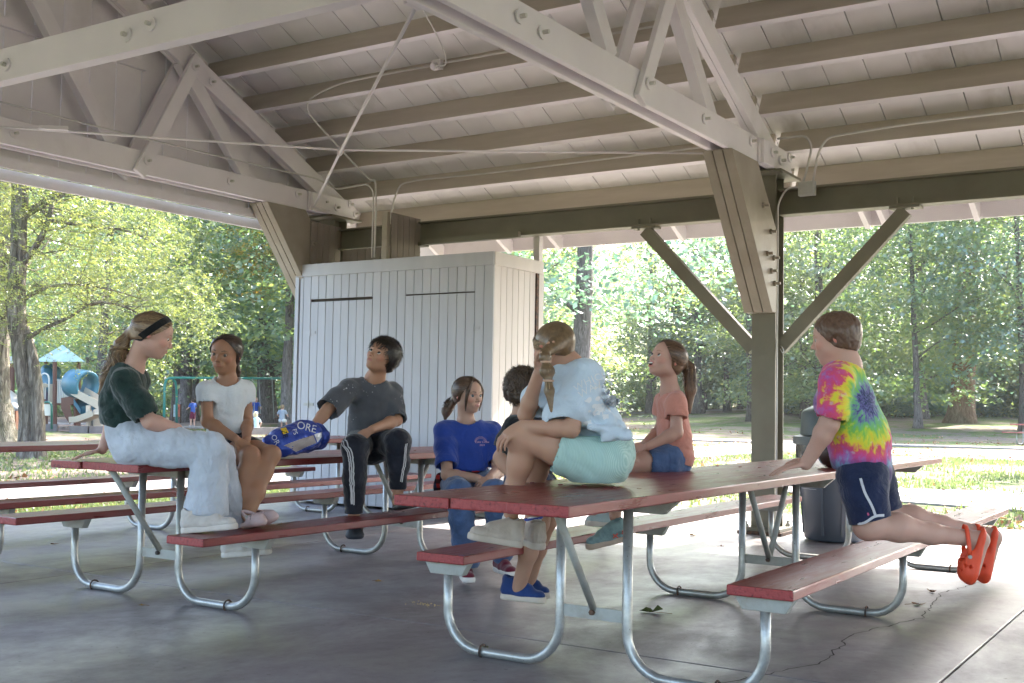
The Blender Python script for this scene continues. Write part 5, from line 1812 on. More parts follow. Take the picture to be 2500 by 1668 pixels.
# ---------------------------------------------------------------- woman in a dark green T-shirt
def woman_green():
    p = person('young woman with wavy ponytail, black headband, dark green T-shirt and pale wide jeans')
    fwd = Vector((0.6527, 0.7077, -0.2704)); upv = Vector((0.1730, 0.2083, 0.9627))
    hd = Head((-4.6839, 3.8687, 1.4090), fwd, upv, .226, 1.02)
    neck = Vector((-4.7929, 3.8338, 1.2343)); sn = Vector((-4.6929, 3.7116, 1.1746)); sf = Vector((-4.9111, 3.9518, 1.1806))
    chest = Vector((-4.8243, 3.7984, 1.1034)); waist = Vector((-4.8267, 3.8066, 0.9571)); pel = Vector((-4.7828, 3.8426, 0.8431))
    en = Vector((-4.5736, 3.7782, 0.9732)); wn = Vector((-4.5246, 3.9075, 0.9409))
    ef = Vector((-5.0885, 3.9689, 0.9942)); wf = Vector((-5.1045, 3.9111, 0.8135))
    side = (sf-sn).normalized(); fr = Vector((0.6986, 0.7155, 0.0000))
    v = Vol([hd.P(0, 0, .5), pel, en, wn, ef, wf, (-5.2507, 3.8442, 0.7578)], .10, .004)
    add_head(v, hd)
    v.cone(hd.P(0, -.14, -.15), neck, .047, .050, .03)
    v.cone(neck, chest, .055, .055, .04); v.cone(sn, sf, .040, .040, .04)
    v.cone(chest, waist, .06, .06, .03); v.cone(waist, pel, .06, .06, .03)
    add_arm(v, sn, en, wn, (.040, .036, .026)); add_arm(v, sf, ef, wf, (.038, .034, .025))
    add_hand(v, wf, (-0.4997, -0.8354, -0.2290), (-0.1503, -0.1993, 0.9684), .165, (.12, .10, .08), .16, -1, (.8, .05))
    add_hand(v, wn, (0.5281, 0.6009, -0.6000), (0.3499, 0.3981, 0.8480), .155, (.4, .5, .3), .05, 1)
    skin_part(v, p, SK1, head_spots(hd, SK1, (.30, .19, .12), (.52, .20, .18)))
    add_eyes(hd, p, (0, -.45))
    # shirt
    s = Vol([neck, sn, sf, pel, en, ef], .13, .006)
    s.cone((-4.8221, 3.8188, 1.1772), (-4.8381, 3.8161, 1.0616), .120, .132, .04, flat=(fr, .74))
    s.cone((-4.8381, 3.8161, 1.0616), (-4.8368, 3.8261, 0.9254), .132, .124, .05, flat=(fr, .82))
    s.cone(sn+Vector((0, 0, -.01)), sf+Vector((0, 0, -.01)), .060, .060, .05)
    s.cone(sn, sn.lerp(en, .52), .054, .060, .05); s.cone(sn.lerp(en, .5), sn.lerp(en, .76), .060, .066, .03)
    s.cone(sf, sf.lerp(ef, .7), .070, .078, .03)
    s.folds(.0075, 30, (0.3285, 0.4159, 0.8480), 3)
    s.folds(.006, 55, (0.1781, 0.2255, 0.9578), 5, [((-4.8221, 3.6869, 1.0091), .13), ((-4.6530, 3.6781, 0.9919), .12)])
    ne = (en-sn).normalized(); s.half(sn.lerp(en, .93), ne) if False else None
    s.cone(sn.lerp(en, .72), en, .052, .064, .004, 'sub'); s.cone(sf.lerp(ef, .62), ef, .06, .07, .004, 'sub')
    s.cone(neck+Vector((0, 0, .02)), neck+Vector((0, 0, .16)), .070, .11, .006, 'sub')
    s.half((-4.8508, 3.8167, 0.9293), (-0.1736, -0.2197, -0.9600))
    mesh_part(s, 'shirt', fabric('dark_green_knit', (.016, .036, .032), .35, .9, 300, .3, 20, .35), p)
    # jeans
    kn = Vector((-4.3653, 3.9934, 0.8375)); kf = Vector((-4.4680, 4.1442, 0.8008)); an = Vector((-4.3773, 3.9820, 0.5351)); af = Vector((-4.4367, 4.2389, 0.3992))
    hn = Vector((-4.6890, 3.8072, 0.8511)); hf = Vector((-4.8367, 3.9273, 0.8395))
    j = Vol([hn, kn, kf, an, af, (-4.9078, 3.7551, 0.9451)], .14, .006)
    j.cone((-4.8131, 3.8172, 0.9302), (-4.7721, 3.8489, 0.8517), .112, .128, .04, flat=(fr, .84))
    j.cone((-4.7651, 3.8534, 0.8518), (-4.7512, 3.8630, 0.8437), .110, .108, .03)
    j.cone(hn, hn.lerp(kn, .5), .100, .094, .04); j.cone(hn.lerp(kn, .5), kn, .094, .078, .03)
    j.cone(hf, kf, .095, .072, .04)
    j.cone(kn, kn.lerp(an, .5), .078, .088, .03); j.cone(kn.lerp(an, .5), an, .088, .108, .03)
    j.cone(kf, kf.lerp(af, .5), .07, .070, .03); j.cone(kf.lerp(af, .5), af, .070, .080, .03)
    j.folds(.008, 26, (0.5352, 0.6130, 0.5812), 11, [(kn, .22), (hn, .25), (an, .16)])
    j.folds(.004, 60, (0.6299, 0.7215, 0.2873), 12)
    j.half((-4.8230, 3.8227, 0.7525), (0, 0, -1)) if False else None
    d1 = (an-kn).normalized(); d2 = (af-kf).normalized()
    j.cone(an+d1*.0, an+d1*.2, .098, .11, .0, 'sub')
    sl = Vol([an], .2, .02)
    # cut both legs at the hems
    X, Y, Z = j.ax[0][:, None, None], j.ax[1][None, :, None], j.ax[2][None, None, :]
    def cut(pt, dr, cen, rad):
        d = ((X-pt[0])*dr[0]+(Y-pt[1])*dr[1]+(Z-pt[2])*dr[2])
        near = np.sqrt((X-cen[0])**2+(Y-cen[1])**2+(Z-cen[2])**2) < rad
        j.F = np.where(near, np.maximum(j.F, d), j.F).astype(np.float32)
    cut(an+d1*.02, d1, an, .145); cut(af+d2*.02, d2, af+d2*.06, .125)
    jo = mesh_part(j, 'jeans', DENIM_L, p)
    # stitched pocket lines
    # shoes
    cream = fabric('cream_mesh', (.56, .53, .50), .06, .8, 600, .4, 30)
    csole = plain('pale_sole', (.62, .59, .55), .6, var=.06)
    sneaker(p, (-4.4246, 3.8634, 0.4257), (-4.1813, 4.0186, 0.4548), (0, 0, 1), 1.0, cream, csole, 'shoe', lace=M['cream'])
    sneaker(p, (-4.5455, 4.2496, 0.2575), (-4.3203, 4.3934, 0.2835), (-0.0691, -0.0716, 0.9950), 1.0, cream, csole, 'shoe')
    # hair
    hm = hair_mat('dark_blonde_hair', (.09, .05, .03), (.20, .125, .07), (.36, .25, .14))
    tie = (0.0, -1.0, -.12)
    h = Vol([hd.P(0, 0, .5), (-4.9050, 3.7457, 1.1122)], .12, .005)
    hair_cap(h, hd, .028, (.31, .34), (.0, -.02), -.16)
    T = Vector((-4.7838, 3.8031, 1.4237))
    tp = [T, Vector((-4.8117, 3.7774, 1.3599)), Vector((-4.8380, 3.7672, 1.2593)), Vector((-4.8897, 3.7506, 1.1856)), Vector((-4.9241, 3.7456, 1.1079))]
    h.cone(tp[0], tp[1], .018, .034, .02); h.cone(tp[1], tp[2], .034, .034, .02); h.cone(tp[2], tp[3], .034, .026, .02); h.cone(tp[3], tp[4], .026, .010, .02)
    h.cone(hd.P(0, -.40, .05), T, .03, .018, .03)
    ho = mesh_part(h, 'hair', hm, p)
    ribbons('strands', pulled(hd, tie, 700, 1, .048, (.31, .34), (.0, -.02)), .0022, hm, ho)
    ribbons('strands', tail(tp, [.018, .042, .045, .040, .016], 420, 2, wave=.35, curl=.5), .0026, hm, ho)
    # headband
    hb = Vol([hd.P(0, 0, .5), hd.P(0, 0, -.3)], .12, .004)
    hb.ell(hd.P(0, -0.07, 0.15), ((.335+.085)*hd.H*hd.w, (.415+.08)*hd.H, (.345+.088)*hd.H), hd.ax(), 0)
    nb = (hd.f*.62-hd.u*-.0+hd.u*-.78).normalized()
    c0 = hd.P(0, .235, .45)
    nrm = (hd.f*.80-hd.u*.60).normalized()
    hb.half(hd.P(0, .27, .40), nrm); hb.half(hd.P(0, .27, .40)-nrm*.036, -nrm)
    mesh_part(hb, 'headband', fabric('black_velvet', (.008, .008, .009), .3, .9), p)
    seat_at(p, (-4.8, 3.95, .757))
woman_green()

# ---------------------------------------------------------------- girl in a white T-shirt
def girl_white():
    p = person('dark-haired girl in a plain white T-shirt frowning towards the camera, hands between bare knees')
    hd = Head((-4.6890, 4.3710, 1.3361), (0.3724, -0.9246, -0.0803), (0.0906, 0.0528, 0.9945), .218, 1.06)
    neck = Vector((-4.7048, 4.4073, 1.1754)); sr = Vector((-4.7441, 4.2885, 1.1456)); sl = Vector((-4.6809, 4.5195, 1.1554))
    chest = Vector((-4.7141, 4.4084, 1.0694)); waist = Vector((-4.7388, 4.4246, 0.9450)); pel = Vector((-4.7481, 4.4622, 0.8266))
    er = Vector((-4.7012, 4.2684, 0.9689)); wr = Vector((-4.5035, 4.2824, 0.8864)); el = Vector((-4.6708, 4.5265, 0.9687)); wl = Vector((-4.5116, 4.3730, 0.8804))
    fr = Vector((0.5828, -0.8126, 0.0000))
    kr = Vector((-4.4061, 4.3035, 0.7987)); kl = Vector((-4.3640, 4.4139, 0.8015)); ar = Vector((-4.3844, 4.2422, 0.4979)); al = Vector((-4.3336, 4.2281, 0.4875))
    hr = Vector((-4.7259, 4.4181, 0.8103)); hl = Vector((-4.7021, 4.5167, 0.8133))
    v = Vol([hd.P(0, 0, .5), hd.P(0, 0, -.5), er, sl, kr, kl, ar, al, pel], .10, .004)
    add_head(v, hd, lips=1.25, jaw=.95)
    v.cone(hd.P(0, -.10, -.15), neck, .045, .048, .03)
    v.cone(neck, chest, .056, .045, .03); v.cone(sr, sl, .030, .030, .04); v.cone(chest, pel, .045, .05, .03)
    add_arm(v, sr, er, wr, (.035, .031, .022)); add_arm(v, sl, el, wl, (.035, .031, .022))
    add_hand(v, wr, (0.7173, 0.4385, -0.5415), (0.7529, -0.3207, 0.5747), .135, (.5, .55, .3), .04, 1)
    add_hand(v, wl, (0.1214, -0.3464, -0.9302), (0.9318, -0.2000, 0.3030), .135, (.5, .5, .3), .04, -1)
    bk = Vector((-0.9973, 0.0735, 0.0000))
    add_leg(v, hr, kr, ar, (.066, .046, .029), back=bk); add_leg(v, hl, kl, al, (.066, .046, .029), back=bk)
    skin_part(v, p, SK2, head_spots(hd, SK2, (.06, .035, .025), (.36, .11, .09)))
    add_eyes(hd, p, (0, -.05), (.06, .04, .03), .055)
    s = Vol([neck, sr, sl, pel, er], .10, .006)
    s.cone((-4.7132, 4.4052, 1.1257), (-4.7314, 4.4182, 0.9339), .108, .098, .03, flat=(fr, .74))
    s.cone(sr+Vector((0, 0, -.008)), sl+Vector((0, 0, -.008)), .040, .040, .05)
    s.cone(sr, sr.lerp(er, .36), .040, .050, .04); s.cone(sl, sl.lerp(el, .36), .040, .048, .04)
    s.folds(.0045, 34, (0.2772, 0.2968, 0.9138), 8)
    s.folds(.006, 48, (0.1339, 0.1433, 0.9806), 9, [((-4.6533, 4.3350, 0.9697), .09)])
    s.cone(sr.lerp(er, .30), er, .044, .06, .004, 'sub'); s.cone(sl.lerp(el, .30), el, .044, .06, .004, 'sub')
    s.cone(neck+Vector((0, 0, .030))+fr*.02, neck+Vector((0, 0, .17))+fr*.03, .066, .13, .006, 'sub')
    s.half((-4.6866, 4.3774, 0.9063), (0, 0, -1))
    mesh_part(s, 'shirt', fabric('white_rib_knit', (.66, .69, .72), .05, .85, 350, .3, 12, .15), p)
    q = Vol([pel, hr, hl, hr.lerp(kr, .3), hl.lerp(kl, .3)], .13, .007)
    q.cone((-4.7410, 4.4366, 0.9222), pel, .095, .112, .03, flat=(fr, .85)); q.cone(hr, hr.lerp(kr, .35), .086, .078, .03); q.cone(hl, hl.lerp(kl, .3), .086, .078, .03)
    q.folds(.004, 40, (0, 0, 1), 4)
    mesh_part(q, 'shorts', fabric('dark_shorts', (.02, .02, .03), .2), p)
    hm = hair_mat('dark_brown_hair', (.018, .011, .008), (.045, .028, .02), (.10, .065, .045))
    h = Vol([hd.P(0, 0, .5), hd.P(0, -.5, -.5)], .12, .004)
    hair_cap(h, hd, .028, (.30, .36), (.06, -.02), -.26)
    T = Vector((-4.7270, 4.4950, 1.2529)); T2 = Vector((-4.7766, 4.5383, 1.1968))
    h.cone(hd.P(0, -.42, -.18), T, .035, .020, .02); h.cone(T, T2, .020, .016, .01)
    ho = mesh_part(h, 'hair', hm, p)
    ribbons('strands', pulled(hd, (0, -.85, -.45), 800, 4, .046, (.30, .36), (.06, -.02)), .0021, hm, ho)
    ribbons('strands', tail([T, T2, T2+Vector((0, 0, -.07))], [.018, .022, .008], 120, 5), .002, hm, ho)
    MB().tube([hd.P(.37, -.02, -.10), hd.P(.385, -.02, -.10)], .004, 8).build('earring', plain('pearl', (.8, .78, .75), .2), p)
    pk_ = plain('dusty_pink_foam', (.50, .38, .38), .7, var=.06)
    clog(p, (-4.3043, 4.1792, 0.4307), (-4.1718, 4.1676, 0.4577), (0, 0, 1), .88, pk_)
    clog(p, (-4.4124, 4.3251, 0.4152), (-4.1646, 4.2664, 0.4752), (0.3748, -0.3748, 0.8480), .88, pk_)
    seat_at(p, (-4.74, 4.45, .757))
girl_white()

# ---------------------------------------------------------------- boy in a speckled grey T-shirt
def boy_grey():
    p = person('black-haired boy in speckled charcoal T-shirt and striped trousers, looking up with hand in bag')
    hd = Head((-4.4365, 5.4024, 1.3665), (0.0742, -0.9220, 0.3799), (0.2576, 0.3724, 0.8916), .225, 1.05)
    neck = Vector((-4.5090, 5.4249, 1.2215)); sr = Vector((-4.5884, 5.2818, 1.1675)); sl = Vector((-4.4841, 5.5646, 1.1562))
    chest = Vector((-4.5240, 5.4245, 1.0825)); waist = Vector((-4.5454, 5.4430, 0.9560)); pel = Vector((-4.5668, 5.4730, 0.8360))
    er = Vector((-4.6181, 5.1280, 1.0414)); wr = Vector((-4.6640, 5.0128, 0.8948)); el = Vector((-4.3858, 5.4967, 0.9820)); wl = Vector((-4.3585, 5.2318, 0.9272))
    fr = Vector((0.5219, -0.8530, 0.0000))
    v = Vol([hd.P(0, 0, .5), hd.P(0, .5, -.3), er, wr, el, wl, pel, (-4.4114, 5.1562, 0.8325)], .10, .004)
    add_head(v, hd, jaw=1.0)
    v.cone(hd.P(0, -.08, -.12), neck, .052, .056, .03)
    v.cone(neck, chest, .062, .055, .03); v.cone(sr, sl, .034, .034, .04); v.cone(chest, pel, .055, .06, .03)
    add_arm(v, sr, er, wr, (.040, .034, .025)); add_arm(v, sl, el, wl, (.040, .035, .025))
    add_hand(v, wl, (-0.4274, -0.7009, -0.5711), (0.4507, -0.6923, 0.5635), .155, (.45, .35, .25), .14, 1, (.6, .3))
    add_hand(v, wr, (-0.4973, -0.6055, -0.6213), (0.3917, -0.7074, 0.5883), .15, (.3, .3, .2), .1, 1)
    skin_part(v, p, SK3, head_spots(hd, SK3, (.03, .02, .016), (.42, .16, .14)))
    add_eyes(hd, p, (.1, .42), (.03, .02, .015), .060)
    s = Vol([neck, sr, sl, pel, er, el], .12, .006)
    s.cone((-4.5253, 5.4203, 1.1329), (-4.5571, 5.4513, 0.8974), .128, .140, .03, flat=(fr, .68))
    s.cone(sr, sl, .052, .052, .05)
    s.cone(sr, sr.lerp(er, .55), .058, .064, .05); s.cone(sr.lerp(er, .5), sr.lerp(er, .95), .064, .072, .03)
    s.cone(sl, sl.lerp(el, .5), .054, .060, .05); s.cone(sl.lerp(el, .45), sl.lerp(el, .95), .060, .062, .03)
    s.folds(.0065, 26, (0.4986, 0.4182, 0.7593), 21)
    s.cone(sr.lerp(er, .86), er+(er-sr)*.3, .062, .085, .004, 'sub'); s.cone(sl.lerp(el, .86), el+(el-sl)*.3, .056, .07, .004, 'sub')
    s.cone(neck+Vector((0, 0, .0)), neck+Vector((0, 0, .16)), .072, .12, .006, 'sub')
    s.half((-4.5338, 5.4322, 0.8731), (0, 0, -1))
    # speckles in the print
    m, nt, b = mat_new('speckled_charcoal_knit')
    vv = world_coords(nt)
    vo = N(nt, 'ShaderNodeTexVoronoi', Scale=26.0); nt.links.new(vv, vo.inputs['Vector'])
    vo2 = N(nt, 'ShaderNodeTexVoronoi', Scale=60.0); nt.links.new(vv, vo2.inputs['Vector'])
    base = ramp(nt, noise(nt, vv, 14, 4), [(.3, (.062, .066, .078)), (.7, (.085, .09, .105))])
    s1 = ramp(nt, vo.outputs['Distance'], [(.10, (1, 1, 1)), (.16, (0, 0, 0))]); s2 = ramp(nt, vo2.outputs['Distance'], [(.12, (.8,)*3), (.20, (0, 0, 0))])
    k1 = ramp(nt, noise(nt, vv, 9, 2), [(.52, (0, 0, 0)), (.6, (1, 1, 1))])
    c = mix(nt, mix(nt, 1.0, mix(nt, 1.0, s1, s2, 'ADD'), k1, 'MULTIPLY'), base, (.6, .6, .62))
    nt.links.new(c, b.inputs['Base Color']); b.inputs['Roughness'].default_value = .9; b.inputs['Sheen Weight'].default_value = .3
    bump(nt, noise(nt, vv, 300, 2), .25, .003, b)
    mesh_part(s, 'shirt', m, p)
    # trousers
    kr = Vector((-4.3893, 5.1234, 0.8243)); kl = Vector((-4.2540, 5.3519, 0.8532)); ar = Vector((-4.3771, 5.1086, 0.4489)); al = Vector((-4.2585, 5.3670, 0.5845))
    hr = Vector((-4.5918, 5.3976, 0.8291)); hl = Vector((-4.5219, 5.5382, 0.8286))
    j = Vol([hr, hl, kr, kl, ar, al, (-4.5327, 5.4282, 0.9437)], .13, .006)
    j.cone((-4.5530, 5.4546, 0.8874), pel, .125, .135, .03, flat=(fr, .8))
    j.cone(hr, kr, .086, .074, .04); j.cone(hl, kl, .086, .074, .04)
    j.cone(kr, kr.lerp(ar, .5), .074, .064, .03); j.cone(kr.lerp(ar, .5), ar, .064, .052, .03)
    j.cone(kl, kl.lerp(al, .5), .072, .060, .03); j.cone(kl.lerp(al, .5), al, .064, .045, .03)
    j.folds(.0055, 30, (0.2423, 0.2032, 0.9487), 31)
    j.half((-4.3773, 5.1092, 0.4394), (0, 0, -1))
    X, Y, Z = j.ax[0][:, None, None], j.ax[1][None, :, None], j.ax[2][None, None, :]
    near = np.sqrt((X-al[0])**2+(Y-al[1])**2) < .1
    j.F = np.where(near, np.maximum(j.F, -(Z-(al.z-.012))), j.F).astype(np.float32)
    jo = mesh_part(j, 'trousers', fabric('black_track_cloth', (.012, .014, .024), .3, .6, 400, .15), p)
    # three white stripes down each outer leg, draped on the cloth
    from mathutils.bvhtree import BVHTree
    dg_v = [tuple(q) for q in j.P]; bv = BVHTree.FromPolygons(dg_v, [tuple(f.vertices) for f in jo.data.polygons])
    strp = plain('white_stripe', (.62, .62, .64), .6)
    def stripe(A, w_):
        V, F = [], []
        Q = smooth_path(A, 6, .5)
        R_ = []
        for a, c in zip(Q[:-1], Q[1:]):
            for t in range(3): R_.append(a.lerp(c, t/3))
        for i, q in enumerate(R_):
            loc, nn, _, _ = bv.find_nearest(q)
            t = (R_[min(i+1, len(R_)-1)]-R_[max(i-1, 0)]).normalized()
            sd_ = nn.cross(t).normalized()
            V += [tuple(loc+nn*.003+sd_*w_), tuple(loc+nn*.003-sd_*w_)]
        F = [(2*i, 2*i+1, 2*i+3, 2*i+2) for i in range(len(R_)-1)]
        MB().add(V, F).build('stripe', strp, jo)
    for k_ in range(3):
        o_ = k_*9-3
        stripe([Vector((-4.5422, 5.1871, 0.8911))+Vector((0.7547, 0.6561, 0.0000))*o_*.0024, Vector((-4.3751, 5.0131, 0.8272))+Vector((0.7547, 0.6561, 0.0000))*o_*.0024, Vector((-4.3263, 4.9852, 0.6472))+Vector((0.7547, 0.6561, 0.0000))*o_*.0022, Vector((-4.3214, 5.0005, 0.4647))+Vector((0.7547, 0.6561, 0.0000))*o_*.0016], .0038)
    for k_ in range(2):
        o_ = k_*7
        stripe([Vector((-4.1411, 5.3300, 0.8451))+Vector((-0.7547, -0.6561, 0.0000))*o_*.0024, Vector((-4.1554, 5.3296, 0.7121))+Vector((-0.7547, -0.6561, 0.0000))*o_*.0024, Vector((-4.1818, 5.3207, 0.5910))+Vector((-0.7547, -0.6561, 0.0000))*o_*.0024], .003)
    ft = Vol([al, al+Vector((0, 0, -.08)), ar, ar+Vector((0, 0, -.08))], .07, .005)
    ft.cone(al, al+Vector((0, 0, -.09)), .032, .034, .01); ft.cone(ar, ar+Vector((0, 0, -.08)), .033, .036, .01)
    skin_part(ft, p, SK3, [], 'ankles')
    dk_ = plain('dark_foam', (.035, .042, .06), .55, var=.1)
    clog(p, (-4.4679, 5.2270, 0.2992), (-4.2965, 5.0275, 0.3013), (0.3305, -0.3845, 0.8619), 1.05, dk_)
    clog(p, (-4.2731, 5.3670, 0.4426), (-4.0672, 5.2825, 0.4853), (0, 0, 1), .95, plain('dark_grey_foam', (.05, .055, .055), .55, var=.1))
    # tousled black hair with a fringe
    hm = hair_mat('black_hair', (.008, .006, .005), (.02, .014, .011), (.06, .04, .03))
    h = Vol([hd.P(0, 0, .5), hd.P(0, -.5, -.4)], .12, .004)
    hair_cap(h, hd, .050, (.33, .32), (.06, .02), -.30)
    h.folds(.006, 60, (.3, .5, 1), 7)
    ho = mesh_part(h, 'hair', hm, p)
    ribbons('strands', short_hair(hd, 1300, 6, lambda d: (d[0]*.3, .9 if d[2] > .2 else -.1, -.3-(.6 if d[2] < .3 else 0)), .34, .075, (.36, .36), (.08, .03), .022, 7, .05, -.4), .0026, hm, ho)
    seat_at(p, (-4.74, 5.35, .757))
boy_grey()

# ---------------------------------------------------------------- girl in a royal blue T-shirt
def girl_blue():
    p = person('girl in royal blue T-shirt with flannel tied round waist and maroon canvas shoes, looking right')
    hd = Head((-4.1681, 5.9484, 1.1423), (0.9731, -0.2293, -0.0202), (-0.0248, -0.0174, 0.9995), .228, 1.04)
    neck = Vector((-4.1938, 5.9687, 0.9485)); sr = Vector((-4.2696, 5.8384, 0.9163)); sl = Vector((-4.0744, 6.0838, 0.9138))
    chest = Vector((-4.1581, 5.9398, 0.8325)); waist = Vector((-4.1110, 5.8944, 0.7192)); pel = Vector((-4.1419, 5.9429, 0.5870))
    er = Vector((-4.1525, 5.7174, 0.6477)); wr = Vector((-3.9042, 5.6874, 0.6410)); el = Vector((-3.9303, 5.9548, 0.6686)); wl = Vector((-3.8417, 5.7273, 0.6472))
    fr = Vector((0.6896, -0.7241, 0.0000))
    v = Vol([hd.P(0, 0, .5), er, el, wr, wl, pel, sr, sl], .10, .004)
    add_head(v, hd)
    v.cone(hd.P(0, -.12, -.15), neck, .050, .055, .03)
    v.cone(neck, chest, .062, .05, .03); v.cone(sr, sl, .034, .034, .04); v.cone(chest, pel, .05, .06, .03)
    add_arm(v, sr, er, wr, (.040, .036, .026)); add_arm(v, sl, el, wl, (.040, .036, .026))
    add_hand(v, wr, (0.9307, 0.2496, -0.2673), (0.5554, -0.4595, 0.6931), .155, (.5, .6, .3), .03, 1)
    add_hand(v, wl, (-0.2141, -0.8790, -0.4260), (0.4771, -0.5267, 0.7035), .15, (.5, .6, .3), .03, -1)
    skin_part(v, p, SK4, head_spots(hd, SK4, (.13, .08, .055), (.50, .22, .20)))
    add_eyes(hd, p, (-.15, .18), (.10, .12, .13), .060)
    s = Vol([neck, sr, sl, pel, er, el], .12, .006)
    s.cone((-4.1747, 5.9623, 0.8707), (-4.1206, 5.9130, 0.7053), .140, .118, .03, flat=(fr, .72))
    s.cone(sr+Vector((0, 0, -.01)), sl+Vector((0, 0, -.01)), .056, .056, .05)
    s.cone(sr, sr.lerp(er, .40), .060, .064, .05); s.cone(sr.lerp(er, .4), sr.lerp(er, .72), .070, .070, .02)
    s.cone(sl, sl.lerp(el, .40), .058, .063, .05); s.cone(sl.lerp(el, .4), sl.lerp(el, .74), .068, .064, .02)
    s.folds(.0055, 26, (0.5787, 0.4063, 0.7071), 41)
    s.cone(sr.lerp(er, .66), er, .056, .075, .004, 'sub'); s.cone(sl.lerp(el, .68), el, .052, .07, .004, 'sub')
    s.cone(neck+fr*.02+Vector((0, 0, .005)), neck+Vector((0, 0, .16)), .075, .12, .006, 'sub')
    s.half((-4.0810, 5.8574, 0.6707), (0, 0, -1))
    so_ = mesh_part(s, 'shirt', fabric('royal_blue_knit', (.020, .055, .30), .12, .85, 300, .2, 10, .3), p)
    from mathutils.bvhtree import BVHTree
    bv = BVHTree.FromPolygons([tuple(q) for q in s.P], [tuple(f.vertices) for f in so_.data.polygons])
    pink = plain('pink_print', (.65, .42, .55), .6)
    def stamp(txt, c, xd, yd, size, mat, parent, bv, off=.004, away=None, arc=0.0, shear=.2, space=1.0):
        me = text_mesh(txt, size, 0.0, shear=shear, space=space)
        xd, yd = Vector(xd).normalized(), Vector(yd).normalized(); n = xd.cross(yd)
        for q in me.vertices:
            yy = q.co.y+arc*q.co.x*q.co.x
            o = Vector(c)+xd*q.co.x+yd*yy+n*.25
            hit = bv.ray_cast(o, -n, .6)
            q.co = (hit[0]+n*off) if hit[0] is not None else Vector(c)+xd*q.co.x+yd*yy
        return link_mesh('lettering', me, mat, parent)
    globals()['stamp'] = stamp
    c0 = Vector((-4.0134, 5.8890, 0.8510)); xd = Vector((0.8260, 0.5636, 0.0000)); yd = Vector((0, 0, 1))
    stamp('Lake Crew', c0, xd, yd, .020, pink, so_, bv)
    stamp('2024', c0+yd*-.020, xd, yd, .016, pink, so_, bv)
    b = MB()
    rs = random.Random(3)
    for i in range(14):
        a = math.pi*i/13
        q0 = c0+xd*math.cos(a)*.028+yd*(math.sin(a)*.018+.002); q1 = c0+xd*math.cos(a)*.042+yd*(math.sin(a)*.032+.004)
        for q in (q0, q1):
            pass
        h0 = bv.ray_cast(q0+fr*.25, -fr, .6)[0]; h1 = bv.ray_cast(q1+fr*.25, -fr, .6)[0]
        if h0 and h1: b.tube([h0+fr*.003, h1+fr*.003], .0011, 4)
    b.build('print', pink, so_)
    # necklace
    b = MB()
    P = []
    for i in range(17):
        a = math.pi*(i/16)
        q = neck+Vector((0.8184, 0.5746, 0.0000))*math.cos(a)*.062+fr*(.055+.03*math.sin(a))+Vector((0, 0, .02-.095*math.sin(a)**1.2))
        P.append(q)
    b.tube(P, .0022, 5, cap=False)
    b.tube([P[8]+Vector((0, 0, -.004)), P[8]+fr*.004+Vector((0, 0, -.004))], .009, 12)
    b.build('necklace', plain('gold', (.75, .55, .25), .3, metallic=.8), p)
    # flannel shirt round the waist
    f = Vol([waist, pel], .20, .007)
    f.cone((-4.1292, 5.9223, 0.6608), (-4.1458, 5.9383, 0.6180), .118, .128, .02, flat=(fr, .78))
    f.folds(.008, 40, (0, 0, 1), 5)
    f.cone((-4.2963, 5.8408, 0.6228), (-4.3656, 5.8646, 0.4883), .03, .025, .03)
    m, nt, bb = mat_new('red_black_flannel')
    wv = world_coords(nt)
    sx = nt.nodes.new('ShaderNodeSeparateXYZ'); nt.links.new(wv, sx.inputs[0])
    def stripes(sock, sc_):
        a = N(nt, 'ShaderNodeMath', operation='MULTIPLY'); nt.links.new(sock, a.inputs[0]); a.inputs[1].default_value = sc_
        b_ = N(nt, 'ShaderNodeMath', operation='FRACT'); nt.links.new(a.outputs[0], b_.inputs[0]); return b_.outputs[0]
    k1 = ramp(nt, stripes(sx.outputs[0], 16), [(.45, (0, 0, 0)), (.5, (1, 1, 1))]); k2 = ramp(nt, stripes(sx.outputs[2], 18), [(.45, (0, 0, 0)), (.5, (1, 1, 1))])
    cc = mix(nt, k1, (.42, .02, .015), (.02, .03, .08)); cc = mix(nt, k2, cc, mix(nt, 1.0, cc, (.12, .12, .25), 'MULTIPLY'))
    nt.links.new(cc, bb.inputs['Base Color']); bb.inputs['Roughness'].default_value = .9
    mesh_part(f, 'flannel_shirt', m, p)
    # jeans
    hr = Vector((-4.2163, 5.8958, 0.5726)); hl = Vector((-4.0679, 5.9915, 0.5755)); kr = Vector((-3.9372, 5.5406, 0.5563)); kl = Vector((-3.7738, 5.6818, 0.5575)); ar = Vector((-3.9202, 5.6141, 0.1566)); al = Vector((-3.8365, 5.8694, 0.1770))
    j = Vol([hr, hl, kr, kl, ar, al], .13, .006)
    j.cone((-4.1415, 5.9414, 0.6129), pel, .125, .14, .03, flat=(fr, .85))
    j.cone(hr, kr, .092, .078, .04); j.cone(hl, kl, .092, .078, .04)
    j.cone(kr, ar, .078, .072, .03); j.cone(kl, al, .078, .064, .03)
    j.folds(.006, 28, (.3, .2, 1), 51)
    j.half((-3.9200, 5.6408, 0.1149), (0, 0, -1))
    mesh_part(j, 'jeans', DENIM_B, p)
    mar = fabric('maroon_canvas', (.13, .012, .03), .15, .8, 500, .3)
    wh = plain('white_rubber', (.66, .65, .63), .4)
    sneaker(p, (-4.0503, 5.7778, 0.0184), (-3.8178, 5.4969, 0.0452), (0, 0, 1), .98, mar, wh, 'shoe', lace=wh)
    sneaker(p, (-3.9512, 5.9825, 0.0545), (-3.6548, 5.7199, 0.0678), (0.1128, -0.1724, 0.9785), .98, mar, wh, 'shoe', lace=wh)
    hm = hair_mat('brown_hair', (.04, .022, .014), (.095, .055, .035), (.19, .12, .08))
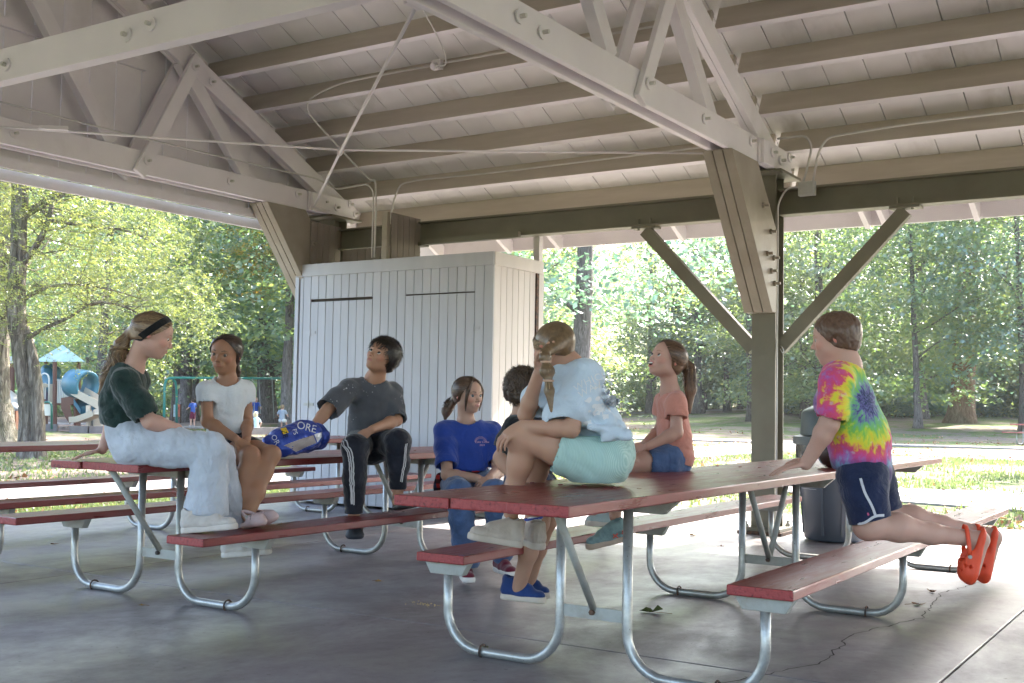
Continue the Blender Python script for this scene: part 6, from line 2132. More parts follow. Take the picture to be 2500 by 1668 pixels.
    h = Vol([hd.P(0, 0, .5), (-4.3273, 5.9140, 1.0113)], .12, .005)
    hair_cap(h, hd, .030, (.28, .36), (.04, -.06), -.20)
    T = Vector((-4.3008, 5.9950, 1.1259)); tp = [T, Vector((-4.3444, 5.9930, 1.0908)), Vector((-4.3513, 5.9683, 1.0374)), Vector((-4.3469, 5.9503, 0.9925))]
    h.cone(hd.P(0, -.42, -.02), T, .035, .022, .02); h.cone(T, tp[2], .026, .030, .02); h.cone(tp[2], tp[3], .03, .012, .02)
    ho = mesh_part(h, 'hair', hm, p)
    ribbons('strands', pulled(hd, (0, -1, -.05), 750, 9, .048, (.28, .36), (.04, -.06)), .0022, hm, ho)
    ribbons('strands', tail(tp, [.022, .036, .034, .014], 220, 10, wave=.3), .0024, hm, ho)
    # two loose locks that frame the face
    for (q, L_) in ((1, .55), (-1, .62)):
        pts = [hd.P(q*.10, .27, .42), hd.P(q*.24, .30, .20), hd.P(q*.28, .25, -.05), hd.P(q*.26, .20, -.30), hd.P(q*.24, .17, -L_)]
        ribbons('strands', tail(pts, [.010, .016, .012, .009, .003], 60, 12+q), .0022, hm, ho)
    seat_at(p, (-4.25, 5.9, .43))
girl_blue()

# ---------------------------------------------------------------- boy with curly hair, mostly hidden
def boy_curly():
    p = person('curly-haired boy in black shirt half hidden behind the girl in mint shorts, blue shoes swinging')
    hd = Head((-2.9176, 4.6453, 1.1487), (0.0720, 0.9960, -0.0537), (0.0427, 0.0268, 0.9987), .205, .95)
    neck = Vector((-2.9162, 4.6543, 1.0264)); sl = Vector((-2.8971, 4.5268, 0.9785)); sr = Vector((-2.8855, 4.7960, 0.9868))
    pel = Vector((-2.8973, 4.6524, 0.7029)); el = Vector((-2.9910, 4.5474, 0.8336)); wl = Vector((-2.8893, 4.5367, 0.7283))
    v = Vol([hd.P(0, 0, .5), sl, sr, pel, el, wl], .10, .0045)
    add_head(v, hd)
    v.cone(hd.P(0, -.10, -.15), neck, .045, .05, .03); v.cone(neck, pel, .07, .08, .04); v.cone(sl, sr, .04, .04, .04)
    add_arm(v, sl, el, wl, (.038, .033, .024))
    skin_part(v, p, SK5, head_spots(hd, SK5, (.05, .03, .02), (.42, .18, .15)))
    kn = Vector((-2.7279, 4.5248, 0.6804)); an = Vector((-2.9289, 4.6289, 0.2142)); k2 = Vector((-2.7730, 4.6747, 0.6792)); a2 = Vector((-2.9850, 4.8077, 0.2083))
    lg = Vol([pel, kn, an, k2, a2], .10, .005)
    add_leg(lg, pel, kn, an, (.075, .054, .033), back=(0, 0, 0)); add_leg(lg, pel, k2, a2, (.07, .052, .032), back=(0, 0, 0))
    skin_part(lg, p, SK5, [], 'legs')
    s = Vol([neck, sl, sr, pel, el], .12, .007)
    s.cone((-2.9126, 4.6620, 0.9475), pel, .13, .125, .03, flat=((0.0721, 0.9974, 0.0000), .7)); s.cone(sl, sr, .055, .055, .04); s.cone(sl, sl.lerp(el, .55), .058, .06, .02)
    s.folds(.005, 30, (0, 0, 1), 61)
    s.cone(sl.lerp(el, .5), el, .05, .065, .003, 'sub'); s.cone(neck, neck+Vector((0, 0, .15)), .06, .1, .004, 'sub')
    mesh_part(s, 'shirt', fabric('black_knit', (.012, .013, .017), .2), p)
    q = Vol([pel, kn, k2], .13, .007)
    q.cone(pel, pel.lerp(kn, .5), .115, .09, .03); q.cone(pel, pel.lerp(k2, .5), .115, .09, .03)
    mesh_part(q, 'shorts', fabric('navy_shorts', (.02, .03, .07), .2), p)
    nav = fabric('navy_mesh', (.018, .045, .16), .2, .8, 500, .3); cs = plain('cream_sole', (.55, .48, .40), .6)
    sneaker(p, (-3.0187, 4.6105, 0.1569), (-2.8008, 4.6683, 0.1491), (0.0507, 0.0319, 0.9982), .88, nav, cs, 'shoe', lace=nav)
    sneaker(p, (-3.0606, 4.8228, 0.1445), (-2.8788, 4.8210, 0.1437), (0.0507, 0.0319, 0.9982), .85, nav, cs, 'shoe')
    hm = hair_mat('curly_brown_hair', (.035, .02, .012), (.075, .047, .03), (.15, .10, .07))
    h = Vol([hd.P(0, 0, .6), hd.P(0, -.5, -.4)], .12, .005)
    hair_cap(h, hd, .085, (.33, .28), (.06, -.05), -.18)
    h.folds(.010, 75, (.3, .5, 1), 7)
    ho = mesh_part(h, 'hair', hm, p)
    ribbons('strands', short_hair(hd, 1100, 16, lambda d: (d[0]*.4, d[1]*.4, -.6), .30, .115, (.36, .28), (.08, -.05), .055, 8, .03, -.2), .0026, hm, ho)
    seat_at(p, (-2.96, 4.7, .43))
boy_curly()

# ---------------------------------------------------------------- girl in mint shorts
def girl_mint():
    p = person('girl in pale blue knotted T-shirt and mint ribbed shorts seen from behind, banded blonde ponytail')
    hd = Head((-2.4549, 4.1212, 1.3295), (-0.9068, 0.2906, -0.3055), (-0.1743, 0.2535, 0.9515), .210, 1.04)
    neck = Vector((-2.3881, 4.1461, 1.2470)); sr = Vector((-2.2791, 4.0996, 1.2111)); sl = Vector((-2.5364, 4.2202, 1.2023))
    chest = Vector((-2.3591, 4.1957, 1.1413)); waist = Vector((-2.2645, 4.2420, 1.0050)); pel = Vector((-2.2667, 4.2496, 0.8707))
    el = Vector((-2.5450, 4.0581, 1.0476)); wl = Vector((-2.4345, 3.9750, 1.2173)); er = Vector((-2.2952, 4.0084, 0.9925)); wr = Vector((-2.5038, 3.9685, 1.0010))
    kr = Vector((-2.5267, 3.9808, 0.9530)); kl = Vector((-2.5979, 4.2001, 0.9088)); ar = Vector((-2.6183, 4.0647, 0.5968)); al = Vector((-2.6395, 4.2910, 0.5728))
    hr = Vector((-2.2518, 4.1645, 0.8603)); hl = Vector((-2.3675, 4.3521, 0.8602))
    v = Vol([hd.P(0, 0, .5), sr, el, er, wr, kr, ar, al, pel, (-2.6032, 3.9351, 0.8973)], .09, .004)
    add_head(v, hd)
    v.cone(hd.P(0, -.12, -.12), neck, .050, .055, .03)
    v.cone(neck, chest, .06, .05, .04); v.cone(sr, sl, .036, .036, .04); v.cone(chest, waist, .05, .05, .05); v.cone(waist, pel, .05, .06, .03)
    add_arm(v, sl, el, wl, (.036, .032, .024)); add_arm(v, sr, er, wr, (.038, .033, .025))
    add_hand(v, wr, (-0.6348, -0.5880, -0.5013), (-0.0513, -0.5781, 0.8144), .165, (.40, .45, .30), .14, 1, (.5, .5))
    add_hand(v, wl, (0.3004, 0.1838, 0.9359), (-0.8752, 0.4370, 0.2074), .155, (.25, .25, .2), .05, 1)
    bk = Vector((0.8425, 0.5387, 0.0000))
    add_leg(v, hr, kr, ar, (.080, .050, .030), back=bk); add_leg(v, hl, kl, al, (.078, .048, .030), back=bk)
    skin_part(v, p, SK5, head_spots(hd, SK5, (.2, .13, .08), (.45, .2, .18)))
    # T-shirt, knotted at the back
    fr = Vector((-0.9064, 0.3317, 0.2617))
    s = Vol([neck, sr, sl, pel, el, er, (-2.1599, 4.2152, 0.9907)], .12, .0055)
    s.cone((-2.3963, 4.1692, 1.1786), (-2.3683, 4.1918, 1.1100), .116, .122, .04, flat=(fr, .66))
    s.cone((-2.3683, 4.1918, 1.1100), (-2.2879, 4.2277, 0.9942), .122, .108, .05, flat=(fr, .75))
    s.cone(sr, sl, .054, .052, .05)
    s.cone(sl, sl.lerp(el, .5), .056, .060, .04); s.cone(sl.lerp(el, .5), (-2.5170, 4.0968, 1.0949), .060, .064, .02)
    s.cone(sr, sr.lerp(er, .5), .066, .076, .05); s.cone(sr.lerp(er, .5), (-2.3539, 4.0382, 1.0511), .076, .080, .03)
    s.cone((-2.2605, 4.0981, 1.0563), (-2.1769, 4.1565, 0.9908), .05, .04, .05)
    # the knot
    s.ell((-2.1406, 4.1089, 0.9839), (.026, .024, .022), None, .008); s.cone((-2.1378, 4.1107, 0.9840), (-2.0937, 4.1045, 0.9671), .012, .022, .004); s.cone((-2.1420, 4.1081, 0.9822), (-2.1801, 4.0851, 0.9583), .012, .020, .004); s.cone((-2.1489, 4.1032, 0.9887), (-2.2226, 4.0307, 1.0040), .016, .010, .02)
    s.folds(.0065, 24, (0.4487, 0.2518, 0.8575), 71)
    s.folds(.007, 55, (0.2758, 0.1547, 0.9487), 72, [((-2.1580, 4.1204, 1.0000), .12)])
    s.cone((-2.5170, 4.0968, 1.0949), el+(el-sl)*.3, .050, .07, .004, 'sub'); s.cone((-2.3625, 4.0331, 1.0442), er+(er-sr)*.25, .060, .075, .004, 'sub')
    s.cone(neck+Vector((0, 0, .005)), neck+Vector((0, 0, .15)), .066, .11, .006, 'sub')
    s.half((-2.2248, 4.1764, 0.9438), (0.0704, 0.0375, -0.9968))
    sh_ = mesh_part(s, 'shirt', fabric('pale_blue_jersey', (.57, .67, .77), .05, .85, 300, .22, 8, .2), p)
    from mathutils.bvhtree import BVHTree
    bv = BVHTree.FromPolygons([tuple(q) for q in s.P], [tuple(f.vertices) for f in sh_.data.polygons])
    fade = plain('faded_white_print', (.72, .735, .76), .75)
    xd = Vector((0.7985, 0.4443, 0.4061)); yd = Vector((-0.3549, -0.1975, 0.9138))
    stamp('WHICH', (-2.2250, 4.0404, 1.1926), xd, yd, .042, fade, sh_, bv, .003, arc=-1.8, shear=0, space=1.1)
    stamp('WAVES', (-2.2129, 4.0501, 1.1647), xd, yd, .042, fade, sh_, bv, .003, arc=-1.8, shear=0, space=1.1)
    # faded cloud-like picture below the words: soft irregular patches
    rs = random.Random(8)
    n_ = xd.cross(yd)
    for i in range(26):
        c = Vector((-2.1988, 4.0641, 1.0905))+xd*rs.gauss(0, .040)+yd*rs.gauss(0, .028)
        k = 11; r_ = rs.uniform(.005, .017); V = []
        for j in range(k):
            a = 6.283*j/k; rr = r_*rs.uniform(.6, 1.25)
            q = c+xd*math.cos(a)*rr*1.3+yd*math.sin(a)*rr
            hit = bv.ray_cast(q+n_*.25, -n_, .6)[0]
            V.append(tuple((hit if hit else q)+n_*(.0026+i*.00006)))
        cc = sum((Vector(q) for q in V), Vector())/k
        V.append(tuple(cc))
        MB().add(V, [(j, (j+1) % k, k) for j in range(k)]).build('print', fade, sh_)
    # shorts
    q = Vol([waist, pel, hr, hl, hr.lerp(kr, .5)], .13, .0055)
    q.cone((-2.2627, 4.2476, 0.9396), (-2.2782, 4.2415, 0.8808), .112, .134, .03, flat=(fr, .88))
    q.cone((-2.2782, 4.2415, 0.8808), (-2.2833, 4.2155, 0.8642), .138, .130, .03, flat=(fr, .92))
    q.cone(hr, hr.lerp(kr, .42), .118, .100, .04); q.cone(hl, hl.lerp(kl, .35), .11, .098, .04)
    q.folds(.006, 32, (0.8001, 0.4414, 0.4061), 81)
    q.cone(hr.lerp(kr, .40), kr, .086, .12, .003, 'sub')
    q.half((-2.2654, 4.2570, 0.7726), (0, 0, -1)); q.half((-2.2478, 4.2556, 0.9640), (0, 0, 1))
    m, nt, bb = mat_new('mint_ribbed_cloth')
    wv = world_coords(nt, (1, 1, 1))
    wave = N(nt, 'ShaderNodeTexWave', Scale=62.0, Distortion=1.5); wave.bands_direction = 'X'
    nt.links.new(wv, wave.inputs['Vector'])
    nt.links.new(ramp(nt, wave.outputs['Fac'], [(.2, (.34, .53, .50)), (.7, (.44, .62, .585))]), bb.inputs['Base Color'])
    bb.inputs['Roughness'].default_value = .85
    bump(nt, wave.outputs['Fac'], .35, .003, bb)
    qo = mesh_part(q, 'shorts', m, p)
    # shoes and socks
    san = fabric('sand_mesh', (.50, .43, .37), .08, .8, 600, .4, 30); ss = plain('sand_sole', (.52, .45, .38), .6, var=.05)
    sneaker(p, (-2.5608, 4.0614, 0.4884), (-2.7219, 3.9071, 0.5272), (0, 0, 1), 1.02, san, ss, 'shoe', lace=san)
    sneaker(p, (-2.5231, 4.1584, 0.4719), (-2.7153, 4.2712, 0.4953), (0, 0, 1), 1.0, san, ss, 'shoe')
    sock = fabric('white_sock', (.66, .66, .68), .05)
    for (a, b_, r_) in (((-2.6182, 4.0643, 0.6037), (-2.6045, 4.0768, 0.5487), .036), ((-2.6290, 4.2740, 0.5731), (-2.5916, 4.2420, 0.5216), .035)):
        k = Vol([a, b_], .06, .005); k.cone(a, b_, r_, r_+.004, 0); mesh_part(k, 'sock', sock, p)
    MB().tube([Vector((-2.6370, 4.2796, 0.5899))+Vector((math.cos(i*.5236)*.038, math.sin(i*.5236)*.038, math.sin(i*.5236+1)*.006)) for i in range(12)], .0055, 6, closed=True).build('anklet', plain('blue_band', (.03, .06, .35), .5), p)
    # hair: ponytail with three bands
    hm = hair_mat('honey_blonde_hair', (.10, .06, .03), (.24, .155, .08), (.42, .31, .18))
    h = Vol([hd.P(0, 0, .5), hd.P(0, 0, -.4), (-2.3638, 3.9594, 1.0623)], .12, .0045)
    hair_cap(h, hd, .030, (.31, .34), (.02, -.03), -.26)
    T = Vector((-2.3823, 3.9317, 1.2988)); t2 = Vector((-2.3669, 3.9203, 1.2617)); t3 = Vector((-2.3444, 3.9042, 1.1853)); t4 = Vector((-2.3213, 3.8914, 1.0644))
    h.cone(hd.P(.05, -.38, .05), T, .045, .020, .03)
    for a, b_, r_ in ((T, t2, .024), (t2, t3, .030)):
        m_ = a.lerp(b_, .5); h.cone(a, m_, .014, r_, .008); h.cone(m_, b_, r_, .014, .008)
    m_ = t3.lerp(t4, .35); h.cone(t3, m_, .014, .020, .008); h.cone(m_, t4, .020, .006, .008)
    ho = mesh_part(h, 'hair', hm, p)
    tl = hd.P(0, 0, 0)
    tdv = T-hd.P(0, -.06, .15)
    ribbons('strands', pulled(hd, (tdv.dot(hd.l)/.335, tdv.dot(hd.f)/.42, tdv.dot(hd.u)/.35), 900, 19, .048, (.31, .34), (.02, -.03), .03), .0021, hm, ho)
    ribbons('strands', tail([T, t2], [.016, .026, .016], 120, 20), .002, hm, ho)
    ribbons('strands', tail([t2, t2.lerp(t3, .5), t3], [.016, .032, .034, .016], 200, 21), .002, hm, ho)
    ribbons('strands', tail([t3, t3.lerp(t4, .4), t4], [.016, .024, .016, .006], 160, 22), .002, hm, ho)
    bd = plain('tan_hair_band', (.55, .36, .26), .7)
    for t in (T, t2, t3):
        MB().tube([t+Vector((math.cos(i*.5236)*.018, math.sin(i*.5236)*.018, 0)) for i in range(12)], .005, 6, closed=True).build('hair_band', bd, p)
    seat_at(p, (-2.3, 4.3, .757))
girl_mint()

# ---------------------------------------------------------------- girl in coral
def girl_coral():
    p = person('small girl in coral T-shirt and denim shorts gazing upward with open mouth, brown ponytail')
    hd = Head((-2.5742, 5.4983, 1.3366), (-0.4622, -0.8060, 0.3698), (0.2459, 0.2513, 0.9362), .210, 1.06)
    neck = Vector((-2.5776, 5.5551, 1.1683)); sn = Vector((-2.5023, 5.4646, 1.1094)); sf = Vector((-2.6557, 5.6509, 1.1205))
    chest = Vector((-2.5684, 5.5686, 1.0550)); waist = Vector((-2.5596, 5.5830, 0.9243)); pel = Vector((-2.5687, 5.5844, 0.8150))
    en = Vector((-2.4843, 5.4386, 0.9584)); wn = Vector((-2.5842, 5.3074, 0.8857)); ef = Vector((-2.6856, 5.6659, 0.9639)); wf = Vector((-2.6897, 5.4890, 0.8957))
    hn = Vector((-2.5640, 5.4927, 0.8051)); hf = Vector((-2.6437, 5.6320, 0.8062)); kn = Vector((-2.7404, 5.2371, 0.7850)); kf = Vector((-2.8474, 5.3943, 0.7880)); an = Vector((-2.6757, 5.1288, 0.5327)); af = Vector((-2.8767, 5.2731, 0.5343))
    v = Vol([hd.P(0, 0, .5), hd.P(0, .5, -.3), sf, en, wn, pel, kn, kf, an, af, (-2.6635, 5.2696, 0.8628)], .09, .004)
    add_head(v, hd, mouth=.85, jaw=1.02, nose=.94)
    v.cone(hd.P(0, -.08, -.12), neck, .044, .046, .03)
    v.cone(neck, chest, .05, .045, .03); v.cone(sn, sf, .028, .028, .04); v.cone(chest, pel, .045, .05, .03)
    add_arm(v, sn, en, wn, (.034, .031, .021)); add_arm(v, sf, ef, wf, (.032, .029, .021))
    add_hand(v, wn, (-0.8148, -0.5177, -0.2608), (0.2761, -0.5604, 0.7809), .125, (.35, .3, .2), .24, 1, (.3, .1), fcurl=[(0, .05, .05), (.45, .4, .2), (.55, .45, .2), (.6, .5, .2)])
    add_hand(v, wf, (-0.8510, -0.4192, -0.3162), (0.2342, -0.4754, 0.8480), .12, (.4, .4, .2), .1, -1)
    add_leg(v, hn, kn, an, (.070, .050, .030), back=(0, 0, 0)); add_leg(v, hf, kf, af, (.068, .050, .030), back=(0, 0, 0))
    skin_part(v, p, SK1, head_spots(hd, SK1, (.36, .20, .13), (.56, .22, .20), .85))
    add_eyes(hd, p, (.05, .45), (.045, .03, .02), .062)
    MB().box(hd.P(0, .385, -.232), (.022, .022, .006)).build('teeth', M['teeth'], p)
    fr = Vector((-0.6796, -0.7336, 0.0000))
    s = Vol([neck, sn, sf, pel, en], .11, .0055)
    s.cone((-2.5696, 5.5649, 1.0987), (-2.5648, 5.5785, 0.9416), .094, .100, .03, flat=(fr, .80))
    s.cone((-2.5648, 5.5785, 0.9416), (-2.5613, 5.5889, 0.8195), .098, .112, .03, flat=(fr, .85))
    s.cone(sn, sf, .048, .048, .04)
    s.cone(sn, sn.lerp(en, .34), .052, .060, .025)
    s.cone(sf, sf.lerp(ef, .34), .05, .056, .02)
    s.folds(.005, 34, (0.5907, 0.2730, 0.7593), 91)
    s.folds(.010, 40, (0.0903, 0.0417, 0.9950), 92, [((-2.5318, 5.5344, 0.8503), .12)])
    s.cone(sn.lerp(en, .30), en, .048, .066, .004, 'sub'); s.cone(sf.lerp(ef, .3), ef, .044, .06, .004, 'sub')
    s.cone(neck+Vector((0, 0, .005)), neck+Vector((0, 0, .15)), .058, .10, .006, 'sub')
    s.half((-2.5688, 5.5849, 0.8063), (-0.2733, -0.1263, -0.9536))
    so_ = mesh_part(s, 'shirt', fabric('coral_knit', (.62, .28, .22), .09, .85, 300, .2, 10, .25), p)
    q = Vol([pel, hn, hf, hn.lerp(kn, .4)], .12, .006)
    q.cone((-2.5641, 5.5837, 0.8696), (-2.5724, 5.5821, 0.8149), .098, .112, .03, flat=(fr, .9)); q.cone(hn, hn.lerp(kn, .30), .088, .082, .03); q.cone(hf, hf.lerp(kf, .30), .086, .08, .03)
    q.folds(.006, 36, (0.8583, 0.4041, 0.3162), 95)
    q.cone(hn.lerp(kn, .28), kn, .066, .10, .003, 'sub')
    q.half((-2.5773, 5.5841, 0.7363), (0, 0, -1))
    mesh_part(q, 'shorts', DENIM_B, p)
    sg = fabric('grey_teal_mesh', (.22, .33, .34), .25, .8, 500, .4, 24); so2 = plain('tan_sole', (.48, .37, .29), .6, var=.05)
    sh1 = sneaker(p, (-2.5797, 5.0785, 0.4299), (-2.7215, 4.9183, 0.3855), (0.1793, 0.0399, 0.9830), .86, sg, so2, 'shoe', lace=M['dull'])
    sneaker(p, (-2.8019, 5.3628, 0.4515), (-2.8957, 5.2298, 0.4639), (0, 0, 1), .84, fabric('pale_blue_mesh', (.45, .58, .62), .1), plain('pale_sole', (.62, .59, .55), .6), 'shoe')
    rd_ = plain('coral_logo', (.65, .12, .09), .6)
    MB().tube([(-2.6013, 4.9668, 0.4641), (-2.5814, 4.9807, 0.4485)], .0035, 5).tube([(-2.6016, 4.9679, 0.4461), (-2.5828, 4.9785, 0.4684)], .0035, 5).build('logo', rd_, sh1)
    MB().tube([(-2.5660, 4.9894, 0.4687), (-2.5473, 5.0007, 0.4791)], .0035, 5).tube([(-2.5641, 4.9897, 0.4827), (-2.5492, 5.0003, 0.4671)], .0035, 5).build('logo', rd_, sh1)
    hm = hair_mat('auburn_brown_hair', (.045, .022, .012), (.12, .065, .038), (.25, .15, .09))
    h = Vol([hd.P(0, 0, .5), (-2.4553, 5.5685, 1.0787)], .12, .0045)
    hair_cap(h, hd, .028, (.29, .35), (.05, -.03), -.20)
    T = Vector((-2.5207, 5.6044, 1.3363)); tp = [T, Vector((-2.4974, 5.6221, 1.2974)), Vector((-2.4854, 5.6133, 1.1876)), Vector((-2.4865, 5.5969, 1.0653))]
    h.cone(hd.P(0, -.42, .10), T, .032, .020, .02); h.cone(T, tp[1], .02, .030, .02); h.cone(tp[1], tp[2], .030, .030, .02); h.cone(tp[2], tp[3], .03, .012, .02)
    ho = mesh_part(h, 'hair', hm, p)
    ribbons('strands', pulled(hd, (0, -1, .08), 800, 29, .046, (.29, .35), (.05, -.03)), .0021, hm, ho)
    ribbons('strands', tail(tp, [.020, .038, .040, .034, .014], 320, 30, wave=.25), .0024, hm, ho)
    seat_at(p, (-2.5, 5.6, .757))
girl_coral()

# ---------------------------------------------------------------- boy in tie-dye
def boy_tiedye():
    p = person('boy in rainbow tie-dye T-shirt and navy shorts kneeling on the bench, bright orange clogs')
    hd = Head((-1.5073, 4.9432, 1.3988), (-0.9802, -0.1685, -0.1039), (-0.0770, -0.0235, 0.9968), .218, 1.06)
    neck = Vector((-1.4731, 4.9737, 1.2739)); sn = Vector((-1.4680, 4.8382, 1.2092)); sf = Vector((-1.5399, 5.1242, 1.2296))
    chest = Vector((-1.4840, 4.9985, 1.1539)); waist = Vector((-1.4442, 5.0350, 0.9927)); pel = Vector((-1.4228, 5.0602, 0.8220))
    en = Vector((-1.4885, 4.8133, 1.0269)); wn = Vector((-1.5959, 4.8270, 0.8550)); ef = Vector((-1.6394, 5.2639, 1.0327)); wf = Vector((-1.7469, 5.3256, 0.8552))
    hn = Vector((-1.4004, 4.9808, 0.7996)); hf = Vector((-1.4246, 5.2037, 0.7979)); kn = Vector((-1.3830, 5.0062, 0.5874)); kf = Vector((-1.3839, 5.2899, 0.6146))
    an = Vector((-1.0232, 5.3135, 0.5368)); af = Vector((-1.0331, 5.5213, 0.5435))
    v = Vol([hd.P(0, 0, .5), hd.P(0, .5, 0), sn, sf, en, wn, ef, wf, pel, kn, kf, an, af, (-1.6750, 4.7775, 0.8305)], .10, .0042)
    add_head(v, hd, jaw=1.12)
    v.ell(hd.P(0, .10, -.40), (.15*hd.H, .20*hd.H, .10*hd.H), hd.ax(), .08*hd.H)
    v.cone(hd.P(0, -.12, -.15), neck, .056, .058, .03)
    v.cone(neck, chest, .07, .07, .05); v.cone(sn, sf, .044, .044, .05); v.cone(chest, waist, .07, .08, .05); v.cone(waist, pel, .08, .08, .05)
    add_arm(v, sn, en, wn, (.043, .038, .028)); add_arm(v, sf, ef, wf, (.042, .037, .027))
    add_hand(v, wn, (-0.8931, -0.4100, -0.1852), (-0.1105, -0.1432, 0.9835), .170, (.22, .14, .10), .12, 1, (.8, .1))
    add_hand(v, wf, (-0.9309, -0.3142, -0.1862), (-0.1105, -0.1432, 0.9835), .165, (.22, .14, .10), .12, -1, (.8, .1))
    add_leg(v, hn, kn, an, (.085, .058, .035), back=(0, 0, .6)); add_leg(v, hf, kf, af, (.08, .055, .034), back=(0, 0, .6))
    skin_part(v, p, SK1, head_spots(hd, SK1, (.24, .13, .08), (.50, .22, .20)) + [(an.lerp(kn, .1), an.lerp(kn, .4), .045, (.47, .27, .21), .03)])
    add_eyes(hd, p, (0, .05), (.12, .16, .2), .058)
    fr = Vector((-0.9545, -0.2799, 0.1025))
    s = Vol([neck, sn, sf, pel, en, waist, ef], .16, .006)
    s.cone((-1.4893, 4.9918, 1.2024), (-1.4668, 5.0137, 1.0912), .138, .148, .03, flat=(fr, .70))
    s.cone((-1.4668, 5.0137, 1.0912), (-1.4298, 5.0473, 0.9479), .148, .156, .05, flat=(fr, .76))
    s.cone((-1.4298, 5.0473, 0.9479), (-1.4197, 5.0622, 0.8221), .156, .150, .05, flat=(fr, .80))
    s.cone(sn, sf, .058, .058, .05)
    s.cone(sn, sn.lerp(en, .45), .060, .064, .04); s.cone(sn.lerp(en, .4), (-1.4728, 4.8080, 1.0795), .064, .070, .02)
    s.cone(sf, sf.lerp(ef, .6), .076, .08, .03)
    s.folds(.0065, 22, (0.5583, 0.1617, 0.8137), 101)
    s.folds(.006, 45, (0.7816, 0.2264, 0.5812), 102, [((-1.3362, 5.0431, 1.0222), .12)])
    s.cone((-1.4727, 4.8076, 1.0864), en+(en-sn)*.4, .056, .075, .004, 'sub'); s.cone(sf.lerp(ef, .55), ef, .064, .08, .004, 'sub')
    s.cone(neck+Vector((0, 0, .01)), neck+Vector((0, 0, .15)), .076, .12, .006, 'sub')
    s.half((-1.4291, 5.0573, 0.8039), (-0.2129, -0.0601, -0.9752))
    # dye bursts radiate from a point on the back
    m, nt, bb = mat_new('tie_dye_jersey')
    wv = world_coords(nt)
    ctr = Vector((-1.3836, 4.9465, 1.1187))
    sb = N(nt, 'ShaderNodeVectorMath', operation='SUBTRACT'); nt.links.new(wv, sb.inputs[0]); sb.inputs[1].default_value = tuple(ctr)
    ln = N(nt, 'ShaderNodeVectorMath', operation='LENGTH'); nt.links.new(sb.outputs[0], ln.inputs[0])
    nr = N(nt, 'ShaderNodeVectorMath', operation='NORMALIZE'); nt.links.new(sb.outputs[0], nr.inputs[0])
    streak = N(nt, 'ShaderNodeTexNoise', Scale=5.5, Detail=3.0, Roughness=.6); nt.links.new(nr.outputs[0], streak.inputs['Vector'])
    soft = noise(nt, wv, 14, 4, .6)
    k = N(nt, 'ShaderNodeMath', operation='MULTIPLY_ADD'); nt.links.new(ln.outputs['Value'], k.inputs[0]); k.inputs[1].default_value = 2.55; k.inputs[2].default_value = -.30
    k2 = N(nt, 'ShaderNodeMath', operation='MULTIPLY_ADD'); nt.links.new(streak.outputs['Fac'], k2.inputs[0]); k2.inputs[1].default_value = .50; nt.links.new(k.outputs[0], k2.inputs[2])
    k3 = N(nt, 'ShaderNodeMath', operation='MULTIPLY_ADD'); nt.links.new(soft, k3.inputs[0]); k3.inputs[1].default_value = .16; nt.links.new(k2.outputs[0], k3.inputs[2])
    col = ramp(nt, k3.outputs[0], [(.10, (.02, .04, .10)), (.20, (.14, .12, .34)), (.27, (.16, .42, .24)), (.36, (.22, .52, .08)), (.44, (.66, .66, .05)), (.50, (.78, .60, .04)), (.56, (.68, .08, .14)), (.64, (.60, .07, .26)), (.71, (.36, .16, .46)), (.78, (.20, .50, .64)), (.86, (.50, .26, .50)), (.97, (.22, .12, .34))])
    col = mix(nt, ramp(nt, noise(nt, wv, 30, 3), [(.60, (0, 0, 0)), (.74, (.45,)*3)]), col, (.55, .62, .68))
    sz = nt.nodes.new('ShaderNodeSeparateXYZ'); nt.links.new(wv, sz.inputs[0])
    kz = N(nt, 'ShaderNodeMath', operation='MULTIPLY_ADD'); nt.links.new(soft, kz.inputs[0]); kz.inputs[1].default_value = .10; nt.links.new(sz.outputs[2], kz.inputs[2])
    hem = (-1.4288, 5.0563, 0.8219)[2]
    mz = N(nt, 'ShaderNodeMapRange'); nt.links.new(kz.outputs[0], mz.inputs[0]); mz.inputs[1].default_value = hem+.115; mz.inputs[2].default_value = hem+.055; mz.inputs[3].default_value = 0; mz.inputs[4].default_value = 1
    col = mix(nt, mz.outputs[0], col, (.05, .025, .12))
    nt.links.new(col, bb.inputs['Base Color']); bb.inputs['Roughness'].default_value = .85; bb.inputs['Sheen Weight'].default_value = .2
    bump(nt, noise(nt, wv, 300, 2), .2, .003, bb)
    mesh_part(s, 'shirt', m, p)
    j = Vol([pel, hn, hf, kn, kf], .14, .0055)
    j.cone((-1.4188, 5.0591, 0.8761), (-1.4171, 5.0657, 0.7951), .135, .140, .03, flat=(fr, .78))
    j.cone(hn, (-1.3708, 4.9874, 0.6301), .104, .088, .04); j.cone(hf, (-1.3904, 5.2593, 0.6532), .104, .086, .04)
    j.folds(.005, 26, (0.3049, 0.0840, 0.9487), 111)
    j.half((-1.3741, 4.9865, 0.6124), (0.2699, 0.0744, -0.9600))
    jo = mesh_part(j, 'shorts', fabric('navy_cotton', (.016, .024, .065), .2, .85), p)
    from mathutils.bvhtree import BVHTree
    bv = BVHTree.FromPolygons([tuple(q) for q in j.P], [tuple(f.vertices) for f in jo.data.polygons])
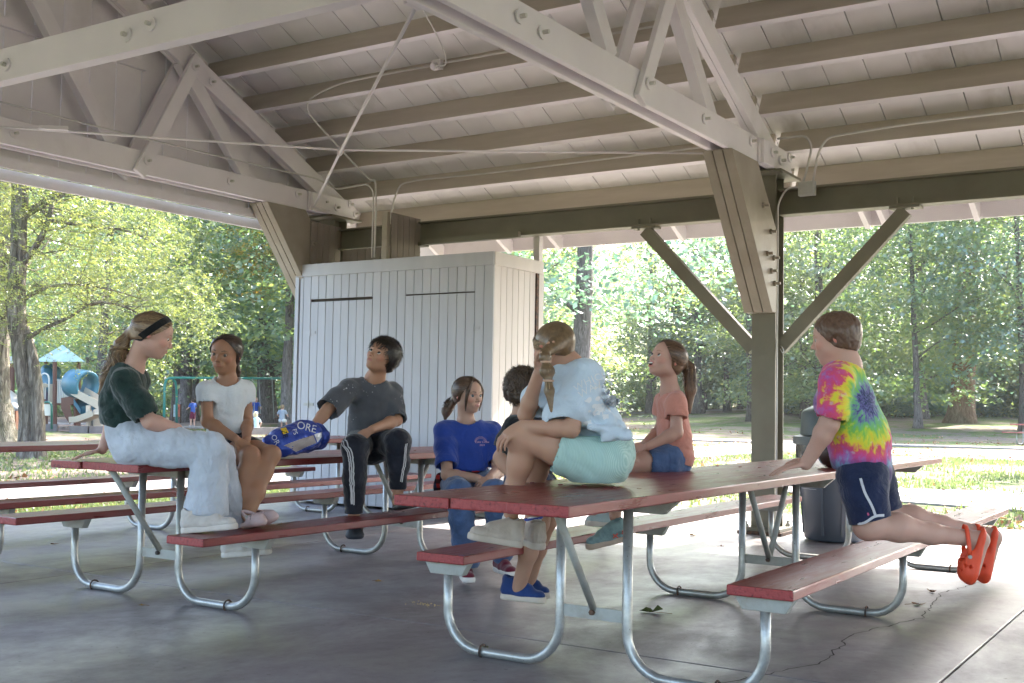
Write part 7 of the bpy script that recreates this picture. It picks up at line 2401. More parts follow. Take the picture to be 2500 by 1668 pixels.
    def band(A, w_, mat, nm):
        V = []; Q = smooth_path(A, 6, .5); R_ = []
        for a, c in zip(Q[:-1], Q[1:]):
            for t in range(4): R_.append(a.lerp(c, t/4))
        tc = Vector((0.2687, -0.9632, 0.0000))
        for i, q in enumerate(R_):
            h_ = bv.ray_cast(q+tc*.4, -tc, .9)
            loc, nn = (h_[0], h_[1]) if h_[0] is not None else bv.find_nearest(q)[:2]
            if nn.dot(tc) < 0: nn = -nn
            t = (R_[min(i+1, len(R_)-1)]-R_[max(i-1, 0)]).normalized(); sd_ = nn.cross(t).normalized()
            V += [tuple(loc+nn*.003+sd_*w_), tuple(loc+nn*.003-sd_*w_)]
        MB().add(V, [(2*i, 2*i+1, 2*i+3, 2*i+2) for i in range(len(R_)-1)]).build(nm, mat, jo)
    gw = plain('grey_white_piping', (.60, .60, .64), .7)
    band([(-1.3992, 4.9576, 0.8007), (-1.3868, 4.9695, 0.7427), (-1.3610, 4.9900, 0.6868), (-1.3469, 5.0023, 0.6376)], .0055, gw, 'piping')
    band([(-1.4128, 4.9620, 0.6046), (-1.3859, 4.9788, 0.6122), (-1.3498, 5.0000, 0.6447), (-1.3141, 5.0230, 0.6454)], .0055, gw, 'piping')
    MB().tube([Vector((-1.3415, 4.8558, 0.6519)), Vector((-1.3371, 4.8585, 0.6537))], .006, 8).build('logo', plain('logo_pink', (.6, .1, .2), .5), jo)
    og = plain('orange_foam', (.75, .075, .025), .55, var=.07, vscale=10)
    clog(p, (-0.9583, 5.3288, 0.5795), (-1.0103, 5.3112, 0.3391), (-0.8826, -0.4305, -0.1892), 1.12, og)
    clog(p, (-0.9425, 5.5303, 0.5715), (-0.9870, 5.5184, 0.3198), (-0.9069, -0.3752, -0.1916), 1.10, og)
    fo = Vol([an, (-0.9824, 5.3357, 0.4205), af], .08, .005)
    fo.cone(an, (-0.9821, 5.3285, 0.5315), .037, .034, .02); fo.cone((-0.9821, 5.3285, 0.5315), (-1.0175, 5.3149, 0.3930), .036, .034, .02)
    fo.cone(af, (-0.9653, 5.5305, 0.5257), .038, .035, .02); fo.cone((-0.9668, 5.5295, 0.5257), (-1.0003, 5.5176, 0.3809), .036, .034, .02)
    skin_part(fo, p, SK1, [], 'feet')
    hm = hair_mat('short_brown_hair', (.045, .024, .015), (.095, .052, .034), (.19, .115, .075))
    h = Vol([hd.P(0, 0, .5), hd.P(0, -.5, -.4)], .12, .004)
    hair_cap(h, hd, .060, (.36, .30), (.10, -.04), -.22)
    h.ell(hd.P(0, -0.10, 0.14), (.40*hd.H*hd.w, .40*hd.H, .35*hd.H), hd.ax(), .01)
    h.half(hd.P(0, .36, .30), hd.f*.34-hd.u*.26); h.half(hd.P(0, -.2, -.22), hd.f*.25-hd.u*.95)
    h.folds(.003, 110, hd.f, 9)
    # leave the ear free
    for q_ in (-1, 1): h.ell(hd.P(q_*.42, -.02, -.08), (.12*hd.H, .075*hd.H, .10*hd.H), hd.ax(), .004, 'sub')
    ho = mesh_part(h, 'hair', hm, p)
    seat_at(p, (-1.5, 4.98, .43))
boy_tiedye()
# ================================================================ things on the tables and the floor
def snack_bag():
    t = empty('snack_bag', (-4.8594, 5.0951, 0.7570), 0, 'blue crisp bag lying open on the table with yellow corner label', 'snack bag')
    a, b_ = Vector((-4.6420, 4.7092, 0.8341)), Vector((-4.6357, 5.0320, 0.8808))
    n = Vector((0.6116, -0.5671, 0.5517)); up_ = Vector((-0.1188, -0.2608, 0.9580))
    v = Vol([a, b_, (-4.6543, 4.8742, 0.9205)], .13, .0045)
    v.cone(a, b_, .068, .088, .03, flat=(n, .72)); v.cone((-4.5986, 4.7359, 0.8535), (-4.5948, 4.9148, 0.8884), .085, .095, .03, flat=(n, .7))
    v.ell((-4.6459, 4.6717, 0.8209), (.035, .02, .03), None, .03)
    v.folds(.0065, 34, (0.6605, 0.6315, 0.4061), 201); v.folds(.004, 80, (0.2936, 0.2806, 0.9138), 202)
    v.half((-4.8372, 5.0718, 0.7585), (0, 0, -1))
    v.cone((-4.6721, 5.1033, 0.8885), (-4.7224, 5.2496, 0.8903), .055, .07, .01, 'sub')
    m, nt, b = mat_new('blue_foil')
    wv = world_coords(nt)
    c = ramp(nt, noise(nt, wv, 18, 4, .6), [(.3, (.025, .05, .30)), (.6, (.04, .09, .46)), (.8, (.10, .18, .60))])
    nt.links.new(c, b.inputs['Base Color']); b.inputs['Roughness'].default_value = .3; b.inputs['Metallic'].default_value = .25
    bump(nt, noise(nt, wv, 40, 4, .6), .5, .008, b)
    o = mesh_part(v, 'bag', m, t)
    from mathutils.bvhtree import BVHTree
    bv = BVHTree.FromPolygons([tuple(q) for q in v.P], [tuple(f.vertices) for f in o.data.polygons])
    tc = Vector((0.6692, -0.7000, 0.2496))
    def patch(corners, mat, off, nm, sub=8):
        V, F = [], []
        A, B, Cc, D_ = [Vector(q) for q in corners]
        for i in range(sub+1):
            for j in range(sub+1):
                s_, r_ = i/sub, j/sub
                q = (A*(1-s_)+B*s_)*(1-r_)+(D_*(1-s_)+Cc*s_)*r_
                h_ = bv.ray_cast(q+tc*.3, -tc, .6)
                V.append(tuple((h_[0] if h_[0] is not None else q)+tc*off))
        for i in range(sub):
            for j in range(sub):
                k = i*(sub+1)+j; F.append((k, k+1, k+sub+2, k+sub+1))
        return MB().add(V, F).build(nm, mat, t, smooth=True)
    yl = plain('yellow_label', (.80, .55, .03), .4)
    patch([(-4.6450, 4.7613, 0.9171), (-4.6172, 4.7784, 0.9293), (-4.6041, 4.7895, 0.8898), (-4.6299, 4.7738, 0.8752)], yl, .003, 'label')
    pr, pn, pb = mat_new('nutrition_print')
    wv = world_coords(pn, (1, 1, 1))
    wa = N(pn, 'ShaderNodeTexWave', Scale=55.0, Distortion=.6); wa.bands_direction = 'Z'; pn.links.new(wv, wa.inputs['Vector'])
    pn.links.new(ramp(pn, wa.outputs['Fac'], [(.35, (.10, .08, .08)), (.55, (.52, .47, .46))]), pb.inputs['Base Color'])
    patch([(-4.6291, 4.7790, 0.8050), (-4.5709, 4.9551, 0.8742), (-4.5555, 4.9679, 0.8316), (-4.5723, 4.8172, 0.7827)], pr, .0025, 'nutrition_panel', 12)
    patch([(-4.5806, 4.9727, 0.8737), (-4.5853, 5.0406, 0.8821), (-4.5858, 5.0423, 0.8532), (-4.5791, 5.0008, 0.8254)], plain('silver_foil', (.6, .62, .66), .3, metallic=.4), .003, 'foil_edge')
    blk = plain('black_print', (.02, .02, .02), .5); wp = plain('white_ink', (.72, .76, .8), .5)
    stamp('ZE', (-4.6245, 4.7754, 0.9034), (0.2027, 0.1971, -0.9592), (0.6876, 0.6688, 0.2827), .040, blk, t, bv, .006, shear=0)
    stamp('PS', (-4.5741, 4.8073, 0.9138), (0.2027, 0.1971, -0.9592), (0.6876, 0.6688, 0.2827), .034, wp, t, bv, .004, shear=0)
    stamp('OR', (-4.6336, 4.7123, 0.8691), (0.3603, 0.3505, -0.8645), (0.6197, 0.6028, 0.5026), .042, wp, t, bv, .004, shear=0)
    stamp('ORE', (-4.5880, 4.9159, 0.9384), (0.6954, 0.6764, -0.2425), (0.1477, 0.1436, 0.9785), .060, wp, t, bv, .004, shear=0)
    seat_at2(t)
def seat_at2(t):
    loc = t.location.copy()
    for ch in t.children:
        ch.location = ch.location-loc
snack_bag()

fb = empty('football', (-1.9756, 6.4964, 0.7570), 0, 'dark brown ball with white stripe on the table behind the kneeling boy', 'ball')
MB().lathe([(0.0, -.135), (.03, -.118), (.058, -.085), (.078, -.045), (.085, 0), (.078, .045), (.058, .085), (.03, .118), (0, .135)], n=24).build('body', plain('brown_leather', (.045, .018, .012), .5, bstr=.4, bscale=160), fb, smooth=True)
MB().lathe([(.0605, -.086), (.073, -.068), (.0745, -.060), (.0610, -.083)], n=24).build('stripe', white_print, fb, smooth=True)
for ch in fb.children:
    ch.rotation_euler = (R(78), 0, R(60)); ch.location = (0, 0, .085)

leaf_m = [plain('leaf_brown', (.20, .09, .04), .8, var=.3), plain('leaf_green', (.07, .09, .02), .7, var=.3), plain('leaf_ochre', (.42, .24, .07), .8, var=.3)]
def dead_leaf(loc, s, k, rz, label):
    rs = random.Random(int(rz*100)+k)
    t = empty('leaf', loc, rz, label, 'leaf', 'fallen leaves on the concrete floor')
    V, F = [], []
    n = 14
    out = [(0, 0, 0)]
    for i in range(n):
        a = 6.283*i/n
        r_ = s*(.35+.65*abs(math.cos(a*1.5)) if k != 1 else .4+.5*abs(math.cos(a)))*rs.uniform(.7, 1.1)
        out.append((r_*math.cos(a), r_*math.sin(a)*.7, abs(rs.gauss(.10, .12))*s+r_*r_*4*rs.uniform(0, 1)))
    F = [(0, i+1, (i+1) % n+1) for i in range(n)]
    MB().add([(x, y, z+.003) for x, y, z in out], F).build('blade', leaf_m[k], t)
    MB().tube([(0, 0, .004), (-s*.8, s*.1, .006), (-s*1.5, s*.05, .003)], .0012, 4).build('stalk', leaf_m[0], t)
for i, (loc, s, k, lab) in enumerate([
    ((-4.4397, 5.4286, 0.0000), .035, 2, 'pale yellow curled leaf on bare floor under the end of the middle table'),
    ((-2.8508, 4.2222, 0.0000), .045, 1, 'dark thin leaf on the floor between the two front leg tubes'),
    ((-2.6623, 5.5269, 0.0000), .075, 1, 'largest dark green curled leaf beside the crossbar of the front table'),
    ((-1.6043, 7.1953, 0.0000), .05, 0, 'brown leaf with upright stalk behind the kneeling boy\'s bench leg'),
    ((-1.5621, 6.6769, 0.0000), .05, 0, 'grey brown crumpled leaf just in front of the stalked brown leaf'),
    ((-3.7298, 10.7712, 0.0000), .05, 1, 'green leaf by the foot of the grey trash can'),
    ((-4.8850, 4.0236, 0.0000), .025, 2, 'tiny yellowish leaf near the front leg of the middle table'),
    ((-3.5087, 9.4240, 0.0000), .035, 0, 'small brown leaf in the sun by the base of the steel post'),
    ((-3.4803, 8.4905, 0.0000), .03, 0, 'small leaf in shade left of the table braces'),
    ((-3.9818, 9.0510, 0.0000), .05, 2, 'flat ochre leaf in the sunlit strip left of the post'),
    ((-4.4173, 10.8252, -0.0150), .04, 0, 'curled brown leaf on the outer slab left of the post'),
    ((-1.9145, 11.7466, -0.0150), .05, 2, 'orange leaf on the outer slab behind the orange clogs'),
    ((-1.7096, 11.2948, -0.0150), .05, 2, 'second orange leaf on the outer slab, by the picture\'s right edge'),
    ((-6.1412, 9.9485, 0.0000), .04, 0, 'brown leaf on the floor seen past the knees of the girl in blue'),
    ((-7.4193, 5.2846, 0.0000), .035, 0, 'dark little leaf on the pale floor left of the middle table')]):
    dead_leaf(loc, s, k, i*1.7, lab)
# crumbs
rs = random.Random(6); b = MB()
for i in range(60):
    c = Vector((-3.7298, 4.9822, 0.0000))+Vector((rs.gauss(0, .07), rs.gauss(0, .03), .003)); s = rs.uniform(.001, .004)
    b.box(c, (s, s, s))
tag(b.build('crumbs', plain('crumb', (.55, .42, .18), .8)), kind='stuff')

# ================================================================ playground, swings, children, road
def block(b, p0, p1, w_, h_, **k): return b.beam(p0, p1, w_, h_, **k)
PB = plain('playground_brown', (.12, .05, .035), .5, var=.1); PT = plain('playground_beige', (.46, .40, .32), .5, var=.05)
PC = plain('playground_blue', (.045, .15, .21), .35, var=.12, vscale=2); PW = plain('playground_white', (.60, .60, .57), .5); PG = plain('playground_green', (.03, .14, .11), .4)
PU = plain('playground_purple', (.07, .055, .11), .5)
bx, by = Vector((0.5793, 0.8151, 0.0000)), Vector((-0.8151, 0.5793, 0.0000))
def pbox(px0, py0, px1, py1, D, dep, name, mat, par):
    """a box whose near face spans the two corners, dep metres deep"""
    a, c = Vector(at_view(px0, py0, D)), Vector(at_view(px1, py1, D))
    mid = (a+c)/2+by*dep/2
    w_ = abs((c-a).dot(bx)); h_ = abs(c.z-a.z)
    Mx = Matrix((bx, by, Vector((0, 0, 1)))).transposed()
    return MB().box(mid, (w_, dep, h_), Mx).build(name, mat, par)
def at_view(px, py, D):
    d = fw+rt*((px-1250)/2771.2)-up*((py-834)/2771.2)
    return EYE+d*D
play = empty('play_structure', (-35.1827, 25.0427, -0.0074), 0, 'playground tower with teal hipped roof, blue ring tunnel and beige slide', 'play structure')
MBp = MB()
for (px, d_, y0) in ((134, 0, 880), (112, 1.6, 884), (192, 1.6, 884), (86, .2, 884)):
    p0 = at_view(px, 1047, 40+d_); p0.z = -.1; p1 = at_view(px, y0, 40+d_)
    MB().tube([p0, p1], .075, 10).build('post', PB, play)
ap = at_view(152, 842, 40.8)
cs_ = [at_view(*q) for q in ((84, 883, 39.9), (207, 883, 39.9), (196, 880, 42), (96, 880, 42))]
rfm = plain('pale_teal_roof', (.30, .42, .42), .45, var=.1)
MB().add([tuple(ap)]+[tuple(q) for q in cs_], [(0, 1, 2), (0, 2, 3), (0, 3, 4), (0, 4, 1), (1, 4, 3, 2)]).build('roof', rfm, play)
pbox(92, 984, 190, 990, 40, 1.8, 'deck', PB, play)
for i in range(11): pbox(140+i*4.2, 930, 141.2+i*4.2, 984, 40.02, .02, 'rail_bar', PW, play)
pbox(139, 927, 184, 930, 40, .04, 'rail_top', PW, play)
for i in range(4): pbox(98+i*4, 935, 99.2+i*4, 984, 40.1, .02, 'rail_bar', PW, play)
pbox(118, 945, 130, 983, 40.1, .05, 'panel', PT, play); pbox(92, 937, 130, 946, 40.05, .06, 'panel', PT, play)
arch = [at_view(98, 984, 39.9), at_view(98, 925, 39.9), at_view(101, 915, 39.9), at_view(109, 911, 39.9), at_view(117, 915, 39.9), at_view(120, 925, 39.9), at_view(120, 984, 39.9)]
MB().tube(smooth_path(arch, 3, .4), .03, 8).build('arch_rail', PW, play, smooth=True)
pbox(104, 935, 119, 980, 40.6, .1, 'panel', PU, play)
# ring tunnel
cc = at_view(197, 938, 39.4); V, F = [], []
ringp = [(.46, -.42), (.50, -.40), (.52, 0), (.50, .40), (.46, .42), (.38, .40), (.36, 0), (.38, -.40)]
ax_ = Vector((0.9943, 0.0379, -0.0999)); e1 = ax_.cross(Vector((0, 0, 1))).normalized(); e2 = e1.cross(ax_)
n = 26
for (r_, z_) in ringp:
    for j in range(n):
        a = 2*math.pi*j/n; V.append(tuple(cc+e1*math.cos(a)*r_*1.02+e2*math.sin(a)*r_+ax_*z_*.95))
for i in range(8):
    for j in range(n): F.append((i*n+j, i*n+(j+1) % n, ((i+1) % 8)*n+(j+1) % n, ((i+1) % 8)*n+j))
MB().add(V, F).build('tunnel', PC, play, smooth=True)
MB().tube(smooth_path([at_view(125, 905, 41.5), at_view(118, 925, 41.2), at_view(128, 940, 41), at_view(140, 948, 40.8)], 4), .36, 14).build('tunnel', PC, play, smooth=True)
def chute(pts, w_, mat, nm, side=.16):
    P = smooth_path(pts, 4, .5); b = MB(); V, F = [], []
    for i, p in enumerate(P):
        t = (P[min(i+1, len(P)-1)]-P[max(i-1, 0)]).normalized(); s_ = t.cross(Vector((0, 0, 1))).normalized(); u_ = s_.cross(t)
        for (a, q) in ((-1.1, side), (-1, 0), (1, 0), (1.1, side), (1.16, side), (1.06, -.05), (-1.06, -.05), (-1.16, side)):
            V.append(tuple(p+s_*a*w_/2+u_*q))
    m_ = 8
    for i in range(len(P)-1):
        for j in range(m_): F.append((i*m_+j, i*m_+(j+1) % m_, (i+1)*m_+(j+1) % m_, (i+1)*m_+j))
    return b.add(V, F).build(nm, mat, play, smooth=False)
chute([at_view(188, 960, 39.3), at_view(215, 975, 39.0), at_view(245, 992, 38.8), at_view(290, 1020, 38.6)], .5, PT, 'slide', .22)
chute([at_view(240, 1012, 37.6), at_view(215, 1022, 37.8), at_view(196, 1028, 38), at_view(180, 1028, 38.1)], .42, PT, 'slide', .14)
MB().tube([at_view(216, 1050, 38.5), at_view(216, 990, 38.6)], .09, 8).build('post', PT, play)
MB().tube([at_view(250, 1050, 38.5), at_view(250, 1000, 38.6)], .30, 8).build('post', PT, play)
chute([at_view(190, 975, 39.6), at_view(200, 990, 39.2), at_view(212, 1008, 38.8)], .42, PC, 'slide', .14)
MB().prism([(0, 0), (1, 0), (1, 1), (0, 1)], 'X', 0, .001)
pp = [at_view(*q) for q in ((149, 972, 39.2), (171, 968, 39.2), (187, 975, 39.2), (187, 985, 39.2), (171, 987, 39.2), (178, 1030, 39.2), (170, 1035, 39.2), (162, 1024, 39.2), (149, 998, 39.2))]
k_ = len(pp)
MB().add([tuple(q) for q in pp]+[tuple(q+by*.12) for q in pp], [tuple(range(k_))[::-1], tuple(range(k_, 2*k_))]+[(i, (i+1) % k_, k_+(i+1) % k_, k_+i) for i in range(k_)]).build('climbing_panel', PB, play)
for q in (184, 107): MB().tube([at_view(q, 1047, 39.3), at_view(q, 975, 39.3)], .06, 8).build('post', PB, play)
play2 = empty('play_structure', (-38.4686, 25.3038, 0.0136), 0, 'second playground tower with brown posts half hidden behind the near locust', 'play structure')
for q in (8, 25, 31): MB().tube([at_view(q, 1042, 42), at_view(q, 880+q*.3, 42)], .07, 8).build('post', PB, play2)
pbox(5, 912, 26, 948, 42, .1, 'panel', PU, play2); pbox(10, 955, 34, 962, 42, 1, 'deck', PB, play2)
for i in range(7): pbox(12+i*2.5, 870, 12.8+i*2.5, 912, 42.1, .02, 'rail_bar', PW, play2)
P_ = smooth_path([at_view(15, 965, 41.5), at_view(30, 975, 41), at_view(42, 1000, 40.6)], 4, .5)
MB().tube(P_, .24, 10).build('slide', PT, play2, smooth=True)
for o_, base in ((play, play.location.copy()), (play2, play2.location.copy())):
    for ch in o_.children: ch.location = ch.location-base
# mulch bed and its timber edging
mul = MB()
V = []
for q in ((-60, 1046, 45), (260, 1052, 36), (330, 1046, 44), (760, 1030, 60), (560, 1020, 75), (-60, 1018, 70)):
    p = at_view(*q); V.append((p.x, p.y, terrain_z(p.x, p.y)+.012))
mul.add(V, [tuple(range(6))])
mm, nt, b_ = mat_new('wood_mulch'); wv = world_coords(nt)
nt.links.new(ramp(nt, noise(nt, wv, 9, 5, .7), [(.3, (.09, .06, .055)), (.5, (.19, .14, .13)), (.75, (.32, .26, .24))]), b_.inputs['Base Color']); b_.inputs['Roughness'].default_value = .95
bump(nt, noise(nt, wv, 9, 5, .7), 1, .05, b_)
mb_o = mul.build('mulch_bed', mm); tag(mb_o, kind='structure')
for i, (q0, q1, D0, D1, lab) in enumerate(((172, 216, 37, 37, 'short grey timber edging the mulch below the beige slide'), (217, 275, 37, 37.3, 'grey timber edging next to the first one under the slide'), (572, 700, 38, 40, 'long weathered timber edging the mulch in front of the swings'), (100, 140, 38.6, 38.6, 'timber step at the foot of the green sign frame'))):
    p0, p1 = at_view(q0, 1055, D0), at_view(q1, 1055, D1); p0.z = p1.z = .06
    tag(MB().beam(p0, p1, .16, .24).build('timber', plain('weathered_timber', (.16, .14, .14), .85, var=.25, vscale=3)), lab, 'timber', 'timbers edging the mulch')
# green framed sign
sg = empty('sign', (-33.2679, 23.2936, 0.0688), 0, 'white notice board in a green hooped frame by the playground', 'sign')
P_ = smooth_path([at_view(104, 1048, 37.5), at_view(104, 990, 37.5), at_view(108, 983, 37.5), at_view(115, 981.5, 37.5), at_view(122, 983, 37.5), at_view(126, 990, 37.5), at_view(126, 1048, 37.5)], 3, .4)
MB().tube(P_, .035, 8).build('frame', PG, sg, smooth=True)
pbox(106.5, 987, 123.5, 1015, 37.5, .03, 'board', PW, sg)
for ch in sg.children: ch.location = ch.location-sg.location
# slatted litter bin
bn = empty('litter_bin', (-31.0925, 20.5269, 0.0472), 0, 'round litter bin of orange wooden slats with grey hooped lid', 'litter bin')
c0 = at_view(26, 1054, 34); c0.z = -.06
ws = plain('orange_slat', (.42, .20, .12), .6, var=.12)
for i in range(16):
    a = 2*math.pi*i/16
    MB().box((.26*math.cos(a), .26*math.sin(a), .38), (.08, .08, .70), Matrix.Rotation(a, 3, 'Z')).build('slat', ws, bn)
MB().lathe([(.24, .02), (.24, .74), (.28, .76), (.24, .86), (.12, .98), (0, 1.0)], n=20).build('lid', plain('grey_lid', (.16, .18, .20), .4), bn, smooth=True)
bn.location = c0
# swing set
sw = empty('swing_set', (-38.2141, 32.6246, -0.0254), 0, 'teal painted tubular swing set with arched end frame behind the girl in white', 'swing set')
TL = plain('teal_paint', (.045, .27, .24), .35)
top0 = at_view(424, 922.5, 48); top1 = at_view(760, 924.5, 51); g0 = at_view(400, 1046, 47.2); g1 = at_view(431, 1046, 48.6); g0.z = g1.z = -.1
P_ = smooth_path([g0, at_view(402, 940, 47.7), at_view(407, 925, 47.9), top0, top1], 5, .4)
MB().tube(P_, .055, 10).build('frame', TL, sw, smooth=True)
MB().tube(smooth_path([g1, at_view(431, 950, 48.4), at_view(428, 932, 48.2), at_view(418, 922.8, 48)], 5, .4), .05, 10).build('frame', TL, sw, smooth=True)
g2 = at_view(735, 1046, 51); g2.z = -.1
MB().tube([at_view(730, 924, 50.8), g2], .055, 10).build('frame', TL, sw)
chn = plain('chain_steel', (.30, .31, .30), .5)
for (x0, x1, yb) in ((617, 636, 1012), (664, 690, 1022)):
    p0, p1 = at_view(x0, 923.5, 49.6), at_view(x1-4, 923.5, 49.8); q0, q1 = at_view(x0+5, yb, 49.2), at_view(x1, yb, 49.3)
    MB().tube([p0, q0], .014, 5).tube([p1, q1], .014, 5).build('chain', chn, sw)
    MB().beam(q0, q1, .18, .04).build('seat', PB, sw)
for ch in sw.children: ch.location = ch.location-sw.location

# children playing far off: small, simple, each with its own pose
def small_child(px, py, D, Hh, shirt, short_, hairc, label, pose='stand', facing=0.0, skin=SK1):
    p = empty('person', (0, 0, 0), 0, label, 'person', 'children on the playground')
    f = at_view(px, py, D); f.z = max(f.z, -.06) if pose == 'stand' else f.z
    X_ = bx*math.cos(facing)+by*math.sin(facing); F_ = X_.cross(Vector((0, 0, 1)))*-1
    def q(r_, d_, z_): return f+X_*r_*Hh+F_*d_*Hh+Vector((0, 0, z_*Hh))
    sit = pose == 'sit'; cr = pose == 'crouch'
    hip = q(0, 0, .48) if not cr else q(0, 0, .26)
    ne = q(0, .02, .82) if not cr else q(.02, .12, .60); hdc = q(0, .03, .92) if not cr else q(.02, .16, .72)
    knees = [q(s*.07, .02, .26) for s in (-1, 1)]; feet = [q(s*.08, 0, .03) for s in (-1, 1)]
    if sit: knees = [q(s*.07, .22, .46) for s in (-1, 1)]; feet = [q(s*.10, .28, .22) for s in (-1, 1)]
    if cr: knees = [q(s*.12, .15, .28) for s in (-1, 1)]; feet = [q(s*.09, 0, .03) for s in (-1, 1)]
    el = [q(s*.17, .04, .66 if not cr else .45) for s in (-1, 1)]; ha = [q(s*.16, .16, .60 if not cr else .22) for s in (-1, 1)]
    v = Vol([hip, hdc]+knees+feet+el+ha, .16, .014)
    v.ell(hdc, (.062*Hh, .068*Hh, .078*Hh), (X_, F_, Vector((0, 0, 1))), .02); v.cone(hdc, ne, .03*Hh, .035*Hh, .02)
    v.ell(hdc+F_*.07*Hh-Vector((0, 0, .01*Hh)), (.014*Hh, .014*Hh, .018*Hh), None, .02)
    for i, s in enumerate((-1, 1)):
        sh_ = ne.lerp(hip, .1)+X_*s*.10*Hh
        v.cone(sh_, el[i], .028*Hh, .022*Hh, .02); v.cone(el[i], ha[i], .022*Hh, .016*Hh, .02)
        v.cone(hip+X_*s*.05*Hh, knees[i], .05*Hh, .036*Hh, .02); v.cone(knees[i], feet[i], .034*Hh, .02*Hh, .02)
    v.cone(ne, hip, .05*Hh, .06*Hh, .03)
    me = v.mesh('body'); me.materials.append(M['skin']); paint_mesh(me, v.P, skin, []); link_mesh('body', me, None, p)
    s_ = Vol([hip, ne]+el, .12, .014)
    s_.cone(ne.lerp(hip, .15), hip.lerp(ne, .1), .088*Hh, .088*Hh, .02, flat=(F_, .75))
    for i, s in enumerate((-1, 1)):
        sh_ = ne.lerp(hip, .1)+X_*s*.10*Hh; s_.cone(ne.lerp(hip, .12), sh_, .04*Hh, .04*Hh, .02); s_.cone(sh_, sh_.lerp(el[i], .6), .04*Hh, .04*Hh, .02)
    mesh_part(s_, 'shirt', fabric('shirt_cloth', shirt, .1), p)
    t_ = Vol([hip]+knees, .12, .014)
    for i, s in enumerate((-1, 1)): t_.cone(hip+X_*s*.045*Hh, (hip+X_*s*.05*Hh).lerp(knees[i], .75), .068*Hh, .056*Hh, .02)
    mesh_part(t_, 'shorts', fabric('shorts_cloth', short_, .1), p)
    h_ = Vol([hdc], .18, .012)
    h_.ell(hdc-F_*.012*Hh+Vector((0, 0, .012*Hh)), (.070*Hh, .074*Hh, .082*Hh), (X_, F_, Vector((0, 0, 1))), 0)
    n_ = (F_*.8-Vector((0, 0, .6))).normalized(); h_.half(hdc+F_*.02*Hh, n_)
    if cr: h_.cone(hdc, hdc-Vector((0, 0, .16*Hh))-F_*.05*Hh, .07*Hh, .05*Hh, .03)
    mesh_part(h_, 'hair', plain('hair_tone', hairc, .6, var=.2), p)
    for i in range(2):
        MB().ell_shoe(feet[i], F_, X_, Hh).build('shoe', plain('shoe_tone', (.3, .3, .32), .6), p)
    loc = f.copy()
    p.location = loc
    for ch in p.children: ch.location = ch.location-loc
def _ell_shoe(s, c, F_, X_, Hh):
    V, Fc = [], []
    n, m_ = 8, 5
    for i in range(m_+1):
        th = math.pi*i/m_
        for j in range(n):
            a = 2*math.pi*j/n
            V.append(tuple(c+F_*(.035*Hh+math.cos(th)*.07*Hh)+X_*math.sin(th)*math.cos(a)*.028*Hh+Vector((0, 0, math.sin(th)*math.sin(a)*.026*Hh))))
    for i in range(m_):
        for j in range(n): Fc.append((i*n+j, i*n+(j+1) % n, (i+1)*n+(j+1) % n, (i+1)*n+j))
    return s.add(V, Fc)
MB.ell_shoe = _ell_shoe
small_child(470, 1042, 47, 1.18, (.05, .12, .45), (.16, .02, .05), (.05, .03, .02), 'toddler in blue T-shirt and maroon shorts standing left of the girl in white', facing=.6)
small_child(623, 1040, 50, 1.25, (.03, .08, .40), (.25, .30, .45), (.40, .28, .16), 'child in blue vest seen from behind by the swings', facing=math.pi)
small_child(626, 1066, 39, 1.05, (.50, .62, .66), (.50, .60, .62), (.62, .48, .30), 'blonde child in pale dress crouching in front of the swings', 'crouch', .3)
small_child(687, 1062, 46, 1.22, (.33, .36, .42), (.60, .60, .60), (.25, .16, .09), 'child in grey T-shirt and white shorts seated on a swing', 'sit', -.5)

# poster board behind the swings
pbd = empty('poster_board', (-43.4367, 37.6081, -0.1804), 0, 'low poster board with pale blue and red print between dark posts', 'poster board')
pbox(424, 988, 434, 1018, 55, .05, 'panel', plain('pale_blue_poster', (.45, .58, .66), .6, var=.15), pbd); pbox(434, 988, 441, 1018, 55, .05, 'panel', plain('red_poster', (.55, .16, .12), .6, var=.5, vscale=6), pbd)
for q in (422, 441): pbox(q-.7, 987, q+.7, 1042, 55, .06, 'post', M['rust'], pbd)
for ch in pbd.children: ch.location = ch.location-pbd.location

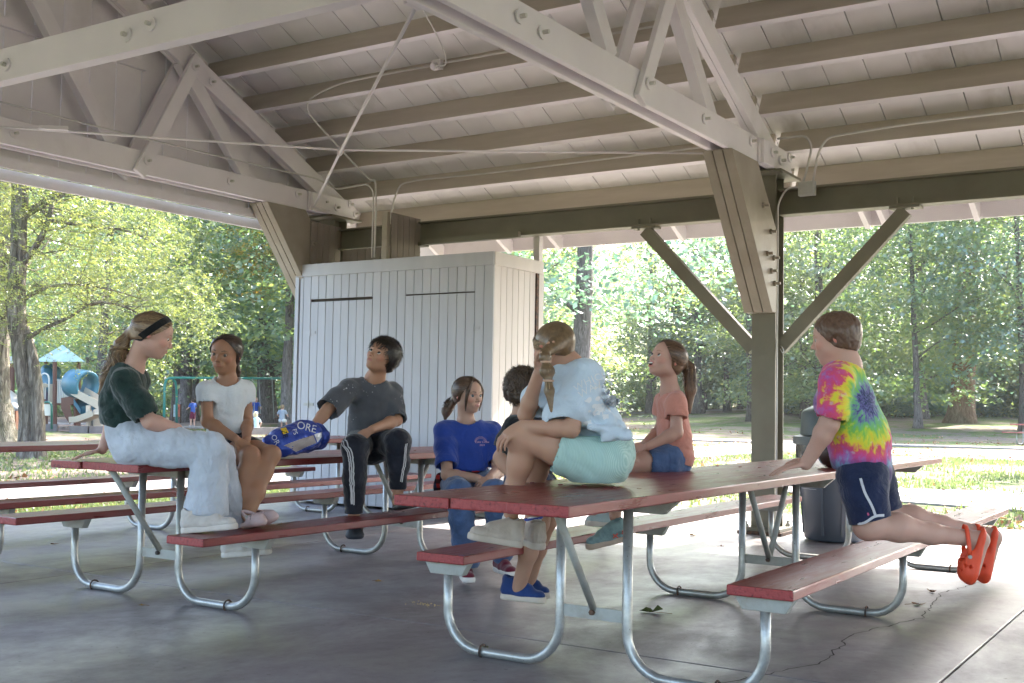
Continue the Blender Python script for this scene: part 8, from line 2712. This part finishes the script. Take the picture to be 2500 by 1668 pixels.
# white car
def car():
    loc = at_view(1572, 1022, 107); loc.z = terrain_z(loc.x, loc.y)+.03
    t = empty('car', loc, 0, 'white estate car driving along the road beyond the trees', 'car')
    hd_ = Vector((0.8681, -0.4965, 0.0000)); t.rotation_euler = (0, 0, math.atan2(hd_.y, hd_.x)-math.pi/2)
    wm = plain('white_car_paint', (.62, .63, .65), .2, .6); gl = plain('car_glass', (.05, .07, .09), .08, .8); tyre = plain('tyre', (.02, .02, .02), .8); rim = plain('rim', (.45, .46, .48), .3, metallic=.6)
    # side outlines, y forward
    def shell(prof, w0, w1, mat, nm, inset=.0):
        V, F = [], []; k = len(prof)
        for s_ in (-1, 1):
            for (y, z, ww) in prof: V.append((s_*ww, y, z))
        F = [tuple(range(k))[::-1], tuple(range(k, 2*k))]+[(i, (i+1) % k, k+(i+1) % k, k+i) for i in range(k)]
        o = MB().add(V, F).build(nm, mat, t, bevel=.05, seg=3, auto=40)
        return o
    shell([(-2.25, .35, .86), (2.2, .30, .84), (2.30, .62, .84), (2.2, .86, .84), (1.1, 1.02, .88), (-2.1, 1.05, .88), (-2.32, .75, .86)], 0, 0, wm, 'body')
    shell([(1.1, .98, .84), (.25, 1.46, .66), (-1.3, 1.50, .66), (-2.15, 1.02, .82)], 0, 0, gl, 'cabin')
    shell([(.28, 1.455, .68), (-1.35, 1.50, .68), (-1.35, 1.545, .62), (.20, 1.53, .62)], 0, 0, wm, 'roof')
    for y in (.68, -.42, -1.5):
        for s_ in (-1, 1): MB().beam((s_*.86, y+.25, 1.0), (s_*.68, y-.05 if y > 0 else y, 1.50), .05, .08).build('pillar', wm, t)
    for y in (1.42, -1.40):
        for s_ in (-1, 1):
            w_ = MB().tube([(s_*.70, y, .34), (s_*.90, y, .34)], .34, 20).build('wheel', tyre, t)
            MB().tube([(s_*.89, y, .34), (s_*.915, y, .34)], .22, 14).build('rim', rim, w_)
    for s_ in (-1, 1):
        MB().box((s_*.62, 2.22, .72), (.38, .12, .16)).build('headlight', plain('headlight_glass', (.5, .52, .55), .1), t, bevel=.02)
        MB().box((s_*.98, .85, 1.05), (.18, .12, .13)).build('mirror', wm, t, bevel=.02)
    MB().box((0, 2.27, .60), (.9, .08, .22)).build('grille', tyre, t)
    MB().box((0, 2.30, .42), (.5, .02, .11)).build('number_plate', PW, t)
car()
st = empty('stop_sign', (0, 0, 0), 0, 'red octagonal stop sign on a thin pole above the white car', 'stop sign')
c = at_view(1528, 982, 112); bse = Vector((c.x, c.y, terrain_z(c.x, c.y)))
st.location = bse
nrm = Vector((0.5425, -0.8401, 0.0000)); e1 = Vector((0, 0, 1)).cross(nrm).normalized(); hz = c.z-bse.z
V = [tuple(e1*math.cos(R(22.5+45*i))*.36+Vector((0, 0, hz+math.sin(R(22.5+45*i))*.36))) for i in range(8)]
MB().add(V+[tuple(Vector(q)-nrm*.02) for q in V], [tuple(range(8)), tuple(range(15, 7, -1))]+[(i, i+8, (i+1) % 8+8, (i+1) % 8) for i in range(8)]).build('plate', plain('stop_red', (.42, .02, .03), .4), st)
tm_ = text_mesh('STOP', .26)
for q in tm_.vertices: q.co = e1*q.co.x+Vector((0, 0, hz+q.co.y))+nrm*.012
link_mesh('lettering', tm_, white_print, st)
MB().tube([-nrm*.04, Vector((0, 0, hz+.3))-nrm*.04], .03, 6).build('pole', M['galv'], st)
# white wire loop and a little notice on the post
wl_ = [Vector((-3.4369, 9.6651, 1.6565)), Vector((-3.3818, 9.5832, 1.6298)), Vector((-3.3704, 9.5930, 1.5944)), Vector((-3.3826, 9.5860, 1.5799)), Vector((-3.4142, 9.6227, 1.6179))]
wo = MB().tube(smooth_path(wl_, 4), .004, 5).build('wire_loop', white_print, pav, smooth=True)
# ================================================================ thin volume, added to lift the dark tones
hz = MB().box((-20, 95, 31), (330, 250, 66))
m = bpy.data.materials.new('added_haze_air'); m.use_nodes = True
nt = m.node_tree
for n in list(nt.nodes): nt.nodes.remove(n)
out = nt.nodes.new('ShaderNodeOutputMaterial'); pv = nt.nodes.new('ShaderNodeVolumePrincipled')
pv.inputs['Density'].default_value = 0.0003
pv.inputs['Color'].default_value = (0.93, 0.96, 1.0, 1)
pv.inputs['Anisotropy'].default_value = 0.3
nt.links.new(pv.outputs[0], out.inputs['Volume'])
tag(hz.build('added_haze', m), kind='stuff')
